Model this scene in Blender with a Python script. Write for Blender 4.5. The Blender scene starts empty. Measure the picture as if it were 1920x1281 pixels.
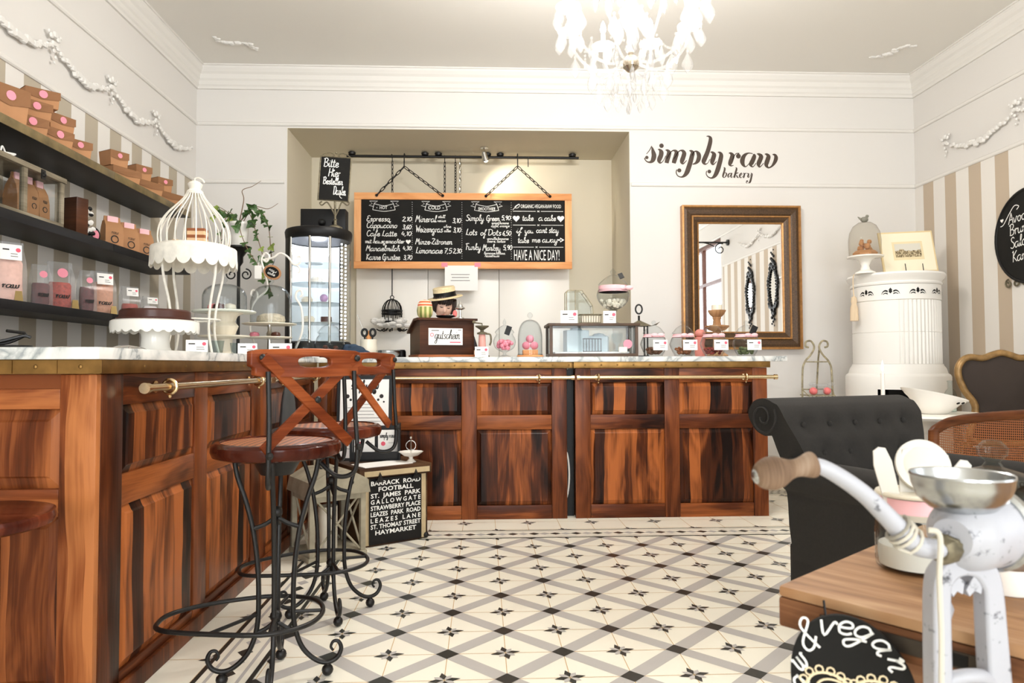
import bpy, bmesh, math, random
from mathutils import Vector, Matrix
R = math.radians
sc = bpy.context.scene
COL = sc.collection
random.seed(7)

# ---------------------------------------------------------------- camera
HC = 0.986
FPX = 1300.0
YAW, PITCH = R(2.42), R(1.96)
cam_d = bpy.data.cameras.new('camera')
cam = bpy.data.objects.new('camera', cam_d)
COL.objects.link(cam)
cam_d.sensor_width = 36.0
cam_d.lens = FPX / 1920 * 36
cam_d.clip_start = 0.02
cam.location = (0, 0, HC)
ROLL = 0.0035
cam.matrix_world = Matrix.Translation((0, 0, HC)) @ Matrix.Rotation(-YAW, 4, 'Z') @ Matrix.Rotation(R(90) + PITCH, 4, 'X') @ Matrix.Rotation(-ROLL, 4, 'Z')
cam_d.dof.use_dof = True
cam_d.dof.focus_distance = 3.6
cam_d.dof.aperture_fstop = 11.0
sc.camera = cam

# ---------------------------------------------------------------- colour management
sc.view_settings.view_transform = 'Standard'
sc.view_settings.look = 'None'
sc.view_settings.gamma = 1.0
sc.view_settings.use_curve_mapping = False
sc.view_settings.exposure = 0.06
sc.cycles.transparent_max_bounces = 32
sc.cycles.max_bounces = 12
sc.cycles.diffuse_bounces = 6
sc.cycles.glossy_bounces = 4
sc.cycles.sample_clamp_indirect = 6.0
sc.cycles.use_denoising = True

# ---------------------------------------------------------------- daylight
world = bpy.data.worlds.new('daylight')
sc.world = world
world.use_nodes = True
world.node_tree.nodes['Background'].inputs[0].default_value = (0.93, 0.96, 1.0, 1)
world.node_tree.nodes['Background'].inputs[1].default_value = 2.0


def area(name, loc, rot, sx, sy, power, col=(1, 1, 1)):
    l = bpy.data.lights.new(name, 'AREA')
    l.shape = 'RECTANGLE'
    l.size, l.size_y = sx, sy
    l.energy = power
    l.color = col
    o = bpy.data.objects.new(name, l)
    o.location, o.rotation_euler = loc, rot
    COL.objects.link(o)
    return o


# daylight outside the two shop windows behind the camera and the one in the right wall
area('daylight_rear_left', (-0.95, -4.83, 1.75), (R(90), 0, 0), 2.1, 2.3, 165, (0.92, 0.96, 1.0))
area('daylight_rear_right', (1.95, -4.83, 1.75), (R(90), 0, 0), 2.1, 2.3, 165, (0.92, 0.96, 1.0))
area('daylight_side', (3.80, -0.15, 1.75), (R(90), 0, R(90)), 1.7, 2.3, 20, (0.92, 0.96, 1.0))

# ---------------------------------------------------------------- helpers


def F():
    f = Vector((math.sin(YAW) * math.cos(PITCH), math.cos(YAW) * math.cos(PITCH), math.sin(PITCH)))
    r = Vector((math.cos(YAW), -math.sin(YAW), 0))
    u = r.cross(f)
    return f, r * math.cos(ROLL) - u * math.sin(ROLL), u * math.cos(ROLL) + r * math.sin(ROLL)


_f, _r, _u = F()


def ray(px, py):
    return _f * FPX + _r * (px - 960) - _u * (py - 640.5)


def at(px, py, Y):
    d = ray(px, py)
    return Vector((0, 0, HC)) + d * (Y / d.y)


def atz(px, py, z):
    d = ray(px, py)
    return Vector((0, 0, HC)) + d * ((z - HC) / d.z)


def atx(px, py, X):
    d = ray(px, py)
    return Vector((0, 0, HC)) + d * (X / d.x)


def lin(r, g, b):
    f = lambda c: (c / 255 / 12.92) if c / 255 <= 0.04045 else ((c / 255 + 0.055) / 1.055) ** 2.4
    return (f(r), f(g), f(b), 1)


class NT:
    def __init__(self, name):
        self.m = bpy.data.materials.new(name)
        self.m.use_nodes = True
        self.t = self.m.node_tree
        self.b = self.t.nodes['Principled BSDF']

    def n(self, typ, **kw):
        o = self.t.nodes.new(typ)
        for k, v in kw.items():
            if k.startswith('i_'):
                key = k[2:]
                o.inputs[int(key) if key.isdigit() else key].default_value = v
            else:
                setattr(o, k, v)
        return o

    def l(self, a, b):
        self.t.links.new(a, b)

    def math(self, op, a, b=None, c=None):
        o = self.n('ShaderNodeMath', operation=op)
        for i, v in enumerate((a, b, c)):
            if v is None:
                continue
            if isinstance(v, (int, float)):
                o.inputs[i].default_value = v
            else:
                self.l(v, o.inputs[i])
        return o.outputs[0]

    def ramp(self, fac, stops, interp='LINEAR'):
        o = self.n('ShaderNodeValToRGB')
        o.color_ramp.interpolation = interp
        e = o.color_ramp.elements
        while len(e) < len(stops):
            e.new(0.5)
        for k, (p, c) in enumerate(stops):
            e[k].position = p
            e[k].color = c
        self.l(fac, o.inputs[0])
        return o.outputs[0]

    def set(self, **kw):
        for k, v in kw.items():
            self.b.inputs[k.replace('_', ' ')].default_value = v


def mat(name, col, rough=0.5, metal=0.0, spec=0.5, emit=None, estr=0.0, noise=0.0, nscale=20.0, bump=0.0, bscale=60.0, coat=0.0, trans=0.0):
    t = NT(name)
    t.set(Base_Color=col, Roughness=rough, Metallic=metal, Specular_IOR_Level=spec, Coat_Weight=coat)
    if emit:
        t.set(Emission_Color=emit, Emission_Strength=estr)
    if noise:
        tc = t.n('ShaderNodeTexCoord')
        nz = t.n('ShaderNodeTexNoise', i_Scale=nscale, i_Detail=6.0)
        t.l(tc.outputs['Object'], nz.inputs['Vector'])
        dk = tuple(c * (1 - noise) for c in col[:3]) + (1,)
        lt = tuple(min(1, c * (1 + noise)) for c in col[:3]) + (1,)
        t.l(t.ramp(nz.outputs[0], [(0.3, dk), (0.7, lt)]), t.b.inputs['Base Color'])
    if bump:
        tc = t.n('ShaderNodeTexCoord')
        nz = t.n('ShaderNodeTexNoise', i_Scale=bscale, i_Detail=4.0)
        t.l(tc.outputs['Object'], nz.inputs['Vector'])
        bp = t.n('ShaderNodeBump', i_Strength=bump, i_Distance=0.004)
        t.l(nz.outputs[0], bp.inputs['Height'])
        t.l(bp.outputs[0], t.b.inputs['Normal'])
    return t.m


def wood(name, grain, across, dark, mid, light, plank=0.075, rough=0.32, scale=1.0, bias=0.0, plankw=0.75):
    """streaked planks: colour steps per plank, growth rings and fine pores along the grain"""
    t = NT(name)
    tc = t.n('ShaderNodeTexCoord')
    oi = t.n('ShaderNodeObjectInfo')
    sp = t.n('ShaderNodeSeparateXYZ')
    t.l(tc.outputs['Object'], sp.inputs[0])
    g = sp.outputs['XYZ'.index(grain)]
    a = sp.outputs['XYZ'.index(across)]
    off = t.math('MULTIPLY', oi.outputs['Random'], 17.0)

    def noise(av, gv, detail, dist=0.0):
        c = t.n('ShaderNodeCombineXYZ')
        t.l(av, c.inputs[0])
        t.l(gv, c.inputs[1])
        t.l(off, c.inputs[2])
        nz = t.n('ShaderNodeTexNoise', i_Scale=1.0, i_Detail=detail, i_Distortion=dist)
        t.l(c.outputs[0], nz.inputs['Vector'])
        return nz.outputs[0]
    wob = noise(t.math('MULTIPLY', a, 3.0 * scale), t.math('MULTIPLY', g, 2.5 * scale), 2.0)
    aw = t.math('ADD', a, t.math('MULTIPLY', wob, 0.05 / scale))
    idx = t.math('FLOOR', t.math('DIVIDE', aw, plank))
    wn = t.n('ShaderNodeTexWhiteNoise', noise_dimensions='1D')
    t.l(t.math('ADD', idx, off), wn.inputs['W'])
    pr = wn.outputs[0]
    ap = t.math('ADD', aw, t.math('MULTIPLY', pr, 9.0))
    lo = noise(t.math('MULTIPLY', ap, 7.0 * scale), t.math('MULTIPLY', g, 1.1 * scale), 2.0, 0.4)
    ring = t.math('SINE', t.math('MULTIPLY', lo, 42.0))
    fine = noise(t.math('MULTIPLY', ap, 160.0 * scale), t.math('MULTIPLY', g, 5.0 * scale), 3.0)
    cl = noise(t.math('MULTIPLY', ap, 7.0 * scale), t.math('MULTIPLY', g, 1.3 * scale), 4.0, 0.9)
    v = t.math('MULTIPLY_ADD', pr, plankw * 0.5, -0.02 + bias - plankw * 0.25 + 0.25)
    v = t.math('ADD', v, t.math('MULTIPLY', ring, 0.07))
    v = t.math('ADD', v, t.math('MULTIPLY', t.math('SUBTRACT', fine, 0.5), 0.42))
    v = t.math('ADD', v, t.math('MULTIPLY', t.math('SUBTRACT', cl, 0.5), 1.5))
    v = t.math('ADD', v, 0.25)
    col = t.ramp(v, [(0.05, dark), (0.42, mid), (0.85, light)])
    t.l(col, t.b.inputs['Base Color'])
    t.set(Roughness=rough, Specular_IOR_Level=0.16)
    bp = t.n('ShaderNodeBump', i_Strength=0.12, i_Distance=0.002)
    t.l(fine, bp.inputs['Height'])
    t.l(bp.outputs[0], t.b.inputs['Normal'])
    return t.m


def stripes(name, base, axis, period, phase, width, c1, c2, rough=0.75):
    t = NT(name)
    tc = t.n('ShaderNodeTexCoord')
    sp = t.n('ShaderNodeSeparateXYZ')
    t.l(tc.outputs['Object'], sp.inputs[0])
    v = sp.outputs['XYZ'.index(axis)]
    f = t.math('FRACT', t.math('ADD', t.math('DIVIDE', t.math('SUBTRACT', v, phase), period), 40.0))
    st = t.math('LESS_THAN', f, width)
    fine = t.n('ShaderNodeTexNoise', i_Scale=260.0)
    t.l(tc.outputs['Object'], fine.inputs['Vector'])
    mx = t.n('ShaderNodeMix', data_type='RGBA')
    t.l(st, mx.inputs[0])
    mx.inputs[6].default_value = c2
    mx.inputs[7].default_value = c1
    t.l(mx.outputs[2], t.b.inputs['Base Color'])
    t.set(Roughness=rough)
    return t.m


def glassy(name, tint=(0.97, 0.98, 0.98), ior=1.5, rough=0.02, milk=0.0, milkcol=(0.95, 0.95, 0.95, 1), edge_tint=0.58, edge_pow=5.0):
    t = NT(name)
    out = t.t.nodes['Material Output']
    tr = t.n('ShaderNodeBsdfTransparent')
    tr.inputs[0].default_value = tuple(tint) + (1,)
    gl = t.n('ShaderNodeBsdfGlossy')
    gl.inputs['Roughness'].default_value = rough
    lw = t.n('ShaderNodeLayerWeight', i_Blend=0.5)
    frv = t.math('MULTIPLY_ADD', t.math('POWER', lw.outputs['Facing'], 4.0), 0.55 * (ior - 0.6), 0.012)
    edge = t.math('POWER', lw.outputs['Facing'], edge_pow)
    tm = t.n('ShaderNodeMix', data_type='RGBA')
    t.l(edge, tm.inputs[0])
    tm.inputs[6].default_value = tuple(tint) + (1,)
    tm.inputs[7].default_value = tuple(c * edge_tint for c in tint) + (1,)
    t.l(tm.outputs[2], tr.inputs[0])
    mx = t.n('ShaderNodeMixShader')
    t.l(frv, mx.inputs[0])
    t.l(tr.outputs[0], mx.inputs[1])
    t.l(gl.outputs[0], mx.inputs[2])
    last = mx
    if milk:
        df = t.n('ShaderNodeBsdfTranslucent')
        df.inputs[0].default_value = milkcol
        dd = t.n('ShaderNodeBsdfDiffuse')
        dd.inputs[0].default_value = milkcol
        m0 = t.n('ShaderNodeMixShader')
        m0.inputs[0].default_value = 0.5
        t.l(df.outputs[0], m0.inputs[1])
        t.l(dd.outputs[0], m0.inputs[2])
        m2 = t.n('ShaderNodeMixShader')
        m2.inputs[0].default_value = milk
        t.l(mx.outputs[0], m2.inputs[1])
        t.l(m0.outputs[0], m2.inputs[2])
        last = m2
    t.l(last.outputs[0], out.inputs[0])
    t.t.nodes.remove(t.b)
    return t.m


def cr(pts, n=6, closed=False):
    """Catmull-Rom through points"""
    P = [Vector(p) if not isinstance(p, Vector) else p for p in pts]
    if len(P) < 3:
        return P
    out = []
    N = len(P)
    for i in range(N if closed else N - 1):
        if closed:
            p0, p1, p2, p3 = P[i - 1], P[i], P[(i + 1) % N], P[(i + 2) % N]
        else:
            p0 = P[max(i - 1, 0)]
            p1, p2 = P[i], P[i + 1]
            p3 = P[min(i + 2, N - 1)]
        for k in range(n):
            u = k / n
            out.append(0.5 * ((2 * p1) + (p2 - p0) * u + (2 * p0 - 5 * p1 + 4 * p2 - p3) * u * u + (3 * p1 - p0 - 3 * p2 + p3) * u ** 3))
    if not closed:
        out.append(P[-1].copy())
    return out


def plane(o, x, y):
    x, y = Vector(x).normalized(), Vector(y).normalized()
    z = x.cross(y).normalized()
    y = z.cross(x)
    o = Vector(o)
    return Matrix(((x.x, y.x, z.x, o.x), (x.y, y.y, z.y, o.y), (x.z, y.z, z.z, o.z), (0, 0, 0, 1)))


def TR(x=0, y=0, z=0, rz=0, rx=0, ry=0, s=1):
    return Matrix.Translation((x, y, z)) @ Matrix.Rotation(rz, 4, 'Z') @ Matrix.Rotation(ry, 4, 'Y') @ Matrix.Rotation(rx, 4, 'X') @ Matrix.Scale(s, 4)


I4 = Matrix.Identity(4)


class MB:
    def __init__(self, M=None):
        self.v, self.f, self.mi = [], [], []
        self.M = M or I4
        self.m = 0

    def add(self, vs, fs):
        b = len(self.v)
        self.v += [self.M @ Vector(p) for p in vs]
        self.f += [tuple(b + i for i in q) for q in fs]
        self.mi += [self.m] * len(fs)
        return self

    def box(self, x0, x1, y0, y1, z0, z1, c=0.0):
        if c <= 0:
            v = [(x, y, z) for z in (z0, z1) for y in (y0, y1) for x in (x0, x1)]
            return self.add(v, [(0, 2, 3, 1), (4, 5, 7, 6), (0, 1, 5, 4), (2, 6, 7, 3), (0, 4, 6, 2), (1, 3, 7, 5)])
        # chamfered on every edge
        bm = bmesh.new()
        bmesh.ops.create_cube(bm, size=1.0)
        for p in bm.verts:
            p.co = Vector(((x0 + x1) / 2 + p.co.x * (x1 - x0), (y0 + y1) / 2 + p.co.y * (y1 - y0), (z0 + z1) / 2 + p.co.z * (z1 - z0)))
        bmesh.ops.bevel(bm, geom=list(bm.edges), offset=c, segments=2, affect='EDGES', profile=0.6)
        bm.verts.index_update()
        self.add([p.co.copy() for p in bm.verts], [[p.index for p in q.verts] for q in bm.faces])
        bm.free()
        return self

    def tube(self, pts, r, seg=8, closed=False, cap=True, flat=1.0):
        P = [Vector(p) for p in pts]
        n = len(P)
        rr = r if isinstance(r, (list, tuple)) else [r] * n
        if len(rr) != n:
            rr = [rr[min(int(i / (n - 1) * (len(rr) - 1)), len(rr) - 2)] * (1 - (i / (n - 1) * (len(rr) - 1) - min(int(i / (n - 1) * (len(rr) - 1)), len(rr) - 2))) + rr[min(int(i / (n - 1) * (len(rr) - 1)), len(rr) - 2) + 1] * (i / (n - 1) * (len(rr) - 1) - min(int(i / (n - 1) * (len(rr) - 1)), len(rr) - 2)) for i in range(n)]
        T = []
        for i in range(n):
            a = P[(i - 1) % n] if closed else P[max(i - 1, 0)]
            b = P[(i + 1) % n] if closed else P[min(i + 1, n - 1)]
            d = (b - a)
            T.append(d.normalized() if d.length > 1e-9 else Vector((0, 0, 1)))
        up = Vector((0, 0, 1)) if abs(T[0].z) < 0.9 else Vector((1, 0, 0))
        N = (up - T[0] * up.dot(T[0])).normalized()
        vs, fs = [], []
        for i in range(n):
            N = (N - T[i] * N.dot(T[i]))
            N = N.normalized() if N.length > 1e-6 else T[i].orthogonal().normalized()
            B = T[i].cross(N)
            for k in range(seg):
                a = 2 * math.pi * k / seg
                vs.append(P[i] + (N * math.cos(a) * flat + B * math.sin(a)) * rr[i])
        for i in range(n if closed else n - 1):
            j = (i + 1) % n
            for k in range(seg):
                k2 = (k + 1) % seg
                fs.append((i * seg + k, i * seg + k2, j * seg + k2, j * seg + k))
        if cap and not closed:
            fs.append(tuple(reversed(range(seg))))
            fs.append(tuple((n - 1) * seg + k for k in range(seg)))
        return self.add(vs, fs)

    def lathe(self, prof, seg=32, M=None, ang=2 * math.pi, wob=None):
        """prof: (r, z) bottom to top; wob(a, i) scales the radius"""
        vs, fs = [], []
        full = abs(ang - 2 * math.pi) < 1e-6
        ns = seg if full else seg + 1
        n = len(prof)
        for i, (r, z) in enumerate(prof):
            for k in range(ns):
                a = ang * k / seg
                q = r * (wob(a, i) if wob else 1)
                vs.append((q * math.cos(a), q * math.sin(a), z))
        for i in range(n - 1):
            for k in range(seg):
                k2 = (k + 1) % ns
                fs.append((i * ns + k, i * ns + k2, (i + 1) * ns + k2, (i + 1) * ns + k))
        if full:
            if prof[0][0] > 1e-6:
                fs.append(tuple(reversed(range(ns))))
            if prof[-1][0] > 1e-6:
                fs.append(tuple((n - 1) * ns + k for k in range(ns)))
        if M is not None:
            vs = [M @ Vector(p) for p in vs]
        return self.add(vs, fs)

    def open_lathe(self, prof, seg=32, M=None, ang=2 * math.pi, wob=None):
        b = len(self.f)
        self.lathe(prof, seg, M, ang, wob)
        for i in range(len(self.f) - 1, b - 1, -1):
            if len(self.f[i]) > 4:
                del self.f[i]
                del self.mi[i]
        return self

    def ball(self, c, r, seg=12, sq=(1, 1, 1), M=None):
        n = max(4, seg // 2)
        prof = [(math.sin(math.pi * i / n), -math.cos(math.pi * i / n)) for i in range(n + 1)]
        prof[0] = (0.0, -1)
        prof[-1] = (0.0, 1)
        X = Matrix.Translation(c) @ (M or I4) @ Matrix.Diagonal((r * sq[0], r * sq[1], r * sq[2], 1))
        return self.lathe(prof, seg, X)

    def prism(self, poly, t, M=None, z0=0.0):
        n = len(poly)
        vs = [(p[0], p[1], z0) for p in poly] + [(p[0], p[1], z0 + t) for p in poly]
        fs = [tuple(reversed(range(n))), tuple(range(n, 2 * n))]
        fs += [(i, (i + 1) % n, n + (i + 1) % n, n + i) for i in range(n)]
        if M is not None:
            vs = [M @ Vector(p) for p in vs]
        return self.add(vs, fs)

    def poly(self, pts, M=None):
        vs = [Vector(p) for p in pts]
        if M is not None:
            vs = [M @ p for p in vs]
        return self.add(vs, [tuple(range(len(pts)))])

    def ribbon(self, pts, w, M=None, z=0.0):
        """flat painted stroke in the xy plane of M; w a width or a width per point"""
        n = len(pts)
        ww = w if isinstance(w, (list, tuple)) else [w] * n
        vs, fs = [], []
        for i in range(n):
            a, b = pts[max(i - 1, 0)], pts[min(i + 1, n - 1)]
            d = Vector((b[0] - a[0], b[1] - a[1], 0))
            d = d.normalized() if d.length > 1e-9 else Vector((1, 0, 0))
            q = Vector((-d.y, d.x, 0)) * ww[i] / 2
            p = Vector((pts[i][0], pts[i][1], z))
            vs += [p + q, p - q]
        for i in range(n - 1):
            fs.append((2 * i, 2 * i + 1, 2 * i + 3, 2 * i + 2))
        if M is not None:
            vs = [M @ p for p in vs]
        return self.add(vs, fs)

    def disc(self, c, r, M=None, n=16, z=0.0, ry=None):
        ry = ry or r
        return self.poly([(c[0] + r * math.cos(2 * math.pi * k / n), c[1] + ry * math.sin(2 * math.pi * k / n), z) for k in range(n)], M)

    def build(self, name, m, parent=None, world=False, smooth=True, bevel=0.0, sub=0, mods=None):
        me = bpy.data.meshes.new(name)
        vs = self.v
        if parent is not None and world:
            inv = WM[parent.name].inverted()
            vs = [inv @ p for p in vs]
        me.from_pydata([tuple(p) for p in vs], [], self.f)
        ms = m if isinstance(m, (list, tuple)) else [m]
        for q in ms:
            me.materials.append(q)
        if len(ms) > 1:
            me.polygons.foreach_set('material_index', self.mi)
        me.validate()
        me.update()
        if smooth:
            me.polygons.foreach_set('use_smooth', [True] * len(me.polygons))
            me.set_sharp_from_angle(angle=R(38))
        o = bpy.data.objects.new(name, me)
        COL.objects.link(o)
        if parent is not None:
            o.parent = parent
            WM[o.name] = WM[parent.name]
        else:
            WM[o.name] = I4
        if bevel:
            b = o.modifiers.new('bevel', 'BEVEL')
            b.width = bevel
            b.segments = 2
            b.limit_method = 'ANGLE'
        if sub:
            s = o.modifiers.new('sub', 'SUBSURF')
            s.levels = s.render_levels = sub
        return o


WM = {}


def thing(name, label, cat, loc=(0, 0, 0), rz=0.0, group=None):
    o = bpy.data.objects.new(name, None)
    o.empty_display_size = 0.05
    COL.objects.link(o)
    o.location = loc
    o.rotation_euler = (0, 0, rz)
    WM[o.name] = Matrix.Translation(loc) @ Matrix.Rotation(rz, 4, 'Z')
    return tag(o, label, cat, group)


def tag(o, label, cat, group=None):
    o['label'] = label
    o['category'] = cat
    if group:
        o['group'] = group
    return o


def struct(o):
    o['kind'] = 'structure'
    return o


def dup(root, loc=None, rz=None, label=None, group=None):
    def cp(o, parent):
        c = o.copy()
        COL.objects.link(c)
        c.parent = parent
        for ch in list(o.children):
            cp(ch, c)
        return c
    c = cp(root, None)
    if loc is not None:
        c.location = loc
    if rz is not None:
        c.rotation_euler = (0, 0, rz)
    if label:
        c['label'] = label
    if group:
        c['group'] = group
    WM[c.name] = Matrix.Translation(c.location) @ Matrix.Rotation(c.rotation_euler[2], 4, 'Z')
    return c


# ---------------------------------------------------------------- writing
GL = {
 'a': ('3.5,3.5 2,4 .5,3 .3,1.2 1.2,0 2.5,.6 3.5,3 3.6,4|3.6,4 3.4,1 4.2,0 5,.8', 4.6), 'b': ('0,.8 1.2,4 2.2,7.5 1.4,8 .9,6 .8,1 2,0 3.2,1 3.4,3 2.4,4 1.4,3.2', 4.2),
 'c': ('3.2,3.3 2.2,4 .8,3.2 .5,1.5 1.4,0 2.6,.2 3.6,1.2', 3.6), 'd': ('3.5,3.5 2,4 .5,3 .3,1.2 1.2,0 2.5,.6 3.6,3 4.2,8|4.2,8 3.7,2 4.2,0 5,.8', 4.8),
 'e': ('.3,1.2 2,2 3,3 2.3,4 1,3.5 .5,1.8 1.4,0 2.8,.3 3.6,1.4', 3.5), 'f': ('0,1 2,5 3,7.6 2.2,8 1.6,6 1.4,-3 1,-4 .5,-3 1.5,.3 3,1', 3),
 'g': ('3.3,3.5 1.8,4 .5,3 .4,1.2 1.4,.2 2.8,1 3.4,4|3.4,4 3.2,-2.5 2.2,-4 1,-3 2.5,-.6 4.4,1', 4.4), 'h': ('0,1 1.6,5 2.2,7.6 1.5,8 1.1,6 .9,0|.9,2 2,3.8 3,3.6 3.1,1 3.6,0 4.4,.8', 4.2),
 'i': ('0,1.2 .9,4|.9,4 .8,1 1.4,0 2.2,.8|1.1,5.6 1.2,6', 2.1), 'k': ('0,1 1.6,5 2.2,7.6 1.5,8 1.1,6 .9,0|1,1.8 2.6,4 3,3 1.4,2 2.4,.4 3.2,0 4,.8', 4),
 'l': ('0,1 1.6,5 2,7.6 1.3,8 .9,6 .9,1 1.6,0 2.4,.8', 2.3), 'm': ('0,3 .6,4 .8,3 .7,0|.7,2 1.7,3.9 2.5,3.5 2.5,0|2.5,2 3.6,3.9 4.4,3.5 4.4,.8 5,0 5.8,.8', 5.6),
 'n': ('0,3 .6,4 .8,3 .7,0|.7,2 1.8,3.9 2.8,3.5 2.8,.8 3.4,0 4.2,.8', 4.1), 'o': ('2.4,4 .9,3.4 .4,1.6 1.4,0 2.8,.6 3.2,2.6 2.4,4 2.6,3.2 4,3.2', 3.8),
 'p': ('0,2.5 .8,4|.8,4 .7,-4|.7,2.5 2,4 3.2,3.2 3.2,1 2,0 .9,.8', 3.8), 'r': ('0,2.5 .7,4 .8,3 .7,0|.7,2 1.6,3.8 2.6,3.6', 2.9),
 's': ('2.8,3.4 1.8,4 .8,3.2 1.6,2.2 2.6,1.2 1.8,0 .5,.6', 3.1), 't': ('1,7 .9,1 1.6,0 2.6,.8|-.2,4.6 2.4,4.8', 2.5),
 'u': ('0,3 .5,4 .5,1.2 1.3,0 2.6,1 3.1,4|3.1,4 3,1 3.6,0 4.4,.8', 4.2), 'v': ('0,4 1.4,0 2.8,4 3.6,3.6', 3.6),
 'w': ('0,3.4 .5,4 .5,1 1.4,0 2.4,1 2.6,4|2.6,4 2.6,1 3.4,0 4.5,1.4 4.6,4 5.2,3.6', 5.1), 'y': ('0,3 .5,4 .6,1.2 1.4,.2 2.7,1.2 3.2,4|3.2,4 2.9,-2.5 2,-4 .9,-3 2.4,-.6 4.2,1', 4.1),
 'z': ('0,4 2.8,4|2.8,4 .2,0|.2,0 3.2,0', 3.4), 'A': ('0,0 2.4,8|2.4,8 4.4,0|.9,3 3.8,3', 4.8), 'B': ('1,0 1,8|-.2,7.2 1.4,8 3,8 4,6.4 2.6,4.3 1.2,4.2|2.4,4.2 4.4,3 4,.8 2,0 .4,.6', 5),
 'C': ('4,6.8 3,8 1.2,7 .5,4 1,1 2.6,0 4.2,1.2', 4.4), 'D': ('1,0 1,8|-.2,7.2 2,8 4.2,6.8 4.6,3.6 3.4,.8 1,0', 5), 'E': ('3.8,7 2.6,8 1,7 1.2,5 2.4,4.4 .8,3.6 .4,1.6 1.6,0 3.8,1', 4),
 'F': ('1.4,0 1.6,8|0,7.2 1.6,8 4.4,8|1.4,4.4 3.6,4.4', 4), 'G': ('4,6.6 3,8 1.2,7 .5,4 1,1 2.4,0 3.8,1.4 4,3.6|2.4,3.6 4.2,3.8 4,-1.5 2.8,-2.2', 4.8), 'H': ('.6,0 .8,8|4,0 4.2,8|.6,4 4.2,4.2', 5),
 'K': ('.8,0 1,8|0,7 1,8|4,8 1,4|1,4 4.4,0', 4.6), 'L': ('1.8,8 1.2,5 .9,1.4 .2,.1|.2,.2 1.6,.7 3.8,0', 4.0), 'M': ('0,0 .8,7 1.2,8|1.2,8 2.4,3|2.4,3 4,8|4,8 4.6,.6 5.4,0', 5.6),
 'N': ('0,0 .6,7 1,8|1,8 3.6,.6|3.6,.6 4,8 4.8,8', 5), 'S': ('3.8,6.8 2.6,8 1,6.8 1.6,5 3.4,3.4 3.6,1.2 2,0 .3,1', 4.2), 'W': ('0,7 .6,8 1.4,0|1.4,0 2.8,6|2.8,6 4.2,0|4.2,0 5.4,8', 5.7),
 'Z': ('.4,7 1,8 4,7.6|4,7.6 .2,.4|.2,.4 1.4,.6 4.2,0', 4.4),
 '0': ('1.6,7 .4,5 .4,2 1.6,0 2.8,2 2.8,5 1.6,7', 3.4), '1': ('.3,5.4 1.2,7|1.2,7 1.2,0', 2), '2': ('.3,5.6 1.4,7 2.8,5.6 1.8,3 .2,0|.2,0 3.2,0', 3.4), '3': ('.3,6.4 1.8,7 2.6,5.4 1.2,3.8 2.8,2.4 2.2,.3 .2,.4', 3.2),
 '4': ('1.2,7 .2,2.6 3,2.6|2.2,4.5 2.1,0', 3.4), '5': ('2.8,7 .8,7 .6,4 2.2,4.2 2.8,2.2 1.8,0 .3,.4', 3.2), '6': ('2.4,7 .8,4.4 .4,1.6 1.6,0 2.7,1.6 1.8,3.2 .5,2', 3.1), '7': ('.2,7 3,7|3,7 1.2,0|.9,3.6 2.6,3.6', 3.2),
 '8': ('1.6,3.7 .6,5.4 1.6,7 2.6,5.4 1.6,3.7 .4,1.8 1.6,0 2.8,1.8 1.6,3.7', 3.2), '9': ('2.6,5 1.4,3.6 .4,5.2 1.4,7 2.6,5.6 2.4,2 1.6,0', 3.1), ',': ('.6,.5 .2,-1.2', 1.2), '.': ('.4,0 .6,.3', 1.2), '-': ('.3,2.4 1.6,2.4', 2.2), '/': ('0,0 2,7', 2.2), '&': ('3.6,0 .8,5 1.6,7 2.6,6 .4,2 1,0 2.4,.4 3.4,2.6', 4), '!': ('.6,7.5 .6,2.4|.6,.4 .6,0', 1.6),
 ' ': ('', 2.4),
}


def glyph(ch):
    s, w = GL.get(ch, ('', 2.4))
    return [[tuple(float(c) for c in p.split(',')) for p in st.split()] for st in s.split('|') if st], w


def scribe_len(s, h, track=1.0):
    return sum(glyph(c)[1] for c in s) * h / 8 * track


def scribe(mb, s, M, h, w, slant=0.12, track=1.0, width=None, calli=0.0, z=0.0009, wobble=0.0, align='l'):
    """handwriting: h capital height, w stroke width; width stretches the line to that length; calli thickens downstrokes"""
    L = scribe_len(s, h, track)
    k = (width / L) if width else 1.0
    u = h / 8
    x = -L * k / 2 if align == 'c' else 0.0
    rnd = random.Random(len(s) * 31 + ord(s[0]))
    for ch in s:
        sts, wd = glyph(ch)
        dy = (rnd.random() - 0.5) * wobble * h
        for st in sts:
            P = [Vector(((x + (p[0] + p[1] * slant) * u * k * track), p[1] * u + dy, 0)) for p in st]
            P = cr(P, 4) if len(P) > 2 else P
            if calli:
                ww = []
                for i in range(len(P)):
                    d = P[min(i + 1, len(P) - 1)] - P[max(i - 1, 0)]
                    ww.append(w * (1 + calli * abs(d.y) / (d.length + 1e-9)))
                mb.ribbon(P, ww, M, z)
            else:
                mb.ribbon(P, w, M, z)
        x += wd * u * k * track
    return x


def block(mb, s, M, h, width=None, bold=0.0, depth=0.0, z=0.0009, align='l'):
    """plain printed capitals from Blender's own font"""
    cu = bpy.data.curves.new('lettering', 'FONT')
    cu.body = s
    cu.size = h / 0.70
    cu.offset = bold
    cu.resolution_u = 2
    o = bpy.data.objects.new('lettering', cu)
    COL.objects.link(o)
    bpy.context.view_layer.update()
    me = o.to_mesh()
    vs = [v.co.copy() for v in me.vertices]
    fs = [tuple(p.vertices) for p in me.polygons]
    o.to_mesh_clear()
    bpy.data.objects.remove(o)
    bpy.data.curves.remove(cu)
    if not vs:
        return
    x0, x1 = min(v.x for v in vs), max(v.x for v in vs)
    k = width / (x1 - x0) if width else 1.0
    ox = (x0 + x1) / 2 if align == 'c' else x0
    mb.add([M @ Vector(((v.x - ox) * k, v.y, z)) for v in vs], fs)


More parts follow.
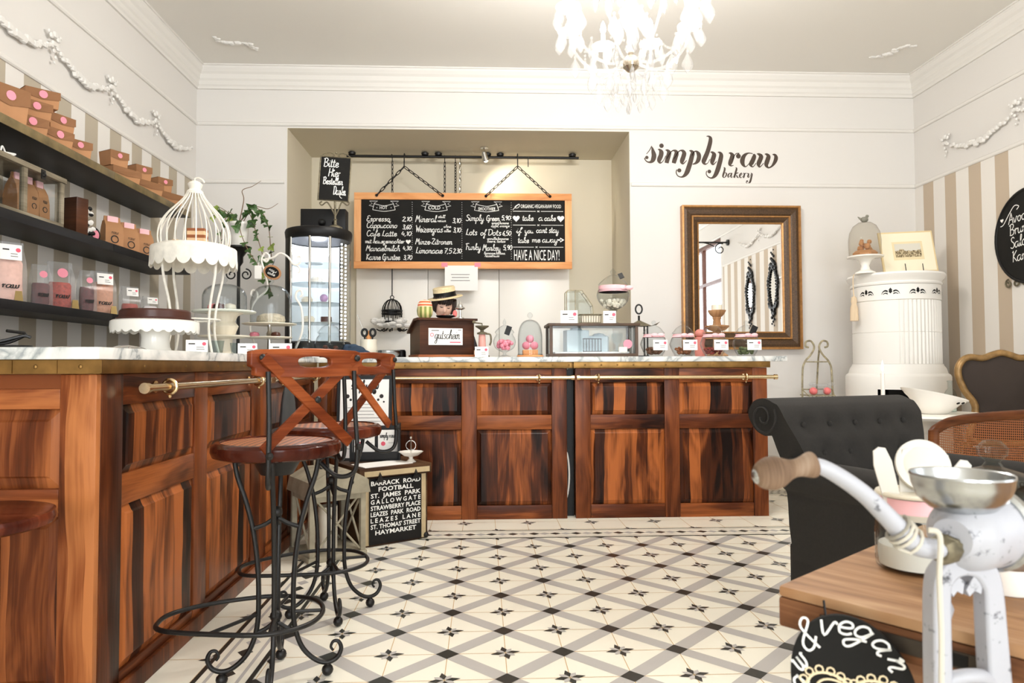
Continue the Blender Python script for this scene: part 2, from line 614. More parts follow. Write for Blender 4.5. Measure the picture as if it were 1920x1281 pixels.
def heart(mb, c, s, M, z=0.0009):
    pts = []
    for k in range(20):
        a = 2 * math.pi * k / 20
        pts.append((c[0] + s * 0.5 * math.sin(a) ** 3, c[1] + s * (0.41 * math.cos(a) - 0.16 * math.cos(2 * a) - 0.06 * math.cos(3 * a) - 0.03 * math.cos(4 * a)), z))
    mb.poly(list(reversed(pts)), M)


def spiral(c, r0, r1, turns, a0, ax=Vector((1, 0, 0)), ay=Vector((0, 0, 1)), n=18):
    return [Vector(c) + (ax * math.cos(a0 + turns * 2 * math.pi * i / n) + ay * math.sin(a0 + turns * 2 * math.pi * i / n)) * (r0 + (r1 - r0) * i / n) for i in range(n + 1)]


def rot2(x, y, a):
    return x * math.cos(a) - y * math.sin(a), x * math.sin(a) + y * math.cos(a)
# ================================================================ materials
M_WALL = mat('white_plaster', lin(217, 214, 210), 0.9)
M_CEIL = mat('ceiling_paint', lin(226, 223, 217), 0.85)
M_NICHE = mat('niche_paint', lin(208, 200, 180), 0.85)
M_STRIPE_L = stripes('striped_wallpaper_left', None, 'Y', 0.2705, 3.56, 0.5, lin(178, 168, 150), lin(224, 221, 216))
M_STRIPE_R = stripes('striped_wallpaper_right', None, 'Y', 0.268, 4.627, 0.48, lin(186, 170, 150), lin(224, 220, 214))
M_TRIM = mat('trim_paint', lin(221, 218, 213), 0.6)
M_STUCCO = mat('stucco', lin(222, 220, 216), 0.7)
M_SKIRT = mat('cream_skirting_tile', lin(232, 214, 178), 0.4, noise=0.06, nscale=8)
M_WOOD_V = wood('rosewood_upright', 'Z', 'X', lin(22, 9, 5), lin(78, 37, 17), lin(170, 97, 50), 0.07, 0.28, plankw=1.3)
M_WOOD_H = wood('rosewood_rail', 'X', 'Z', lin(36, 15, 8), lin(88, 43, 21), lin(158, 90, 47), 0.14, 0.3, plankw=0.8)
M_WOOD_S = wood('rosewood_stile', 'Z', 'X', lin(32, 13, 7), lin(76, 36, 17), lin(132, 72, 38), 0.20, 0.3, plankw=0.8)
M_WOOD_L = wood('light_knotty_wood', 'Z', 'Y', lin(52, 21, 10), lin(124, 64, 31), lin(182, 114, 66), 0.05, 0.35, bias=0.08)
M_WOOD_D = wood('dark_box_wood', 'X', 'Z', lin(34, 18, 10), lin(62, 34, 20), lin(88, 52, 32), 0.3, 0.35, plankw=0.3)
M_STOOL = wood('stool_wood', 'X', 'Z', lin(62, 22, 10), lin(118, 54, 26), lin(170, 92, 50), 0.3, 0.26, plankw=0.3)
M_STOOL_D = wood('stool_seat_wood', 'X', 'Y', lin(36, 12, 8), lin(74, 30, 18), lin(116, 56, 34), 0.3, 0.16, plankw=0.3)
M_BEECH = wood('beech_frame', 'X', 'Z', lin(196, 128, 76), lin(226, 158, 102), lin(240, 182, 128), 0.4, 0.45, plankw=0.3)
M_BRASS = mat('aged_brass', lin(132, 100, 56), 0.38, 0.9, noise=0.3, nscale=14)
M_BRASS_RAIL = mat('polished_brass', lin(214, 190, 150), 0.22, 1.0)
M_IRON = mat('black_iron', lin(26, 24, 23), 0.42, 0.3)
M_BLACK = mat('black_paint', lin(13, 12, 12), 0.45, spec=0.3)
M_SHELF = mat('black_brown_shelf', lin(20, 18, 19), 0.5, spec=0.25, noise=0.25, nscale=5)
M_SHELF_EDGE = mat('worn_brass_shelf_edge', lin(128, 112, 78), 0.4, 0.55, noise=0.35, nscale=12)
M_WHITE = mat('white_enamel', lin(242, 238, 230), 0.3)
M_PORC = mat('white_porcelain', lin(244, 241, 234), 0.18)
M_CREAM = mat('cream_ceramic', lin(232, 224, 206), 0.3)
M_PAPER = mat('paper', lin(244, 242, 238), 0.8)
M_INK = mat('ink', lin(40, 36, 34), 0.7)
M_GREYINK = mat('grey_ink', lin(128, 124, 122), 0.8)
M_PINK = mat('pink', lin(232, 142, 160), 0.6)
M_PINKRIB = mat('pink_ribbon', lin(244, 190, 196), 0.5)
M_RED = mat('red_dot', lin(226, 88, 110), 0.6)
M_SLATE = mat('chalkboard_slate', lin(22, 21, 19), 0.75, spec=0.25, noise=0.2, nscale=4)
M_CHALK = mat('chalk', lin(238, 238, 234), 0.9)
M_KRAFT = mat('kraft_card', lin(172, 124, 84), 0.75, noise=0.08, nscale=9)
M_KRAFT_D = mat('kraft_card_inside', lin(136, 94, 60), 0.8)
M_CHROME = mat('chrome', lin(214, 214, 212), 0.12, 1.0)
M_STEEL = mat('dull_tin', lin(186, 188, 188), 0.24, 1.0, noise=0.12, nscale=18)
M_GLASS = glassy('clear_glass', (0.93, 0.945, 0.95), 1.55)
M_GLASS2 = glassy('tinted_glass', (0.86, 0.90, 0.90), 1.5)
M_PLASTIC = glassy('clear_bag', (0.93, 0.94, 0.95), 1.5, 0.12, milk=0.16)
M_CHOC = mat('chocolate', lin(70, 32, 20), 0.35)
M_MIRROR = mat('mirror_glass', lin(246, 246, 246), 0.01, 1.0)
M_RUST = mat('rust', lin(112, 104, 84), 0.6, 0.5, noise=0.45, nscale=90)


def marble():
    t = NT('marble')
    tc = t.n('ShaderNodeTexCoord')
    nz = t.n('ShaderNodeTexNoise', i_Scale=2.4, i_Detail=8.0, i_Distortion=2.2)
    t.l(tc.outputs['Object'], nz.inputs['Vector'])
    v = t.math('ABSOLUTE', t.math('SUBTRACT', nz.outputs[0], 0.5))
    t.l(t.ramp(v, [(0.0, lin(150, 156, 158)), (0.03, lin(206, 208, 206)), (0.14, lin(240, 239, 235))]), t.b.inputs['Base Color'])
    t.set(Roughness=0.18)
    return t.m


M_MARBLE = marble()

# ================================================================ room shell
XL, XR, YB, YR, ZC = -2.32, 3.66, 5.67, -4.60, 3.42
NX0, NX1, NZ, NY = -1.59, 1.225, 2.93, 6.48
ZLOW, ZRAIL, ZCOR = 2.473, 2.943, 3.24


def floor_mesh():
    """cream cement tiles with inlaid bands, diamonds and stars; borders along the counters and the back wall"""
    s = 0.198
    ox, oy = 0.0755, 2.212
    Y1 = oy + 9 * s - 0.005          # end of the lattice
    X1 = ox - 4 * s - 0.016
    mb = MB()
    mb.box(XL - 0.1, XR + 0.1, YR - 0.1, NY + 0.1, -0.05, 0)

    def rect(x0, x1, y0, y1, z, m):
        mb.m = m
        mb.poly([(x0, y0, z), (x1, y0, z), (x1, y1, z), (x0, y1, z)])

    def clipped(pts, z, m, x0, y1):
        def half(P, ins, cut):
            out = []
            for i in range(len(P)):
                a, b = P[i - 1], P[i]
                if ins(b):
                    if not ins(a):
                        out.append(cut(a, b))
                    out.append(b)
                elif ins(a):
                    out.append(cut(a, b))
            return out
        P = half(pts, lambda p: p[0] >= x0, lambda a, b: (x0, a[1] + (b[1] - a[1]) * (x0 - a[0]) / (b[0] - a[0])))
        if len(P) > 2:
            P = half(P, lambda p: p[1] <= y1, lambda a, b: (a[0] + (b[0] - a[0]) * (y1 - a[1]) / (b[1] - a[1]), y1))
        if len(P) > 2:
            mb.m = m
            mb.poly([(p[0], p[1], z) for p in P])

    def star(cx, cy, x0=-9, y1=9, z=0.0013):
        for k in range(8):
            a = R(12) + k * math.pi / 4
            L = 0.052 if k % 2 == 0 else 0.04
            pts = [(0.004, 0), (L * 0.5, -0.0115), (L, 0), (L * 0.5, 0.0115)]
            clipped([(cx + rot2(p[0], p[1], a)[0], cy + rot2(p[0], p[1], a)[1]) for p in pts], z, 2 if k % 2 == 0 else 1, x0, y1)
    # grout lines everywhere
    for i in range(-14, 20):
        x = ox + i * s
        if XL < x < XR:
            rect(x - 0.0013, x + 0.0013, YR, YB, 0.0007, 3)
    for j in range(-21, 20):
        y = oy + j * s
        if YR < y < YB:
            rect(XL, XR, y - 0.0013, y + 0.0013, 0.0007, 3)
    bw = 0.055 / 2 * math.sqrt(2)
    for i in range(-4, 18):
        for j in range(-12, 10):
            x, y = ox + i * s, oy + j * s
            if (i + j) % 2 == 0:
                for sx in (1, -1):
                    # band to the next diamond up
                    X2, Y2 = x + sx * s, y + s
                    nx, ny = (-1, 1) if sx > 0 else (1, 1)
                    q = bw / 2
                    clipped([(x + nx * q, y + ny * q), (x - nx * q, y - ny * q), (X2 - nx * q, Y2 - ny * q), (X2 + nx * q, Y2 + ny * q)], 0.0004, 1, X1, Y1)
                r = 0.0395
                clipped([(x + r, y), (x, y + r), (x - r, y), (x, y - r)], 0.0010, 2, X1, Y1)
            else:
                star(x, y, X1, Y1)
    # borders: cream strip between dark lines with a row of black and grey diamonds
    by0, by1, bx0, bx1 = Y1, Y1 + 0.172, X1 - 0.172, X1
    rect(bx0, XR, by0, by1, 0.0015, 0)
    rect(bx0, bx1, YR, by0, 0.0015, 0)
    for y in (by0, by1):
        rect(bx0 if y == by1 else bx1, XR, y - 0.006, y + 0.006, 0.0020, 2)
    for x, top in ((bx0, by1), (bx1, by0)):
        rect(x - 0.008, x + 0.008, YR, top, 0.0020, 2)
    for d in (0.035, 0.137):
        rect(bx0 + d, XR, by0 + d - 0.004, by0 + d + 0.004, 0.0018, 1)
        rect(bx0 + d - 0.006, bx0 + d + 0.006, YR, by0 + d, 0.0018, 1)
    k = 0
    y = by0 + 0.086
    x = bx0 + 0.086
    while x < XR:
        r = 0.027
        mb.m = 2 if k % 2 == 0 else 1
        mb.poly([(x + r * 1.3, y, 0.0018), (x, y + r, 0.0018), (x - r * 1.3, y, 0.0018), (x, y - r, 0.0018)])
        x += 0.062
        k += 1
    k = 0
    x = bx0 + 0.086
    y = by0
    while y > YR:
        r = 0.027
        mb.m = 2 if k % 2 == 0 else 1
        mb.poly([(x + r, y, 0.0018), (x, y + r * 1.3, 0.0018), (x - r, y, 0.0018), (x, y - r * 1.3, 0.0018)])
        y -= 0.085
        k += 1
    # stars in the plain margin beyond the borders
    for j in range(0, 6):
        yy = by1 + 0.004 + j * s
        for i in range(-6, 20):
            if (i + j) % 2 == 0:
                star(ox + i * s + 0.01, yy)
    for j in range(-8, 9):
        if j % 2:
            star(bx0, oy + j * s)
    # dotted border before the back wall
    rect(1.9, XR, 5.22, 5.40, 0.0017, 0)
    for y in (5.22, 5.40):
        rect(1.9, XR, y - 0.004, y + 0.004, 0.0020, 2)
    for i in range(70):
        x = 1.92 + i * 0.026
        for jj in range(3):
            yy = 5.255 + jj * 0.05
            mb.m = 2 if (i + jj) % 2 else 1
            mb.poly([(x - 0.011, yy - 0.02, 0.0019), (x + 0.011, yy - 0.02, 0.0019), (x + 0.011, yy + 0.02, 0.0019), (x - 0.011, yy + 0.02, 0.0019)])
    return mb


mt = lambda n, c, r=0.3: mat(n, c, r, noise=0.04, nscale=3)
struct(floor_mesh().build('floor', [mt('tile_cream', lin(252, 246, 230)), mt('tile_grey', lin(190, 186, 182)), mt('tile_black', lin(44, 46, 42)), mat('tile_grout', lin(206, 172, 122), 0.8)], smooth=False))

mb = MB()
mb.box(XL - 0.15, XR + 0.15, YR - 0.15, NY + 0.15, ZC, ZC + 0.1)
struct(mb.build('ceiling', M_CEIL, smooth=False))

# back wall with the serving niche
mb = MB()
T = 0.12
mb.box(XL - T, NX0, YB, YB + T, 0, ZC)
mb.box(NX1, XR + T, YB, YB + T, 0, ZC)
mb.box(NX0, NX1, YB, YB + T, NZ, ZC)
mb.m = 1
mb.box(NX0 - T, NX0, YB + T, NY, 0, NZ + T)
mb.box(NX1, NX1 + T, YB + T, NY, 0, NZ + T)
mb.box(NX0 - T, NX1 + T, YB + T, NY, NZ, NZ + T)
mb.box(NX0 - T, NX1 + T, NY, NY + T, 0, NZ + T)
# reveals wear the niche paint too
e = 0.002
mb.box(NX0, NX0 + e, YB, YB + T, 0, NZ)
mb.box(NX1 - e, NX1, YB, YB + T, 0, NZ)
mb.box(NX0, NX1, YB + 0.001, YB + T, NZ - e, NZ)
struct(mb.build('wall_back', [M_WALL, M_NICHE], smooth=False))

for side, x0, x1, inner, ms in (('left', XL - T, XL, XL, M_STRIPE_L), ('right', XR, XR + T, XR, M_STRIPE_R)):
    mb = MB()
    if side == 'left':
        mb.box(x0, x1, YR, YB, 0, ZC)
    else:
        mb.box(x0, x1, 0.85, YB, 0, ZC)
        mb.box(x0, x1, YR, -1.15, 0, ZC)
        mb.box(x0, x1, -1.15, 0.85, 2.95, ZC)
        mb.box(x0, x1, -1.15, 0.85, 0, 0.55)
    struct(mb.build('wall_' + side, M_WALL, smooth=False))
    mb = MB()
    p = 0.004 if side == 'left' else -0.004
    if side == 'left':
        mb.box(inner, inner + p, YR, YB, 0, ZLOW)
    else:
        mb.box(inner + p, inner, 0.95, YB, 0, ZLOW)
    w = struct(mb.build('wall_%s_paper' % side, ms, smooth=False))
# rear wall behind the camera, two shop windows
mb = MB()
for a, b in ((XL - T, -2.0), (0.1, 0.9), (3.0, XR + T)):
    mb.box(a, b, YR - T, YR, 0, ZC)
for a, b in ((-2.0, 0.1), (0.9, 3.0)):
    mb.box(a, b, YR - T, YR, 2.95, ZC)
    mb.box(a, b, YR - T, YR, 0, 0.55)
struct(mb.build('wall_rear', M_WALL, smooth=False))
M_WINFRAME = mat('brown_window_frame', lin(96, 52, 32), 0.45)


def window(n, M, w, h):
    mb = MB(M)
    for a, b in ((0, 0.06), (w / 2 - 0.03, w / 2 + 0.03), (w - 0.06, w)):
        mb.box(a, b, -0.03, 0.03, 0, h)
    for a, b in ((0, 0.06), (h * 0.72, h * 0.72 + 0.05), (h - 0.06, h)):
        mb.box(0, w, -0.029, 0.029, a, b)
    o = struct(mb.build('window_%d' % n, M_WINFRAME, smooth=False))
    mb = MB(M)
    mb.box(0.02, w - 0.02, -0.003, 0.003, 0.02, h - 0.02)
    mb.build('pane', glassy('window_pane_%d' % n, (0.98, 0.985, 0.985), 1.3), o, world=True, smooth=False)


window(1, TR(-2.0, YR - 0.06, 0.55), 2.1, 2.4)
window(2, TR(0.9, YR - 0.06, 0.55), 2.1, 2.4)
window(3, TR(XR + 0.06, -1.15, 0.55, R(90)), 2.0, 2.4)

# cornice and picture rails
def runs(mb, prof):
    """sweep a wall profile (offset from wall, z) round the left, back and right walls"""
    n = len(prof)
    vs = []
    for o, z in prof:
        vs += [(XL + o, YR, z), (XL + o, YB - o, z), (XR - o, YB - o, z), (XR - o, YR, z)]
    fs = []
    for i in range(n):
        j = (i + 1) % n
        for k in range(3):
            fs.append((i * 4 + k, i * 4 + k + 1, j * 4 + k + 1, j * 4 + k))
    mb.add(vs, fs)


mb = MB()
runs(mb, [(-0.01, ZCOR), (0.016, ZCOR), (0.02, ZCOR + 0.018), (0.03, ZCOR + 0.03), (0.03, ZCOR + 0.06), (0.042, ZCOR + 0.075), (0.046, ZCOR + 0.11), (0.06, ZCOR + 0.125), (0.075, ZCOR + 0.15), (0.075, ZC - 0.012), (0.085, ZC - 0.01), (0.085, ZC + 0.005), (-0.01, ZC + 0.005)])
struct(mb.build('trim_1', M_TRIM, smooth=False))
mb = MB()
runs(mb, [(-0.01, ZRAIL), (0.012, ZRAIL), (0.018, ZRAIL + 0.008), (0.018, ZRAIL + 0.02), (0.008, ZRAIL + 0.03), (-0.01, ZRAIL + 0.032)])
struct(mb.build('trim_2', M_TRIM, smooth=False))
mb = MB()
pr = [(-0.01, ZLOW - 0.004), (0.01, ZLOW - 0.004), (0.016, ZLOW + 0.004), (0.016, ZLOW + 0.02), (0.006, ZLOW + 0.028), (-0.01, ZLOW + 0.028)]
for x0, x1 in ((XL, NX0 - 0.02), (NX1 + 0.01, XR)):
    n = len(pr)
    mb.add([(x, YB - o, z) for o, z in pr for x in (x0, x1)], [(2 * i, 2 * i + 1, (2 * i + 3) % (2 * n), (2 * i + 2) % (2 * n)) for i in range(n)] + [tuple(2 * i for i in range(n)), tuple(2 * i + 1 for i in range(n))])
mb.add([(XL + o, y, z) for o, z in pr for y in (YR, YB)], [(2 * i, 2 * i + 1, (2 * i + 3) % (2 * n), (2 * i + 2) % (2 * n)) for i in range(n)])
mb.add([(XR - o, y, z) for o, z in pr for y in (0.95, YB)], [(2 * i, 2 * i + 1, (2 * i + 3) % (2 * n), (2 * i + 2) % (2 * n)) for i in range(n)])
struct(mb.build('trim_3', M_TRIM, smooth=False))
mb = MB()
mb.box(NX1, XR, YB - 0.02, YB, 0, 0.12, 0.004)
struct(mb.build('baseboard_back', M_SKIRT))
mb = MB()
mb.box(XR - 0.022, XR - 0.004, 0.95, YB - 0.02, 0, 0.12, 0.004)
struct(mb.build('baseboard_right', M_SKIRT))


# plaster garlands: sagging swags of little leaves between ribbon bunches
def garland(M, L, z0, per, sag, name, label):
    mb = MB(M)
    rnd = random.Random(3)
    n = int(L / per)
    for k in range(n):
        x0 = k * per
        for i in range(22):
            u = i / 21
            x = x0 + u * per
            z = z0 - sag * (1 - (2 * u - 1) ** 2) - 0.02
            r = 0.013 + 0.015 * (1 - abs(2 * u - 1))
            mb.ball((x, (rnd.random() - 0.5) * r * 0.3, z + (rnd.random() - 0.5) * r), r, 6, (1.25, 0.7, 0.9))
        for dx, dz, r in ((0, 0.03, 0.02), (-0.03, 0.015, 0.016), (0.03, 0.015, 0.016), (-0.012, -0.02, 0.016), (0.016, -0.025, 0.015), (-0.006, -0.06, 0.013), (0.01, -0.09, 0.011), (0.0, -0.12, 0.009), (-0.05, 0.03, 0.01), (0.05, 0.035, 0.01)):
            mb.ball((x0 + dx, 0, z0 + dz), r, 6, (1.1, 0.6, 1))
    o = mb.build(name, M_STUCCO)
    return tag(o, label, 'moulding')


garland(plane((XL + 0.026, 1.43, 0), (0, 1, 0), (-1, 0, 0)), 4.2, 2.74, 0.585, 0.085, 'stucco_garland', 'white plaster leaf garland in swags on the left wall above the shelves')
garland(plane((XR - 0.026, 5.25, 0), (0, -1, 0), (1, 0, 0)), 4.2, 2.74, 0.72, 0.10, 'stucco_garland', 'white plaster leaf garland in swags on the right wall above the striped wallpaper')


def ceil_orn(p0, p1, label):
    a, b = atz(p0[0], p0[1], ZC), atz(p1[0], p1[1], ZC)
    mb = MB()
    d = b - a
    nrm = Vector((-d.y, d.x, 0)).normalized()
    rnd = random.Random(5)
    for i in range(26):
        u = i / 25
        c = a + d * u + nrm * (0.045 * math.sin(u * 2 * math.pi))
        r = 0.012 + 0.014 * math.sin(math.pi * u) * rnd.random()
        mb.ball((c.x + (rnd.random() - 0.5) * 0.03, c.y + (rnd.random() - 0.5) * 0.03, ZC - 0.002), r, 6, (1.3, 1.0, 0.7))
    mb.tube(cr([a + d * u + nrm * (0.045 * math.sin(u * 2 * math.pi)) for u in (0, .2, .4, .6, .8, 1)], 5), 0.01, 6)
    tag(mb.build('stucco_ornament', M_STUCCO), label, 'moulding')


ceil_orn((400, 68), (480, 92), 'white plaster leaf scroll on the ceiling at the left corner')
ceil_orn((1632, 106), (1716, 86), 'white plaster leaf scroll on the ceiling at the right corner')
# ================================================================ counters
CT = 1.04        # worktop height
CH = 0.965       # cabinet height


def raised(mb, x0, x1, z0, z1, y=0.012, lift=0.014, bev=0.028):
    o = [(x0, y, z0), (x1, y, z0), (x1, y, z1), (x0, y, z1)]
    i = [(x0 + bev, y - lift, z0 + bev), (x1 - bev, y - lift, z0 + bev), (x1 - bev, y - lift, z1 - bev), (x0 + bev, y - lift, z1 - bev)]
    g = [(x0 + bev - 0.006, y - lift + 0.005, z0 + bev - 0.006), (x1 - bev + 0.006, y - lift + 0.005, z0 + bev - 0.006), (x1 - bev + 0.006, y - lift + 0.005, z1 - bev + 0.006), (x0 + bev - 0.006, y - lift + 0.005, z1 - bev + 0.006)]
    f = [(0, 1, 5, 4), (1, 2, 6, 5), (2, 3, 7, 6), (3, 0, 4, 7), (4, 5, 9, 8), (5, 6, 10, 9), (6, 7, 11, 10), (7, 4, 8, 11), (8, 9, 10, 11)]
    mb.add(o + g + i, f)


def facing(root, M, w, cols, stile, wv=None, hv=None):
    """frame-and-panel front of width w in the xz plane of M (front is -y)"""
    wv, hv = wv or M_WOOD_V, hv or M_WOOD_H
    pw = (w - stile * (cols + 1)) / cols
    for k in range(cols + 1):
        mb = MB(M)
        x = k * (pw + stile)
        mb.box(x, x + stile, -0.0, 0.03, 0, CH, 0.004)
        mb.build('stile', M_WOOD_S, root, world=True)
    for k in range(cols):
        x0 = stile + k * (pw + stile)
        for z0, z1 in ((0, 0.088), (0.572, 0.665), (0.872, CH)):
            mb = MB(M)
            mb.box(x0 + 0.0005, x0 + pw - 0.0005, 0.002, 0.03, z0, z1, 0.003)
            mb.build('rail', hv, root, world=True)
        for z0, z1 in ((0.088, 0.572), (0.665, 0.872)):
            mb = MB(M)
            raised(mb, x0, x0 + pw, z0, z1)
            mb.build('panel', wv, root, world=True, smooth=False)


def cabinet(loc, rz, w, depth, cols, label, stile=0.105, group='rosewood counter cabinets'):
    t = thing('counter_cabinet', label, 'cabinet', loc, rz, group)
    M = WM[t.name]
    MB(M).box(0.004, w - 0.004, 0.028, depth, 0.0, CH).build('carcass', M_WOOD_S, t, world=True, smooth=False)
    facing(t, M, w, cols, stile)
    return t


YC = 4.47
XC = -1.07
a = cabinet((XC, 2.0, 0), R(90), 1.39, 0.66, 2, 'long rosewood counter cabinet nearest the viewer, running away beside the bar stools', 0.118)
# end of that cabinet: knotty pale corner post and two panels facing the viewer
MB().box(XC - 0.10, XC - 0.001, 1.975, 2.0, 0, CH, 0.004).build('corner_post', M_WOOD_L, a, world=True)
for z0, z1 in ((0.572, 0.648), (0.868, 0.925), (0, 0.09)):
    MB().box(-1.72, XC - 0.101, 1.978, 2.0, z0, z1, 0.004).build('end_rail', wood('pale_rail_wood', 'Y', 'Z', lin(62, 26, 12), lin(124, 64, 31), lin(178, 108, 60), 0.05, 0.32, bias=0.08) if z0 == 0.572 else bpy.data.materials['pale_rail_wood'], a, world=True)
MB().box(-1.72, XC - 0.101, 1.980, 2.0, 0.925, CH).build('end_rail', M_WOOD_S, a, world=True)
MEND = wood('end_panel_wood', 'Z', 'Y', lin(28, 11, 6), lin(98, 48, 23), lin(164, 96, 52), 0.13, 0.28, plankw=1.0)
for z0, z1 in ((0.09, 0.572), (0.648, 0.868)):
    mb = MB(TR(0, 1.984, 0))
    raised(mb, -1.52, XC - 0.102, z0, z1, 0.012, 0.012, 0.035)
    raised(mb, -1.75, -1.53, z0, z1, 0.012, 0.012, 0.035)
    mb.build('end_panel', MEND, a, world=True, smooth=False)
MB().box(XC, XC + 0.016, 2.0, 3.39, 0, 0.06, 0.004).build('plinth', M_WOOD_S, a, world=True)
b = cabinet((XC, 3.395, 0), R(90), 1.07, 0.66, 2, 'rosewood counter cabinet in the shade behind the bar stools, next to the inner corner', 0.10)
MB().box(XC, XC + 0.016, 3.395, 4.46, 0, 0.06, 0.004).build('plinth', M_WOOD_S, b, world=True)
cabinet((-1.05, YC, 0), 0, 0.33, 0.6, 1, 'narrow rosewood filler cabinet in the inner corner behind the poster', 0.06)
cabinet((-0.718, YC, 0), 0, 1.26, 0.6, 2, 'rosewood counter cabinet below the dark till box, behind the bus sign crate', 0.098)
cabinet((0.597, YC, 0), 0, 1.262, 0.6, 2, 'rightmost rosewood counter cabinet, below the four candy jars', 0.098)

# black box added as the shade of the gap, with a white door rim
t = thing('gap_backing', 'white round appliance door rim on an added black box darkening the gap between counter cabinets', 'appliance', (0.57, 4.75, 0))
MB().box(-0.0265, 0.0255, -0.20, 0.28, 0.0, 0.955).build('shade_box', M_BLACK, t, smooth=False)
mb = MB()
mb.tube([(-0.0262 + 0.034 * math.cos(R(a)) - 0.014 * 1, -0.203, 0.27 + 0.17 * math.sin(R(a))) for a in range(-62, 63, 6)], 0.006, 8)
mb.build('door_rim', M_WHITE, t)

# marble worktops with brass edging
wt = thing('marble_worktop', 'white marble worktop with brass edge on the counter running along the left', 'worktop', (-1.4, 3.2, CH))
MB().box(-1.79, XC + 0.028, 1.93, 4.44, 1.006, CT, 0.004).build('marble_slab', M_MARBLE, wt, world=True)
mb = MB()
mb.box(-1.76, XC + 0.022, 1.95, 4.44, CH + 0.001, 1.006, 0.002)
for y in (2.2, 2.5, 2.8, 3.1, 3.4):
    mb.ball((XC + 0.022, y, 0.986), 0.006, 8, (0.5, 1, 1))
mb.build('brass_edge', M_BRASS, wt, world=True)
mb = MB()
for i in range(6):
    x0 = -1.76 + i * 0.12
    mb.box(x0, x0 + 0.117, 1.947, 1.95, CH + 0.003, 1.004)
    mb.ball((x0 + 0.06, 1.946, 0.986), 0.006, 8, (1, 0.5, 1))
mb.build('brass_plate', M_BRASS, wt, world=True)
wt = thing('marble_worktop', 'white marble worktop with brass edge on the counter along the back', 'worktop', (0.2, 4.8, CH))
MB().box(-1.79, 1.985, 4.442, 5.1, 1.006, CT, 0.004).build('marble_slab', M_MARBLE, wt, world=True)
mb = MB()
mb.box(-1.04, 0.556, 4.452, 4.5, CH + 0.001, 1.006, 0.002)
mb.box(0.585, 1.875, 4.452, 4.5, CH + 0.001, 1.006, 0.002)
mb.box(-1.04, 1.87, 4.5, 5.06, CH + 0.001, 1.006, 0.002)
for i in range(24):
    x = -0.6 + i * 0.105
    mb.ball((x, 4.452, 0.986), 0.006, 8, (1, 0.5, 1))
mb.build('brass_edge', M_BRASS, wt, world=True)


def rail_thing(p0, p1, out, brackets, label):
    """brass bar held off the cabinets by ring brackets"""
    t = thing('brass_rail', label, 'rail', p0, 0, 'brass rails on the counter fronts')
    p0, p1, out = Vector(p0), Vector(p1), Vector(out)
    d = (p1 - p0).normalized()
    MB().tube([p0, p1], 0.0125, 14).build('bar', M_BRASS_RAIL, t, world=True)
    for e, s in ((p0, -1), (p1, 1)):
        MB().tube([e, e + d * s * 0.02], 0.017, 14).build('end_cap', M_BRASS_RAIL, t, world=True)
    for u in brackets:
        c = p0 + d * u
        mb = MB()
        q = d.cross(Vector((0, 0, 1)))
        mb.tube([c + (Vector((0, 0, 1)) * math.cos(k * math.pi / 10) + q * math.sin(k * math.pi / 10)) * 0.022 for k in range(20)], 0.006, 8, closed=True)
        mb.tube([c - out * 0.022, c - out * 0.049], 0.007, 8)
        mb.tube([c - out * 0.044, c - out * 0.0495], 0.02, 12)
        mb.ball(c - Vector((0, 0, 0.032)), 0.006, 8)
        mb.build('bracket', M_BRASS_RAIL, t, world=True)
    return t


rail_thing((XC + 0.05, 2.16, 0.92), (XC + 0.05, 3.33, 0.92), (1, 0, 0), (0.15, 1.05), 'thick brass rail along the side counter, its round end nearest the viewer')
rail_thing((XC + 0.05, 3.44, 0.92), (XC + 0.05, 4.36, 0.92), (1, 0, 0), (0.15, 0.8), 'brass rail along the shaded end of the side counter')
rail_thing((-0.70, YC - 0.05, 0.905), (0.565, YC - 0.05, 0.905), (0, -1, 0), (0.09, 1.06), 'brass rail along the counter below the dark till box')
rail_thing((0.62, YC - 0.05, 0.905), (1.885, YC - 0.05, 0.905), (0, -1, 0), (0.12, 1.08), 'brass rail along the counter below the candy jars')

# ================================================================ bar stools
M_CANE = None


def cane(name, c1, c2, scale, holes=0.0):
    t = NT(name)
    tc = t.n('ShaderNodeTexCoord')
    sp = t.n('ShaderNodeSeparateXYZ')
    t.l(tc.outputs['Object'], sp.inputs[0])
    a = t.math('FRACT', t.math('MULTIPLY', sp.outputs[0], scale))
    bz = t.math('ADD', sp.outputs[1], sp.outputs[2])
    b = t.math('FRACT', t.math('MULTIPLY', bz, scale))
    da = t.math('ABSOLUTE', t.math('SUBTRACT', a, 0.5))
    db = t.math('ABSOLUTE', t.math('SUBTRACT', b, 0.5))
    d = t.math('SQRT', t.math('ADD', t.math('MULTIPLY', da, da), t.math('MULTIPLY', db, db)))
    hole = t.math('LESS_THAN', d, 0.33)
    mx = t.n('ShaderNodeMix', data_type='RGBA')
    t.l(hole, mx.inputs[0])
    mx.inputs[6].default_value = c1
    mx.inputs[7].default_value = c2
    t.l(mx.outputs[2], t.b.inputs['Base Color'])
    t.set(Roughness=0.4)
    if holes:
        inv = t.math('SUBTRACT', 1.0, t.math('MULTIPLY', hole, holes))
        t.l(inv, t.b.inputs['Alpha'])
    return t.m


M_CANE = cane('woven_cane_seat', lin(186, 112, 62), lin(58, 24, 12), 44)


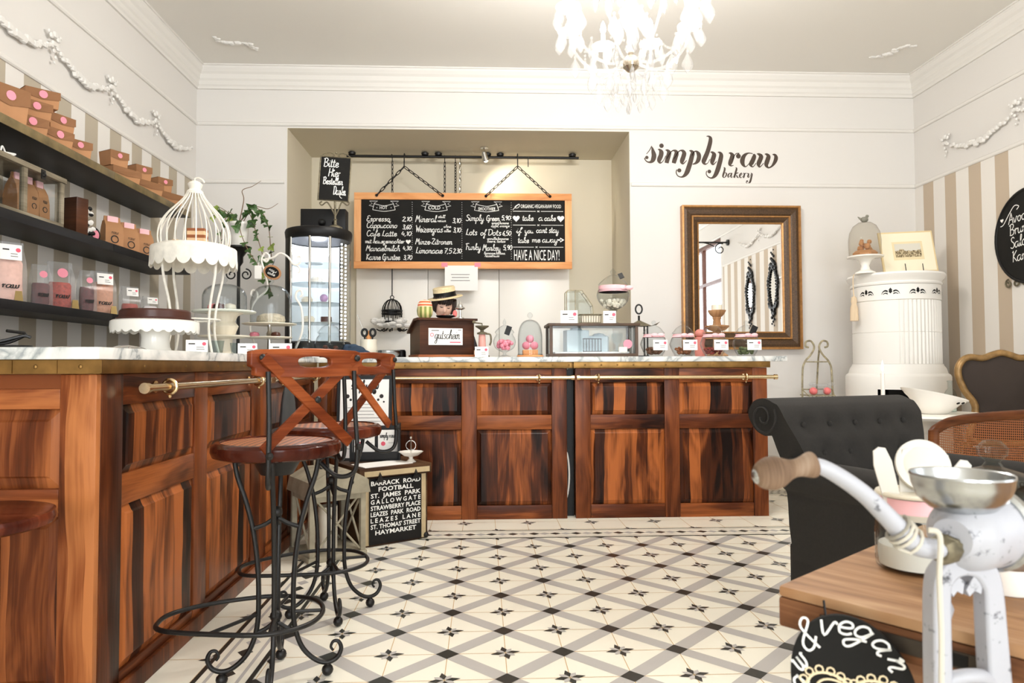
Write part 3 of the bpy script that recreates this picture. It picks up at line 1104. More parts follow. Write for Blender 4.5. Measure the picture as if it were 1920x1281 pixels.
def rail_with_hole(mb, w, h, th, bend, hw, hh, hz):
    """curved top rail with a slot handle; x across, z up, y depth"""
    N = 48
    outer, inner = [], []
    for k in range(N):
        a = 2 * math.pi * (k + 0.5) / N
        c, s = math.cos(a), math.sin(a)
        m = max(abs(c), abs(s))
        x, z = c / m, s / m
        wx = w / 2 * (1.0 if z > -0.2 else 0.94)
        outer.append((x * wx, h / 2 + z * h / 2 + 0.012 * (1 - abs(x)) * (1 if z > 0 else -0.6) * 0.5))
        q = (abs(c) ** 3 + abs(s) ** 3) ** (-1 / 3)
        inner.append((c * q * hw / 2, hz + s * q * hh / 2))
    vs, fs = [], []
    for y in (-th / 2, th / 2):
        for ring in (outer, inner):
            for x, z in ring:
                vs.append((x, y + bend * (x / (w / 2)) ** 2, z))
    for k in range(N):
        j = (k + 1) % N
        fs += [(k, j, N + j, N + k), (2 * N + k, 3 * N + k, 3 * N + j, 2 * N + j), (k, 2 * N + k, 2 * N + j, j), (N + k, N + j, 3 * N + j, 3 * N + k)]
    mb.add(vs, fs)


def make_stool(label):
    t = thing('bar_stool', label, 'bar stool', (0, 0, 0), 0, 'wrought iron bar stools with cross backs')
    SZ = 0.752
    # seat and back turned on the swivel
    SA = R(48)
    S = Matrix.Rotation(SA, 4, 'Z')
    mb = MB(S)
    mb.lathe([(0.17, SZ - 0.052), (0.192, SZ - 0.045), (0.198, SZ - 0.03), (0.196, SZ - 0.012), (0.186, SZ - 0.003), (0.17, SZ - 0.001), (0.168, SZ - 0.008)], 48)
    seat = mb.build('seat', M_STOOL_D, t)
    MB(S).lathe([(0.0, SZ - 0.004), (0.1, SZ - 0.004), (0.1685, SZ - 0.006)], 40).build('cane_top', M_CANE, seat)
    mb = MB(S @ TR(0, -0.195, 0.955))
    rail_with_hole(mb, 0.385, 0.078, 0.024, 0.035, 0.115, 0.032, 0.043)
    br = mb.build('back_rail', M_STOOL, t, bevel=0.004)
    # crossed slats, one in front of the other
    for s, y in ((1, 0.0), (-1, -0.014)):
        mb = MB(S)
        p0, p1 = Vector((-s * 0.15, -0.168 + y * 0.3, SZ - 0.01)), Vector((s * 0.165, -0.178 + y, 1.012))
        d = (p1 - p0).normalized()
        q = Vector((0, 1, 0)).cross(d).normalized() * 0.0155
        n = Vector((0, 0.006, 0))
        vs = [p + a * q + c * n for p in (p0, p1) for a in (1, -1) for c in (1, -1)]
        mb.add(vs, [(0, 1, 3, 2), (4, 6, 7, 5), (0, 4, 5, 1), (2, 3, 7, 6), (0, 2, 6, 4), (1, 5, 7, 3)])
        mb.build('back_slat', M_STOOL, t, bevel=0.002, smooth=False)
    for x, z, y in ((-0.165, 1.010, -0.178), (0.165, 1.010, -0.178), (0.004, 0.885, -0.2)):
        MB(S).ball((x, y - 0.012, z), 0.011, 10, (1, 0.6, 1)).build('bolt', M_IRON, t)
    for s in (-1, 1):
        mb = MB(S)
        x = s * 0.150
        mb.tube(cr([(x * 0.62, -0.10, SZ - 0.075), (x * 0.8, -0.15, SZ - 0.115), (x * 1.0, -0.195, SZ - 0.10), (x * 1.03, -0.205, SZ - 0.03), (x, -0.2, SZ + 0.08), (x, -0.193, 0.97)], 6), 0.0075, 10)
        mb.ball((x * 1.03, -0.21, SZ - 0.02), 0.012, 8)
        mb.build('back_post', M_IRON, t)
    # swivel plate
    MB().lathe([(0.05, 0.645), (0.075, 0.69), (0.13, 0.698), (0.13, SZ - 0.0525), (0.0, SZ - 0.0525)], 24).build('swivel_plate', M_IRON, t)
    prof = [(.128, .699), (.118, .64), (.092, .56), (.07, .47), (.056, .36), (.052, .26), (.056, .17), (.078, .10), (.115, .058), (.152, .042), (.185, .052), (.2, .08), (.192, .104), (.176, .106), (.168, .09), (.175, .078)]
    for k in range(4):
        a = R(10 + 90 * k)
        mb = MB(Matrix.Rotation(a, 4, 'Z'))
        mb.tube(cr([(r, 0, z) for r, z in prof], 5), [0.0078] * 10 + [0.0075, 0.007, 0.006, 0.005, 0.0042, 0.0042], 10)
        leg = mb.build('leg', M_IRON, t)
        mb = MB(Matrix.Rotation(a, 4, 'Z'))
        mb.ball((.158, 0, .0185), 0.0185, 12)
        mb.tube([(.158, 0, .03), (.158, 0, .042)], 0.008, 8)
        mb.build('foot_ball', M_IRON, leg)
    # cross ties with a knob at the middle
    for z, r, nm in ((0.475, 0.071, 'upper_tie'), (0.15, 0.062, 'lower_tie')):
        mb = MB(Matrix.Rotation(R(10), 4, 'Z'))
        for k in range(2):
            q = Matrix.Rotation(R(90 * k), 4, 'Z')
            mb.tube([q @ Vector(p) for p in cr([(-r, 0, z), (-r * .5, 0, z + .012), (0, 0, z + .03), (r * .5, 0, z + .012), (r, 0, z)], 5)], 0.007, 8)
        mb.ball((0, 0, z + 0.05), 0.019, 12)
        mb.build(nm, M_IRON, t)
    mb = MB()
    ring = cr([(-.34, -.04, .205), (-.30, -.12, .205), (-.12, -.16, .205), (.03, -.165, .205), (.125, -.09, .205), (.14, .03, .205), (.08, .14, .205), (-.06, .175, .205), (-.22, .12, .205), (-.32, .04, .205)], 6, True)
    mb.tube(ring, 0.0075, 10, closed=True)
    foot = mb.build('foot_ring', M_IRON, t)
    for k in range(4):
        a = R(10 + 90 * k)
        p = Vector((.053 * math.cos(a), .053 * math.sin(a), .21))
        q = min(ring, key=lambda v: (v - p * 2.6).length)
        MB().tube([p, q], 0.006, 8).build('ring_stay', M_IRON, foot)
    return t


c = atz(520, 826, 0.75)
st = make_stool('wooden cross back bar stool on iron legs, nearer of the two by the side counter')
st.location = (c.x, c.y, 0)
c = atz(622, 796, 0.75)
dup(st, (c.x, c.y, 0), R(12), 'wooden cross back bar stool on iron legs, farther one, partly behind the nearer stool')

# round wooden stool poking in at the left edge
c = atz(-62, 965, 0.64)
t = thing('round_stool', 'dark round wooden stool in front of the counter end at the left edge', 'stool', (c.x, c.y, 0))
MB().lathe([(0.0, 0.605), (0.16, 0.605), (0.176, 0.612), (0.18, 0.625), (0.176, 0.638), (0.16, 0.642), (0.0, 0.64)], 48).build('seat', M_STOOL_D, t)
for k in range(4):
    a = R(45 + 90 * k)
    MB().tube([(0.05 * math.cos(a), 0.05 * math.sin(a), 0.604), (0.06 * math.cos(a), 0.06 * math.sin(a), 0.0)], [0.016, 0.012], 10).build('leg', M_STOOL_D, t)
MB().tube([(0.055 * math.cos(R(9 * k)), 0.055 * math.sin(R(9 * k)), 0.25) for k in range(40)], 0.008, 8, closed=True).build('foot_ring', M_IRON, t)

# ================================================================ bus blind crate and the things round it
P0 = atz(677, 1030, 0)
P1 = atz(803, 1009, 0)
ex = Vector((P1.x - P0.x, P1.y - P0.y, 0))
CW = ex.length
crz = math.atan2(ex.y, ex.x)
CHT = 0.43
cr_t = thing('sign_crate', 'weathered wooden crate with a black bus route sign on its front', 'crate', (P0.x, P0.y, 0), crz)
CM = WM[cr_t.name]
M_CRATE = wood('crate_wood', 'X', 'Z', lin(30, 20, 13), lin(66, 44, 28), lin(104, 74, 48), 0.3, 0.6, plankw=0.3)
M_SAND = mat('sandy_canvas', lin(186, 166, 130), 0.8, noise=0.1, nscale=20)
MB(CM).box(0, CW, 0.012, 0.33, 0.0, CHT - 0.055).build('box', M_CRATE, cr_t, world=True, smooth=False)
MB(CM).box(-0.015, CW + 0.015, -0.012, 0.345, CHT - 0.055, CHT, 0.003).build('lid', M_CRATE, cr_t, world=True)
mb = MB(CM)
mb.box(0.012, CW - 0.0, -0.016, -0.0125, CHT - 0.047, CHT - 0.018)
for x0, x1 in ((0.014, 0.05), (CW - 0.05, CW - 0.014)):
    mb.box(x0, x1, 0.004, 0.0125, 0.01, CHT - 0.06)
mb.build('canvas_trim', M_SAND, cr_t, world=True, smooth=False)
sg = MB(CM).box(0.046, CW - 0.046, -0.004, 0.0035, 0.012, CHT - 0.06).build('route_sign', M_BLACK, cr_t, world=True, smooth=False)
mb = MB()
PL = CM @ plane((CW / 2, -0.0045, 0), (1, 0, 0), (0, 0, 1))
lines = ['BARRACK  ROAD', 'FOOTBALL', 'ST.  JAMES  PARK', 'G A L L O W G A T E', 'STRAWBERRY PLACE', 'LEAZES  PARK  ROAD', 'L E A Z E S   L A N E', "ST. THOMAS' STREET", 'HAYMARKET']
lw = [0.99, 0.70, 1, 1, 1, 1, 1, 1, 0.82]
for i, s in enumerate(lines):
    z = CHT - 0.062 - 0.0335 * (i + 1) - 0.003
    block(mb, s, PL @ Matrix.Translation((0, z, 0)), 0.0235, (CW - 0.105) * lw[i], bold=0.0008, align='c', z=0.0006)
mb.build('route_lettering', M_CHALK, sg, world=True, smooth=False)
for x in (0.10, CW - 0.09):
    mb = MB(CM @ TR(x, -0.018, CHT - 0.05))
    mb.prism([(-0.022, -0.03), (0.022, -0.03), (0.0, 0.024)], 0.006, plane((0, 0, 0), (1, 0, 0), (0, 0, 1)))
    mb.ball((0, -0.006, 0.005), 0.009, 8)
    mb.build('latch', M_IRON, cr_t, world=True)
for x in (0.012, CW - 0.012):
    MB(CM).ball((x, 0.008, 0.02), 0.018, 8).build('corner_cap', M_IRON, cr_t, world=True)

# papers on the crate
tag(MB(CM @ TR(0.12, 0.06, CHT, R(4))).box(-0.10, 0.20, -0.05, 0.12, 0, 0.003).build('newspaper', M_PAPER, smooth=False), 'white newspaper lying on the lid of the bus sign crate', 'newspaper')
# silver ring holder dish
c = CM @ Vector((CW - 0.07, 0.08, CHT))
t = thing('ring_dish', 'small white scalloped dish with a silver ring handle on the crate', 'dish', c)
MB().lathe([(0.0, 0.006), (0.03, 0.004), (0.03, 0.0), (0.012, 0.018), (0.012, 0.03), (0.04, 0.036), (0.066, 0.055), (0.07, 0.06), (0.064, 0.058), (0.036, 0.042), (0.0, 0.04)], 32, wob=lambda a, i: 1 + 0.05 * math.sin(12 * a) * (i > 6)).build('dish', M_WHITE, t)
mb = MB()
mb.tube([(0, 0, 0.04), (0, 0, 0.135)], [0.005, 0.004], 8)
mb.ball((0, 0, 0.14), 0.008, 8)
mb.tube([(0.028 * math.cos(R(15 * k)), 0, 0.095 + 0.028 * math.sin(R(15 * k))) for k in range(24)], 0.0025, 6, closed=True)
mb.build('handle', M_CHROME, t)
# leaflet holder with two cards
c = CM @ Vector((0.205, 0.26, CHT))
t = thing('leaflet_stand', 'black stand holding white printed leaflets on the crate', 'leaflet stand', c, R(4))
M = WM[t.name]
mb = MB(M)
mb.box(-0.14, 0.135, -0.045, 0.05, 0, 0.012)
mb.box(-0.14, 0.135, 0.03, 0.05, 0, 0.20)
mb.box(-0.14, 0.135, -0.045, -0.037, 0, 0.055)
mb.box(-0.15, -0.135, -0.045, 0.05, 0, 0.215)
mb.box(0.125, 0.14, -0.045, 0.05, 0, 0.215)
mb.build('holder', M_BLACK, t, world=True, smooth=False)


def small_print(mb, M, w, h, z=0.0006, title=True, dot=True, seed=0):
    """tiny print of a card: a heading stroke, faint lines and a pink stamp"""
    rnd = random.Random(seed)
    mb.m = 1
    if title:
        mb.ribbon([(-w * .38, h * .2, 0), (-w * .08, h * .2, 0)], h * .09, M, z)
    mb.m = 2
    for k in range(2):
        mb.ribbon([(-w * .02, h * (-.06 - .16 * k), 0), (w * (.25 + .1 * rnd.random()), h * (-.06 - .16 * k), 0)], h * .05, M, z)
    if dot:
        mb.m = 3
        mb.disc((w * .33, h * .2), h * .14, M, 12, z)


CARD = [M_PAPER, M_INK, M_GREYINK, M_RED]
for x in (-0.07, 0.068):
    mb = MB(M)
    mb.box(x - 0.06, x + 0.058, 0.02, 0.0295, 0.016, 0.175)
    L = M @ plane((x, 0.0195, 0.13), (1, 0, 0), (0, 0, 1))
    mb.M = I4
    mb.m = 1
    scribe(mb, 'simply raw', L @ Matrix.Translation((-0.052, 0.0, 0)), 0.03, 0.0016, calli=1.2, width=0.088, z=0.0006)
    mb.m = 3
    mb.disc((-0.03, -0.035), 0.013, L, 14, 0.0006)
    mb.m = 2
    mb.ribbon([(0.0, -0.03), (0.045, -0.03)], 0.002, L, 0.0006)
    mb.build('leaflet', CARD, t, world=True, smooth=False)

# tall poster on a black board behind
c = atz(676, 868, 0.44)
c = at(672, 860, 4.16)
t = thing('poster_board', 'tall white printed poster with a black logo on a black easel board behind the crate', 'poster', (c.x, 4.285, 0))
M = WM[t.name] @ Matrix.Rotation(R(-6), 4, 'X')
mb = MB(M)
mb.box(-0.17, 0.17, 0.0, 0.016, 0.0, 0.93)
mb.build('board', M_BLACK, t, world=True, smooth=False)
MB(M).box(-0.17, 0.17, -0.03, 0.0, 0.40, 0.412).build('ledge', M_BLACK, t, world=True, smooth=False)
mb = MB(M)
mb.box(-0.15, 0.15, -0.002, -0.0005, 0.42, 0.905)
L = M @ plane((0, -0.0025, 0.85), (1, 0, 0), (0, 0, 1))
mb.M = I4
mb.m = 1
scribe(mb, 'simply raw', L @ Matrix.Translation((-0.085, -0.005, 0)), 0.055, 0.0035, calli=1.3, width=0.17, z=0.0006)
for s in (-1, 1):
    for dx, dz, r in ((0.105, -0.05, 0.013), (0.085, -0.072, 0.008), (0.12, -0.085, 0.006)):
        mb.disc((s * dx, dz), r, L, 10, 0.0006)
mb.m = 2
for k in range(14):
    wq = 0.06 + 0.05 * abs(math.sin(k * 2.1))
    mb.ribbon([(-wq, -0.10 - k * 0.021), (wq, -0.10 - k * 0.021)], 0.003, L, 0.0006)
mb.build('poster', CARD, t, world=True, smooth=False)

# pale wooden lantern on the floor
c = atz(616, 1030, 0)
t = thing('lantern', 'weathered white wooden lantern with crossed bars standing behind the bar stools', 'lantern', tuple(CM @ Vector((-0.178, 0.02, 0))), crz)
M_LANT = mat('limewashed_wood', lin(150, 142, 122), 0.7, noise=0.22, nscale=16)
w = 0.135
mb = MB()
mb.box(-w - 0.02, w + 0.02, -w - 0.02, w + 0.02, 0.0, 0.03, 0.004)
mb.build('base', M_LANT, t)
for sx in (-1, 1):
    for sy in (-1, 1):
        MB().box(sx * w - 0.014, sx * w + 0.014, sy * w - 0.014, sy * w + 0.014, 0.03, 0.33, 0.003).build('post', M_LANT, t)
for k in range(4):
    mb = MB(Matrix.Rotation(R(90 * k), 4, 'Z'))
    for s in (-1, 1):
        mb.tube([(-s * 0.12, -w, 0.04), (s * 0.12, -w, 0.32)], 0.006, 6)
    mb.box(-w + 0.014, w - 0.014, -w - 0.012, -w + 0.012, 0.30, 0.33)
    mb.build('cross_bar', M_LANT, t)
mb = MB()
mb.lathe([(0.0, 0.44), (0.02, 0.44), (0.02, 0.445), (0, 0.45)], 12)
mb.prism([(-0.165, 0.33), (0.165, 0.33), (0.15, 0.40), (0.07, 0.445), (-0.07, 0.445), (-0.15, 0.40)], 0.34, plane((0, -0.17, 0), (1, 0, 0), (0, 0, 1)) @ Matrix.Translation((0, 0, -0.34)))
mb.m = 1
for x in (-0.06, 0.06):
    mb.tube([(x, -0.172, 0.39), (x, -0.1695, 0.39)], 0.013, 12)
mb.build('roof', [M_LANT, M_BLACK], t)
mb = MB()
mb.tube([(0.05 * math.cos(R(15 * k)), 0, 0.47 + 0.035 * math.sin(R(15 * k))) for k in range(24)], 0.005, 6, closed=True)
mb.build('ring_handle', M_IRON, t)
MB().lathe([(0, 0.03), (0.05, 0.03), (0.05, 0.25), (0.03, 0.247), (0, 0.245)], 24).build('candle', M_CREAM, t)

# dark bag and clear bag hanging from the side rail
mb = MB()
c = Vector((XC + 0.075, 3.60, 0.0))
prof = [(0.905, 0.02), (0.88, 0.06), (0.80, 0.10), (0.66, 0.12), (0.58, 0.115), (0.545, 0.06)]
mb.tube([(c.x, c.y, z) for z, r in prof], [r for z, r in prof], 16, flat=0.28)
mb.M = I4
o = mb.build('cloth_bag', mat('charcoal_cloth', lin(58, 58, 58), 0.9), sub=1)
tag(o, 'dark grey cloth bag hanging from the brass rail behind the nearer bar stool', 'bag')

# ================================================================ right side: stove, chairs
sc_ = Vector((3.165, 5.18))
t = thing('tiled_stove', 'round white tiled stove standing in the corner of the room', 'stove', (sc_.x, sc_.y, 0))
ST = lambda y, px=1684: HC + (685 - y) * (5.16 * 0.999 + 3.1 * 0.0422 - 0.3) / 1300
zt = 1.685
M_TILE = mat('white_glazed_tile', lin(240, 238, 233), 0.42, spec=0.3)
bas = lambda r: [(r, z) for r, z in ()]


def flute(a, i):
    return 1.0


# drum of fluted tiles: plain left half, fluted right half, joints between the tile rows
z0, z1 = 0.985, 1.455
prof = []
for k in range(2):
    a0 = z0 + (z1 - z0) * k / 2
    a1 = z0 + (z1 - z0) * (k + 1) / 2
    prof += [(0.297, a0), (0.301, a0 + 0.003), (0.301, a1 - 0.003), (0.297, a1)]
dr = MB().lathe(prof, 640, wob=lambda a, i: 1 - (0.026 * (0.5 - 0.5 * math.cos(a * 64)) if R(242) < a < R(332) else 0) - (0.006 if abs((a * 4 / math.pi) % 1 - 0.5) < 0.0125 and False else 0)).build('tile_drum', M_TILE, t)
MB().lathe([(0.0, 0.80), (0.357, 0.80), (0.357, 0.89), (0.35, 0.905), (0.335, 0.915), (0.325, 0.95), (0.31, 0.972), (0.306, z0), (0, z0)], 96).build('waist', M_TILE, t)
# base with an arched fire opening: front wall left open
mb = MB()
mb.open_lathe([(0.357, 0.0), (0.357, 0.80), (0.30, 0.80)], 48, Matrix.Rotation(R(-118 + 24), 4, 'Z'), R(312))
mb.lathe([(0.0, 0.0), (0.356, 0.0), (0.356, 0.5), (0.0, 0.5)], 48)
mb.build('base', M_TILE, t)
MB().box(-0.2, 0.2, -0.22, 0.2, 0.501, 0.799).build('firebox', M_BLACK, t, smooth=False)
# frieze with pierced black palmettes, crown moulding
MB().lathe([(0.296, z1), (0.304, z1 + 0.004), (0.304, z1 + 0.115), (0.0, z1 + 0.115)], 96).build('frieze', M_TILE, t)
mb = MB()
for ang in (-160, -127, -93, -60, -27):
    A = R(ang)

    def pt(u, v):
        q = A + u / 0.305
        return Vector((0.3055 * math.cos(q), 0.3055 * math.sin(q), z1 + 0.058 + v))
    for P in ([(0, -0.012), (0.014, 0.004), (0.008, 0.008), (0.012, 0.014), (0, 0.032), (-0.012, 0.014), (-0.008, 0.008), (-0.014, 0.004)],):
        mb.add([pt(*p) for p in P], [tuple(range(len(P)))])
    for s in (-1, 1):
        for off, lw_ in ((0.0, 0.007), (-0.018, 0.005)):
            cv = cr([Vector((s * x, z + off, 0)) for x, z in ((0.018, 0.004), (0.034, 0.01), (0.05, 0.002), (0.06, -0.016))][: 4 if off == 0 else 3], 4)
            n = len(cv)
            vs = []
            for i, p in enumerate(cv):
                ww = lw_ * (1 - 0.6 * i / n)
                vs += [pt(p.x, p.y + ww), pt(p.x, p.y - ww)]
            mb.add(vs, [(2 * i, 2 * i + 1, 2 * i + 3, 2 * i + 2) for i in range(n - 1)])
mb.build('pierced_ornament', M_BLACK, t, smooth=False)
MB().lathe([(0.29, z1 + 0.115), (0.31, z1 + 0.118), (0.314, z1 + 0.13), (0.306, z1 + 0.14), (0.314, z1 + 0.155), (0.33, z1 + 0.175), (0.337, z1 + 0.19), (0.33, z1 + 0.205), (0.0, z1 + 0.205)], 96).build('crown', M_TILE, t)
ZST = z1 + 0.2056

# cloche on a cake stand, on the stove
c = at(1620, 503, 5.06)
t = thing('cake_stand', 'white cake stand under a glass dome with a gold treat, on top of the stove', 'cake stand', (c.x + 0.01, 5.06, ZST))
MB().lathe([(0, 0), (0.075, 0), (0.07, 0.012), (0.035, 0.03), (0.028, 0.06), (0.045, 0.1), (0.07, 0.115), (0.125, 0.122), (0.128, 0.132), (0.0, 0.13)], 40).build('stand', M_PORC, t)
cl = MB().open_lathe([(0.11, 0.134), (0.113, 0.25), (0.105, 0.31), (0.08, 0.36), (0.045, 0.385), (0.0, 0.393)], 40).build('dome', glassy('dusty_dome', (0.90, 0.89, 0.86), 1.45, 0.05, milk=0.12, milkcol=lin(214, 206, 190)), t)
mb = MB()
mb.ball((0, 0, 0.41), 0.024, 10, (1.3, 0.9, 0.9))
mb.ball((0.022, 0, 0.435), 0.013, 8)
mb.tube([(-0.03, 0, 0.415), (-0.05, 0, 0.43)], [0.01, 0.003], 6)
mb.build('bird_knob', mat('grey_bird', lin(132, 130, 118), 0.6), cl)
mb = MB()
mb.lathe([(0, 0.131), (0.07, 0.131), (0.08, 0.155), (0.06, 0.175), (0, 0.18)], 20, wob=lambda a, i: 1 + 0.1 * math.sin(7 * a))
for k in range(7):
    mb.ball((0.03 * math.cos(k * 2.4), 0.03 * math.sin(k * 2.4), 0.18 + 0.012 * k), 0.028 - 0.002 * k, 8)
tag(mb.build('gold_treat', mat('gold_sugar', lin(196, 138, 84), 0.4, 0.3)), 'golden sugared treat under the glass dome on the stove', 'treat').location = t.location
# tassel hanging from the stove edge
c = Vector((sc_.x - 0.352, sc_.y - 0.05, 0))
mb = MB(TR(c.x, c.y, 0))
mb.tube(cr([(0.06, 0.03, ZST + 0.005), (0.005, 0, ZST + 0.002), (-0.004, 0, ZST - 0.06), (0, 0, ZST - 0.16)], 5), 0.004, 6)
tg = thing('curtain_tassel', 'beige cord tassel hanging from the edge of the stove top', 'tassel', (c.x, c.y, ZST))
M_TAS = mat('beige_cord', lin(218, 196, 166), 0.9)
mb.build('cord', M_TAS, tg, world=True)
MB(TR(c.x, c.y, 0)).lathe([(0.0, ZST - 0.35), (0.03, ZST - 0.348), (0.027, ZST - 0.25), (0.018, ZST - 0.22), (0.022, ZST - 0.2), (0.018, ZST - 0.17), (0.005, ZST - 0.16)], 16, wob=lambda a, i: 1 + 0.06 * math.sin(9 * a)).build('fringe', M_TAS, tg, world=True)

# framed print on a little wire easel, on the stove
c = at(1706, 500, 5.08)
t = thing('framed_print', 'cream matted old town print leaning on a wire easel on the stove', 'picture', (c.x, 5.06, ZST), R(-3))
M = WM[t.name] @ TR(0, 0, 0.012) @ Matrix.Rotation(R(-10), 4, 'X') @ Matrix.Rotation(R(-2.5), 4, 'Y')
M_MAT = mat('cream_mat', lin(243, 234, 208), 0.8)
mb = MB(M)
W2, H2 = 0.205, 0.325
mb.box(-W2, W2, 0, 0.014, 0, H2, 0.002)
mb.build('frame', mat('pale_gold_frame', lin(226, 204, 156), 0.5), t, world=True)
MB(M).box(-W2 + 0.012, W2 - 0.012, -0.001, -0.0002, 0.012, H2 - 0.012).build('mat_board', M_MAT, t, world=True, smooth=False)


def town_print():
    n = NT('town_print')
    tc = n.n('ShaderNodeTexCoord')
    sp = n.n('ShaderNodeSeparateXYZ')
    n.l(tc.outputs['Object'], sp.inputs[0])
    nz = n.n('ShaderNodeTexNoise', i_Scale=34.0, i_Detail=6.0)
    n.l(tc.outputs['Object'], nz.inputs['Vector'])
    h = n.math('ADD', n.math('MULTIPLY', nz.outputs[0], 0.08), n.math('SUBTRACT', 0.155, sp.outputs[2]))
    n2 = n.n('ShaderNodeTexNoise', i_Scale=90.0, i_Detail=3.0)
    n.l(tc.outputs['Object'], n2.inputs['Vector'])
    land = n.ramp(n2.outputs[0], [(0.35, lin(88, 76, 58)), (0.5, lin(164, 146, 112)), (0.65, lin(216, 202, 170))])
    mx = n.n('ShaderNodeMix', data_type='RGBA')
    n.l(n.math('LESS_THAN', 0.01, h), mx.inputs[0])
    mx.inputs[6].default_value = lin(216, 212, 200)
    n.l(land, mx.inputs[7])
    n.l(mx.outputs[2], n.b.inputs['Base Color'])
    n.set(Roughness=0.8)
    return n.m


mb = MB(M)
mb.box(-0.115, 0.115, -0.0014, -0.0011, 0.10, 0.245)
mb.m = 1
mb.box(-0.098, 0.098, -0.0022, -0.0016, 0.122, 0.228)
mb.build('print', [mat('print_border', lin(232, 216, 176), 0.8), town_print()], t, world=True, smooth=False)
mb = MB(WM[t.name])
for x in (-0.06, 0.07):
    mb.tube(cr([(x, 0.1, 0.004), (x, -0.03, 0.004), (x, -0.036, 0.012), (x - 0.004, -0.03, 0.075)], 4), 0.003, 6)
mb.tube([(-0.06, 0.1, 0.004), (0.07, 0.1, 0.004)], 0.003, 6)
mb.tube([(0.0, 0.1, 0.004), (0.0, 0.062, 0.25)], 0.003, 6)
mb.build('wire_easel', M_IRON, t, world=True)

# antique wire stand with pink candies
c = atz(1535, 905, 0.0)
c = Vector((2.67, 5.44, 0))
M_WIRE = mat('chipped_cream_paint', lin(150, 140, 112), 0.5, noise=0.45, nscale=40)
t = thing('wire_stand', 'tall chipped cream wire stand with curled top between the mirror and the stove', 'stand', c)
for s in (-1, 1):
    mb = MB()
    mb.tube(cr([(s * 0.14, 0, 0.0), (s * 0.125, 0, 0.5), (s * 0.12, 0, 0.9), (s * 0.10, 0, 1.0), (s * 0.05, 0, 1.06), (s * 0.02, 0, 1.12), (s * 0.045, 0, 1.17), (s * 0.085, 0, 1.165), (s * 0.09, 0, 1.13), (s * 0.065, 0, 1.12)], 6), 0.008, 8)
    mb.build('upright', M_WIRE, t)
mb = MB()
mb.tube(cr([(0.03, 0.02, 1.10), (0.055, 0.1, 0.95), (0.065, 0.16, 0.6), (0.075, 0.2, 0.0)], 6), 0.007, 8)
mb.build('rear_leg', M_WIRE, t)
mb = MB()
for z, wq in ((1.005, 0.098), (0.785, 0.125), (0.40, 0.13)):
    mb.tube([(-wq, 0, z), (wq, 0, z)], 0.005, 6)
mb.build('cross_bar', M_WIRE, t)
sh = MB().box(-0.105, 0.105, -0.08, 0.08, 0.735, 0.742).build('tray', M_WIRE, t, smooth=False)
mb = MB()
for k in range(9):
    mb.tube([(-0.105 + k * 0.026, -0.08, 0.735), (-0.105 + k * 0.026, -0.084, 0.70)], 0.003, 6)
mb.tube([(-0.105, -0.084, 0.70), (0.105, -0.084, 0.70)], 0.003, 6)
for x in (-0.105, 0.105):
    mb.tube([(x, -0.06, 0.74), (x * 1.19, 0, 0.787)], 0.004, 6)
mb.build('tray_edge', M_WIRE, sh)
for k in range(2):
    x = -0.055 + 0.11 * k
    o = MB(TR(c.x + x, c.y - 0.045, 0.743 + 0.03)).ball((0, 0, 0), 0.03, 16, (1.0, 1.15, 1)).build('candy_ball', mat('salmon_pink', lin(232, 122, 122), 0.4) if k == 0 else bpy.data.materials['salmon_pink'])
    tag(o, ['pink candy ball on the left of the wire stand tray', 'pink candy ball on the right of the wire stand tray'][k], 'candy', 'pink candies on the wire stand')
mb = MB(TR(c.x, c.y - 0.045, 0.743))
mb.tube([(-0.022, 0, 0.027), (0.022, 0, 0.027)], 0.026, 12)
mb.ball((-0.07, -0.015, 0.085), 0.02, 8, (1.6, 0.5, 0.8))
mb.ball((0.08, -0.015, 0.085), 0.02, 8, (1.6, 0.5, 0.8))
mb.tube([(-0.06, 0, 0.075), (0.06, 0, 0.075)], 0.012, 8)
tag(mb.build('wrapped_sweets', M_PLASTIC), 'cellophane wrapped sweets between the pink candies on the wire stand', 'sweets')

# charcoal tufted armchair
M_CHAR = mat('charcoal_linen', lin(36, 33, 30), 0.95, noise=0.12, nscale=120, bump=0.15, bscale=500)
L0 = Vector((1.09, 2.40))
beta = R(20)
t = thing('tufted_armchair', 'charcoal button tufted armchair with scrolled back and rolled arms', 'armchair', (L0.x + 0.31 * math.cos(beta), L0.y + 0.31 * math.sin(beta), 0), beta)
M = WM[t.name]
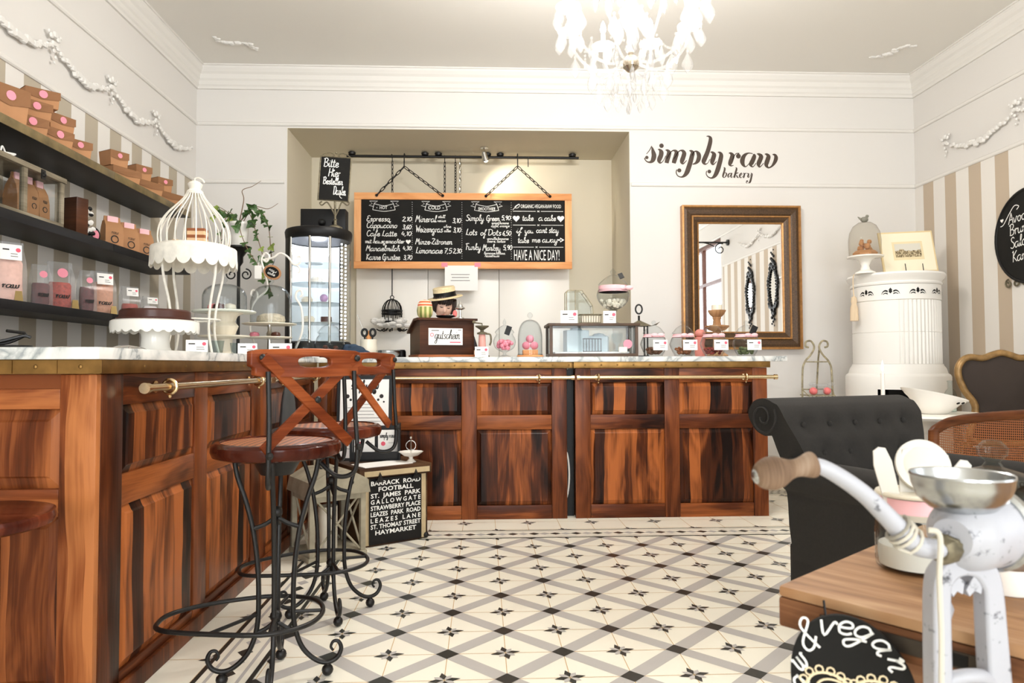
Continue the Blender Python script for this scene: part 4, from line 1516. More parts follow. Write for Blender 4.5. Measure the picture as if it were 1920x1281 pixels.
# scrolled back: profile in (y, z), y to the rear
fr = [(-0.10, 0.36), (-0.075, 0.46), (-0.045, 0.58), (-0.015, 0.70), (0.01, 0.765), (0.03, 0.812), (0.065, 0.850), (0.115, 0.862), (0.165, 0.844), (0.19, 0.795), (0.175, 0.742), (0.13, 0.722), (0.10, 0.735), (0.09, 0.65), (0.06, 0.5), (0.03, 0.3), (0.03, 0.2), (-0.1, 0.2)]
NX = 36
cv = cr([Vector((p[0], p[1], 0)) for p in fr[:15]], 4) + [Vector((p[0], p[1], 0)) for p in fr[15:]]
btn = []
for r_, z in enumerate((0.77, 0.67, 0.57, 0.48)):
    n = 5 if r_ % 2 == 0 else 4
    for k in range(n):
        btn.append(((k - (n - 1) / 2) * 0.125, z))
mb = MB(M)
vs, fs = [], []
n = len(cv)
for i in range(NX + 1):
    u = i / NX * 2 - 1
    for q in cv:
        hw = 0.345 - 0.075 * max(0, min(1, (0.80 - q.y) / 0.2)) ** 1.0
        hw = hw if q.x < 0.06 or q.y > 0.74 else hw
        rnd_ = 1 - 0.05 * max(0, abs(u) - 0.9) / 0.1
        x = u * hw
        y, z = q.x, q.y
        if q.x < 0.06 and 0.4 < q.y < 0.87:
            d = sum(math.exp(-((x - bx) ** 2 + (z - bz) ** 2) / 0.0009) for bx, bz in btn)
            y += 0.022 * min(d, 1.2) - 0.014
        if abs(u) > 0.97:
            cyy, czz = 0.0, z
        vs.append((x, y, z))
for i in range(NX):
    for k in range(n):
        k2 = (k + 1) % n
        fs.append((i * n + k, i * n + k2, (i + 1) * n + k2, (i + 1) * n + k))
fs.append(tuple(range(n)))
fs.append(tuple(NX * n + k for k in reversed(range(n))))
mb.add(vs, fs)
back = mb.build('backrest', M_CHAR, t, world=True)
zs = {0.77: 0.012, 0.67: -0.02, 0.57: -0.046, 0.48: -0.07}
for bx, bz in btn:
    MB(M).ball((bx, zs[bz] + 0.002, bz), 0.011, 10, (1, 0.6, 1)).build('button', M_CHAR, back, world=True)
for s in (-1, 1):      # scroll faces at the ends of the roll
    mb = MB(M)
    sp_ = spiral((s * 0.347, 0.11, 0.792), 0.066, 0.01, 1.6, R(150), Vector((0, 1, 0)), Vector((0, 0, 1)), 40)
    mb.tube(sp_, 0.0045, 6)
    mb.build('scroll_piping', M_CHAR, back, world=True)
# arms: rolled profile in (x, z) swept from back to front
for s in (-1, 1):
    pr_ = [(0.26, 0.2), (0.26, 0.45), (0.255, 0.56), (0.245, 0.60), (0.25, 0.635), (0.28, 0.655), (0.32, 0.655), (0.35, 0.635), (0.358, 0.595), (0.345, 0.555), (0.325, 0.53), (0.318, 0.42), (0.30, 0.3), (0.292, 0.2)]
    cv = cr([Vector((p[0] * s, p[1], 0)) for p in pr_[1:12]], 3)
    cv = [Vector((pr_[0][0] * s, pr_[0][1], 0))] + cv + [Vector((p[0] * s, p[1], 0)) for p in pr_[12:]]
    n = len(cv)
    ys = [0.02, -0.08, -0.22, -0.38, -0.50, -0.555, -0.57]
    mb = MB(M)
    vs = []
    for j, y in enumerate(ys):
        k_ = 1.0 if j < 5 else (0.97 if j == 5 else 0.90)
        for q in cv:
            cx_ = 0.30 * s
            vs.append((cx_ + (q.x - cx_) * k_, y, q.y if k_ == 1 else 0.42 + (q.y - 0.42) * k_))
    fs = []
    for j in range(len(ys) - 1):
        for k in range(n):
            k2 = (k + 1) % n
            fs.append((j * n + k, j * n + k2, (j + 1) * n + k2, (j + 1) * n + k))
    fs += [tuple(range(n)), tuple((len(ys) - 1) * n + k for k in range(n))]
    mb.add(vs, fs)
    mb.build('arm', M_CHAR, t, world=True)
MB(M).box(-0.255, 0.255, -0.58, -0.05, 0.36, 0.50, 0.03).build('seat_cushion', M_CHAR, t, world=True, sub=1)
MB(M).box(-0.30, 0.30, -0.56, 0.04, 0.16, 0.352, 0.01).build('base', M_CHAR, t, world=True)
for x in (-0.26, 0.26):
    for y in (-0.52, 0.0):
        MB(M).tube([(x, y, 0.17), (x, y, 0.0)], [0.026, 0.016], 12).build('leg', M_STOOL_D, t, world=True)
# folded white magazine on its seat
mb = MB(M)
P = cr([(-0.02, 0, 0), (0.02, 0.05, 0), (0.08, 0.065, 0), (0.14, 0.03, 0), (0.17, -0.005, 0)], 5)
for k in range(3):
    vs = []
    for y in (-0.35, -0.15):
        vs += [(p.x - 0.22 + k * 0.012, y, 0.525 + p.y - k * 0.006) for p in P]
    n = len(P)
    mb.add(vs, [(i, i + 1, n + i + 1, n + i) for i in range(n - 1)])
o = mb.build('rolled_magazine', M_PAPER)
o.modifiers.new('thick', 'SOLIDIFY').thickness = 0.003
tag(o, 'curled white magazine lying on the charcoal armchair', 'magazine')

# cane sofa
sx0, sy0 = 1.93, 3.0
t = thing('cane_sofa', 'honey coloured cane back sofa behind the charcoal armchair', 'sofa', (2.55, sy0, 0), R(6))
M = WM[t.name]
M_CANEB = cane('woven_cane_back', lin(134, 74, 30), lin(50, 24, 10), 95, 0.75)
M_CFR = wood('cane_frame_wood', 'X', 'Z', lin(52, 25, 12), lin(98, 54, 26), lin(136, 84, 46), 0.3, 0.3, plankw=0.3)
top = [(-0.64, 0.70), (-0.55, 0.735), (-0.38, 0.752), (-0.15, 0.762), (0.05, 0.775), (0.25, 0.762), (0.45, 0.752), (0.6, 0.735), (0.68, 0.70)]
cv = cr([Vector((x, 0.05 * (x / 0.66) ** 2 * -1, z)) for x, z in top], 6)
MB(M).tube([Vector((-0.655, -0.05, 0.42))] + cv + [Vector((0.695, -0.05, 0.42))], 0.021, 12).build('top_rail', M_CFR, t, world=True)
mb = MB(M)
n = len(cv)
vs = []
for k in range(9):
    vs += [(p.x, p.y, 0.46 + (p.z - 0.47) * k / 8) for p in cv]
mb.add(vs, [(k * n + i, k * n + i + 1, (k + 1) * n + i + 1, (k + 1) * n + i) for k in range(8) for i in range(n - 1)])
mb.build('cane_back', M_CANEB, t, world=True)
MB(M).tube([(p.x, p.y, 0.455) for p in cv], 0.017, 10).build('bottom_rail', M_CFR, t, world=True)
MB(M).box(-0.62, 0.66, -0.02, 0.5, 0.33, 0.40, 0.012).build('seat', M_CHAR, t, world=True)
for x in (-0.62, 0.66):
    for y in (-0.03, 0.48):
        MB(M).tube([(x, y, 0.42), (x, y, 0.0)], [0.024, 0.016], 10).build('leg', M_CFR, t, world=True)

# upholstered chair with a gilt show-wood back, by the right wall
t = thing('medallion_chair', 'brown upholstered chair with a gilded curved frame by the right wall', 'chair', (3.19, 3.98, 0), R(-8))
M = WM[t.name]
M_GILT = mat('worn_gilt', lin(150, 118, 74), 0.4, 0.4, noise=0.3, nscale=30)
M_BRN = mat('brown_velvet', lin(52, 42, 36), 0.85)
half = [(-0.17, 0.50), (-0.18, 0.60), (-0.16, 0.68), (-0.165, 0.74), (-0.22, 0.82), (-0.255, 0.92), (-0.24, 0.99), (-0.19, 1.025), (-0.11, 1.02), (-0.05, 1.04), (0, 1.052)]
out = half + [(-x, z) for x, z in reversed(half[:-1])]
cv = cr([Vector((x, 0, z)) for x, z in out], 5, True)
mb = MB(M @ Matrix.Translation((0, 0.2, 0)))
mb.tube(cv, 0.021, 10, closed=True)
mb.build('back_frame', M_GILT, t, world=True)
mb = MB(M @ Matrix.Translation((0, 0.2, 0)))
c0 = Vector((0, -0.03, 0.78))
n = len(cv)
vs = [Vector((p.x * .93, 0.0, 0.78 + (p.z - .78) * .95)) for p in cv] + [Vector((p.x * .7, -0.024, 0.78 + (p.z - .78) * .75)) for p in cv] + [c0]
mb.add(vs, [(i, (i + 1) % n, n + (i + 1) % n, n + i) for i in range(n)] + [(n + i, n + (i + 1) % n, 2 * n) for i in range(n)])
mb.add([Vector((p.x * .93, 0.012, 0.78 + (p.z - .78) * .95)) for p in cv], [tuple(range(n))])
mb.build('back_cushion', M_BRN, t, world=True)
MB(M).box(-0.26, 0.26, -0.28, 0.19, 0.38, 0.475, 0.03).build('seat', M_BRN, t, world=True, sub=1)
for x in (-0.21, 0.21):
    for y in (-0.23, 0.19):
        MB(M).tube(cr([(x, y, 0.5 if y > 0 else 0.40), (x * 1.08, y * 1.05, 0.28), (x * .96, y * .98, 0.1), (x * 1.05, y * 1.08, 0.0)], 5), [0.028, 0.024, 0.016, 0.02], 10).build('leg', M_GILT, t, world=True)

# white pedestal table with basin, candle and bottle
t = thing('pedestal_table', 'small grey white table behind the cane sofa, holding basin and candle', 'table', (2.43, 3.72, 0))
TZ = 0.715
MB().lathe([(0, TZ - 0.022), (0.31, TZ - 0.022), (0.32, TZ - 0.01), (0.31, TZ), (0, TZ)], 48).build('tabletop', M_WHITE, t)
MB().lathe([(0.0, 0.0), (0.2, 0.0), (0.19, 0.02), (0.05, 0.06), (0.03, 0.3), (0.045, 0.45), (0.03, 0.6), (0.09, TZ - 0.023), (0, TZ - 0.023)], 24).build('pedestal', M_WHITE, t)
c = at(1762, 780, 3.62)
t = thing('washbasin', 'white oval porcelain basin with a slanting rim on the small table', 'basin', (c.x, 3.66, TZ), R(4))
NB = 48


def basin_pt(a, r, z, tilt):
    x, y = 0.175 * r * math.cos(a), 0.12 * r * math.sin(a)
    return (x, y, z - tilt * x)


mb = MB(WM[t.name])
rings = [(0.35, 0.0, 0), (0.42, 0.004, 0), (0.62, 0.04, .1), (0.85, 0.085, .18), (1.0, 0.100, .22), (1.02, 0.106, .22), (0.98, 0.106, .22), (0.9, 0.085, .2), (0.6, 0.05, .1), (0.3, 0.02, 0), (0.02, 0.016, 0)]
vs = [basin_pt(2 * math.pi * k / NB, r, z, tl) for r, z, tl in rings for k in range(NB)]
fs = [(i * NB + k, i * NB + (k + 1) % NB, (i + 1) * NB + (k + 1) % NB, (i + 1) * NB + k) for i in range(len(rings) - 1) for k in range(NB)]
fs += [tuple(reversed(range(NB))), tuple((len(rings) - 1) * NB + k for k in range(NB))]
mb.add(vs, fs)
bs = mb.build('bowl', M_PORC, t, world=True)
mb = MB(WM[t.name])
for dx in (0.03, 0.065):
    mb.ball((0.02 + dx, -0.117 + 0.25 * dx, 0.062), 0.011, 10, (1, 0.5, 0.45), Matrix.Rotation(R(-20), 4, 'Y'))
mb.build('overflow_slot', M_BLACK, bs, world=True)
c = at(1812, 770, 3.72)
t = thing('glass_bottle', 'small clear glass bottle standing beside the white basin', 'bottle', (c.x - 0.02, 3.82, TZ))
MB().open_lathe([(0.0, 0.001), (0.03, 0.001), (0.032, 0.01), (0.032, 0.09), (0.024, 0.115), (0.012, 0.13), (0.012, 0.165), (0.015, 0.168), (0.015, 0.175), (0.0, 0.176)], 20).build('flask', M_GLASS2, t)
MB().lathe([(0, 0.003), (0.029, 0.003), (0.029, 0.06), (0, 0.06)], 16).build('label', mat('pale_green', lin(200, 206, 192), 0.5), t)
c = at(1661, 775, 3.62)
t = thing('chamberstick', 'brass chamberstick with a burning white candle behind the armchair', 'candle', (c.x + 0.01, 3.66, TZ))
MB().lathe([(0, 0), (0.05, 0.0), (0.066, 0.014), (0.064, 0.016), (0.045, 0.006), (0.014, 0.008), (0.014, 0.085), (0.03, 0.095), (0.03, 0.1), (0.0, 0.1)], 28).build('holder', M_RUST, t)
MB().tube(cr([(0.03, 0, 0.09), (0.08, -0.01, 0.075), (0.1, -0.02, 0.05), (0.095, -0.02, 0.025), (0.06, 0, 0.012)], 5), 0.004, 6).build('handle', mat('copper', lin(176, 112, 80), 0.3, 0.9), t)
MB().lathe([(0, 0.1), (0.0105, 0.1), (0.0105, 0.22), (0.0, 0.223)], 16).build('wax', M_WHITE, t)
M_FLAME = mat('flame', lin(255, 214, 150), 0.5, emit=(1.0, 0.72, 0.36, 1), estr=14)
MB().lathe([(0, 0.228), (0.006, 0.238), (0.0075, 0.25), (0.004, 0.272), (0.0, 0.29)], 12).build('flame', M_FLAME, t)
# ================================================================ shelves on the left wall
SHX = -2.035
SH = []
for k, (z, nm) in enumerate(((2.022, 'topmost black wall shelf with a worn brass front edge, kraft boxes on it'), (1.622, 'middle black wall shelf carrying kraft coffee bags and a wooden case'), (1.235, 'lowest black wall shelf carrying clear bags of goods'))):
    t = thing('wall_shelf', nm, 'shelf', (XL, 3.4, z), 0, 'black shelves on the left wall')
    MB().box(XL + 0.004, SHX - 0.004, 0.9, 4.9, z, z + 0.042, 0.002).build('board', M_SHELF, t, world=True)
    mb = MB()
    for i in range(4):
        mb.box(SHX - 0.004, SHX, 0.9 + i, 0.9 + i + 0.997, z, z + 0.042, 0.001)
    mb.build('front_edge', M_SHELF_EDGE if k == 0 else M_SHELF, t, world=True)
    SH.append(z + 0.042)


def carton(loc, rz, w, d, h, label, group, M2=None, sticker=True, flap=False):
    """folded kraft takeaway box with a gable fold and a pink sticker"""
    t = thing('kraft_box', label, 'box', loc, rz, group)
    M = WM[t.name] @ (M2 or I4)
    mb = MB(M)
    mb.add([(-w / 2, -d / 2, 0), (w / 2, -d / 2, 0), (w / 2, d / 2, 0), (-w / 2, d / 2, 0), (-w * .56, -d * .56, h), (w * .56, -d * .56, h), (w * .56, d * .56, h), (-w * .56, d * .56, h)],
           [(3, 2, 1, 0), (0, 1, 5, 4), (1, 2, 6, 5), (2, 3, 7, 6), (3, 0, 4, 7), (4, 5, 6, 7)])
    mb.build('body', M_KRAFT, t, world=True, smooth=False, bevel=0.002)
    mb = MB(M)
    mb.add([(-w * .56, -d * .57, h + 0.001), (w * .56, -d * .57, h + 0.001), (w * .56, -d * .57, h * 0.55), (0, -d * .545, h * 0.42), (-w * .56, -d * .57, h * 0.55)], [(0, 1, 2, 3, 4)])
    mb.add([(-w * .57, -d * .57, h + 0.0012), (w * .57, -d * .57, h + 0.0012), (w * .57, d * .57, h + 0.0012), (-w * .57, d * .57, h + 0.0012)], [(0, 1, 2, 3)])
    mb.build('lid_flap', M_KRAFT_D, t, world=True, smooth=False)
    if sticker:
        mb = MB(M)
        mb.disc((0, 0), w * 0.14, plane((0.0, -d * .57 - 0.001, h * 0.72), (1, 0, 0), (0, -.02, 1)), 14, 0.0006)
        mb.build('sticker', M_PINK, t, world=True, smooth=False)
    return t


fr_ = R(62)


def shelf_pt(px, k, inset=0.0, side=SHX - 0.10):
    p = atx(px, 400, side)
    return (side - inset, p.y, SH[k] + 0.0006)


zt_ = 0
for (pxs, lo, up, lab) in ((218, 0.135, 0.125, 'first'), (264, 0.135, 0.12, 'second'), (304, 0.135, 0.12, 'third')):
    p = shelf_pt(pxs, 0)
    names = {'first': 'the stack farthest from the birdcage stand', 'second': 'the middle stack', 'third': 'the stack nearest the shelf end'}
    if lab == 'first':
        names[lab] = 'the stack nearest the jumbled boxes'
    q = carton((p[0], p[1] + 0.02, p[2]), R(66), lo * 1.25, 0.13, 0.075, 'kraft box, lower one of %s on the top shelf' % names[lab], 'kraft boxes stacked in twos', sticker=False)
    carton((p[0] - 0.005, p[1] - 0.025, p[2] + 0.0775), R(60), up * .8, 0.10, 0.085, 'kraft box with pink sticker, upper one of %s' % names[lab], 'kraft boxes stacked in twos')
# jumbled pile
p = shelf_pt(85, 0)
B = Vector(p)
pile = [
    ((0.0, -0.165, 0.0), R(60), (0, 0), 'kraft box at the bottom left of the jumbled pile on the top shelf', 0.13),
    ((0.01, 0.015, 0.0), R(66), (0, 0), 'kraft box at the bottom middle of the jumbled pile on the top shelf', 0.13),
    ((0.02, 0.185, 0.0), R(58), (0, 0), 'kraft box at the bottom right end of the jumbled pile on the top shelf', 0.11),
    ((0.0, -0.13, 0.0835), R(56), (0, 0), 'kraft box with pink sticker in the second layer of the jumbled pile', 0.125),
    ((0.0, 0.05, 0.0835), R(68), (R(0), R(0)), 'kraft box with pink sticker leaning in the second layer, right side of the pile', 0.12),
    ((-0.01, -0.05, 0.1685), R(48), (R(3), R(-2)), 'kraft box tilted on the very top of the jumbled pile', 0.13),
]
for off, rz, tl, lab, wq in pile:
    carton(B + Vector(off), rz, wq, 0.12, 0.08, lab, 'kraft boxes in the jumbled pile', Matrix.Rotation(tl[0], 4, 'X') @ Matrix.Rotation(tl[1], 4, 'Y'))
p = shelf_pt(-8, 0)
carton((p[0], p[1] + 0.0, p[2]), R(66), 0.15, 0.15, 0.15, 'large kraft box cut off by the left edge on the top shelf', None)


def bag(loc, rz, w, d, h, label, group, kind='coffee', fill=None, seed=0):
    """gusseted paper or clear bag folded to a pinched top"""
    t = thing('paper_bag' if kind == 'coffee' else 'clear_bag', label, 'bag', loc, rz, group)
    M = WM[t.name]
    lv = [(0, 1, 1), (0.03, 1.02, 1.05), (0.45, 1.0, 1.0), (0.68, .97, .8), (0.84, .94, .3), (0.86, .93, .16), (1.0, .9, .1)]
    ring = [(-.5, -.5), (0, -.52), (.5, -.5), (.44, 0), (.5, .5), (0, .52), (-.5, .5), (-.44, 0)]
    vs, fs = [], []
    rnd = random.Random(seed)
    for z, kx, ky in lv:
        for x, y in ring:
            vs.append((x * w * kx + (rnd.random() - .5) * 0.003, y * d * ky + (rnd.random() - .5) * 0.003, z * h))
    n = len(ring)
    fs = [(i * n + k, i * n + (k + 1) % n, (i + 1) * n + (k + 1) % n, (i + 1) * n + k) for i in range(len(lv) - 1) for k in range(n)]
    fs += [tuple(reversed(range(n))), tuple((len(lv) - 1) * n + k for k in range(n))]
    mb = MB(M)
    mb.add(vs, fs)
    mb.build('bag', M_KRAFT if kind == 'coffee' else M_PLASTIC, t, world=True, bevel=0.0015)
    L = M @ plane((0, -d * 0.52 - 0.001, h * 0.28), (1, 0, 0), (0, 0, 1))
    if kind == 'coffee':
        mb = MB()
        mb.tube([L @ Vector((0.0 + w * .2 * math.cos(R(20 * k)), w * .2 * math.sin(R(20 * k)), 0.0008)) for k in range(18)], w * 0.035, 6, closed=True, flat=0.2)
        scribe(mb, 'raw', L @ Matrix.Translation((-w * .2, h * .16, 0)), 0.024, 0.0018, width=w * .4)
        mb.build('print', M_INK, t, world=True, smooth=False)
        MB(M).box(-w * .3, w * .3, -d * .16, d * .16, h * 0.83, h * 1.005).build('pink_seal', M_PINKRIB, t, world=True, smooth=False)
    else:
        f = MB(M)
        k = fill[1]
        f.lathe([(0.0, 0.004), (w * .40, 0.004), (w * .44, h * .1), (w * .43, h * k * .9), (w * .36, h * k), (0, h * k * 1.02)], 16, Matrix.Diagonal((1, d / w * .95, 1, 1)), wob=lambda a, i: 1 + 0.06 * math.sin(5 * a + i))
        f.build('filling', fill[0], t, world=True)
        mb = MB()
        L2 = M @ plane((0, -d * 0.5 - 0.004, h * 0.80), (1, 0, 0), (0, 0.1, 1))
        if len(fill) > 2 and fill[2]:
            mb.M = L2
            mb.add([(-w * .32, -h * .12, 0.002), (w * .32, -h * .12, 0.002), (w * .32, h * .14, 0.002), (-w * .32, h * .14, 0.002)], [(0, 1, 2, 3)])
            mb.M = I4
            small_print(mb, L2 @ Matrix.Translation((0, 0, 0.002)), w * .64, h * .26, seed=seed)
            mb.build('tag_card', CARD, t, world=True, smooth=False)
        else:
            mb.m = 0
            mb.disc((0, -h * .05), w * .2, L2, 14, 0.001)
            mb.build('pink_tag', M_PINK, t, world=True, smooth=False)
        mb = MB()
        scribe(mb, 'raw', L @ Matrix.Translation((-w * .25, -h * .06, 0.004)), 0.03, 0.003, calli=1, width=w * .5)
        mb.build('logo', M_INK, t, world=True, smooth=False)
    return t


FA = R(56)
for px, lab in ((210, 'nearest the pink oval box'), (241, 'middle one of three'), (270, 'nearest the birdcage stand')):
    p = shelf_pt(px, 1)
    bag((p[0], p[1], p[2]), FA, 0.10, 0.065, 0.185, 'kraft bag with pink seal standing on the middle shelf, ' + lab, 'free standing kraft bags on the middle shelf', seed=px)

# wooden display case with three bags
p = shelf_pt(60, 1)
CL = 0.62
q0 = atx(113, 400, SHX - 0.02)
t = thing('display_case', 'weathered grey wooden display case with glass front on the middle shelf', 'display case', (SHX - 0.02, q0.y + 0.03, SH[1] + 0.0006), 0)
M_GREYW = wood('grey_weathered_wood', 'Y', 'Z', lin(78, 72, 60), lin(122, 112, 94), lin(166, 156, 136), 0.2, 0.7, plankw=0.3)
M = WM[t.name]
H3, D3 = 0.245, 0.20
mb = MB(M)
mb.box(-D3, 0, -CL, 0, 0, 0.02, 0.002)
mb.build('base_board', M_GREYW, t, world=True)
MB(M).box(-D3 - 0.008, 0.008, -CL - 0.008, 0.008, H3 - 0.024, H3, 0.002).build('top_board', M_GREYW, t, world=True)
for y in (-CL, -0.025, -0.30):
    for x in (-D3, -0.02):
        if y == -0.30 and x < -0.1:
            continue
        MB(M).box(x, x + 0.02, y, y + 0.025, 0.02, H3 - 0.024).build('case_post', M_GREYW, t, world=True, smooth=False)
MB(M).box(-0.012, -0.009, -CL + 0.025, -0.025, 0.021, H3 - 0.025).build('glass_front', M_GLASS, t, world=True, smooth=False)
mb = MB(M)
mb.ball((0.012, -0.18, H3 - 0.028), 0.012, 8)
mb.box(0.008, 0.012, -0.195, -0.165, H3 - 0.05, H3 - 0.005)
mb.build('clasp', M_IRON, t, world=True)
for k, y in enumerate((-0.23, -0.155, -0.075)):
    bag((SHX - 0.10, q0.y + 0.03 + y, SH[1] + 0.0212), R(80), 0.062, 0.075, 0.19, 'kraft bag with pink seal inside the wooden case, ' + ('left one', 'middle one', 'right one')[k], 'kraft bags inside the wooden case', seed=k)
bag((SHX - 0.10, q0.y + 0.03 - 0.45, SH[1] + 0.0212), R(80), 0.085, 0.075, 0.18, 'kraft bag alone in the left half of the wooden case', None, seed=9)
# ribbon scribble on top of the case end
tag(MB(TR(SHX - 0.05, q0.y - 0.40, SH[1] + H3 + 0.002)).tube(cr([(0, -.08, .004), (0, -.03, .03), (.01, .0, .006), (0, .03, .035), (0, .06, .008), (.01, .1, .02), (0, .04, .012)], 6), 0.004, 6).build('paper_ribbon', M_PAPER), 'curled white ribbon lying on the wooden display case', 'ribbon')
# book-like brown box, black and white ornament, little oval
p = shelf_pt(134, 1)
t = thing('wooden_book', 'narrow brown wooden book box standing beside the display case', 'box', (p[0], p[1] + 0.02, p[2]), R(70))
mb = MB()
mb.box(-0.035, 0.035, -0.06, 0.06, 0.0, 0.20, 0.004)
mb.build('cover', M_WOOD_D, t)
MB().box(-0.028, 0.0355, -0.055, 0.061, 0.006, 0.194).build('pages', M_PAPER, t, smooth=False)
p = shelf_pt(160, 1)
t = thing('flower_ornament', 'black and white petal ornament beside the brown book box', 'ornament', (p[0], p[1], p[2]), R(60))
mb = MB()
rnd = random.Random(4)
for k in range(34):
    u, v = (rnd.random() - .5) * 0.09, rnd.random() * 0.17 + 0.012
    mb.m = k % 2
    mb.ball((u, -0.005 + rnd.random() * .02, v), 0.012, 6, (1.2, .5, 1))
mb.build('petals', [M_BLACK, M_PAPER], t)
MB().tube([(0, 0.01, 0), (0, 0.01, 0.18)], 0.012, 8).build('core', M_BLACK, t)
p = shelf_pt(176, 1)
t = thing('heart_box', 'small dark oval box with a pink front on the middle shelf', 'box', (p[0], p[1], p[2]), R(60))
MB(Matrix.Translation((0, 0, 0.0445))).ball((0, 0, 0), 0.045, 20, (0.8, 0.45, 0.99)).build('shell', M_BLACK, t)
MB(Matrix.Translation((0, -0.012, 0.043))).ball((0, 0, 0), 0.032, 16, (0.75, 0.35, 0.95)).build('pink_front', M_PINK, t)

# clear bags on the lowest shelf
M_F1 = mat('pale_rose_powder', lin(232, 186, 170), 0.9, noise=0.1, nscale=60)
M_F2 = mat('goji_red', lin(176, 62, 46), 0.7, noise=0.4, nscale=90)
M_F3 = mat('dark_berry', lin(96, 34, 38), 0.7, noise=0.4, nscale=90)
M_F4 = mat('almond_brown', lin(208, 150, 120), 0.8, noise=0.15, nscale=90)
for px, w, h, fl, lab in (
        (12, 0.13, 0.27, (M_F1, .72, True), 'clear bag of pale pink powder at the left edge of the lowest shelf'),
        (74, 0.085, 0.20, (M_F3, .55, False), 'clear bag of dark red berries with a pink tag on the lowest shelf'),
        (110, 0.12, 0.235, (M_F2, .56, False), 'clear bag of bright red goji berries on the lowest shelf'),
        (161, 0.08, 0.225, (M_F3, .6, False), 'narrow clear bag of dark fruit behind the almond bag on the lowest shelf'),
        (190, 0.13, 0.24, (M_F4, .74, True), 'clear bag of beige almond powder with a white card on the lowest shelf'),
        (242, 0.105, 0.19, (M_F2, .45, True), 'clear bag with red and pink sweets and a white card near the shelf end'),
        (280, 0.10, 0.155, (mat('white_powder', lin(236, 228, 228), 0.8), .6, True), 'small clear bag of white powder, last on the lowest shelf')):
    p = shelf_pt(px, 2)
    bag((p[0] + 0.01, p[1], p[2]), R(50), w, 0.07, h, lab, 'clear bags on the lowest shelf', 'clear', fl, px)
for px, lab in ((38, 'small gold foil sachet between the powder bag and the berry bags'), (144, 'small gold foil sachet left of the almond bag'), (216, 'small gold foil sachet right of the almond bag')):
    p = shelf_pt(px, 2, side=SHX - 0.02)
    mb = MB(TR(p[0], p[1], p[2], R(40)))
    mb.add([(-.016, -.012, 0), (.016, -.012, 0), (.016, .012, 0), (-.016, .012, 0), (-.012, -.002, .045), (.012, -.002, .045), (.012, .002, .045), (-.012, .002, .045)], [(3, 2, 1, 0), (0, 1, 5, 4), (1, 2, 6, 5), (2, 3, 7, 6), (3, 0, 4, 7), (4, 5, 6, 7)])
    tag(mb.build('foil_sachet', mat('gold_foil', lin(150, 128, 84), 0.3, 0.8) if px == 38 else bpy.data.materials['gold_foil'], smooth=False), lab, 'sachet', 'gold foil sachets')

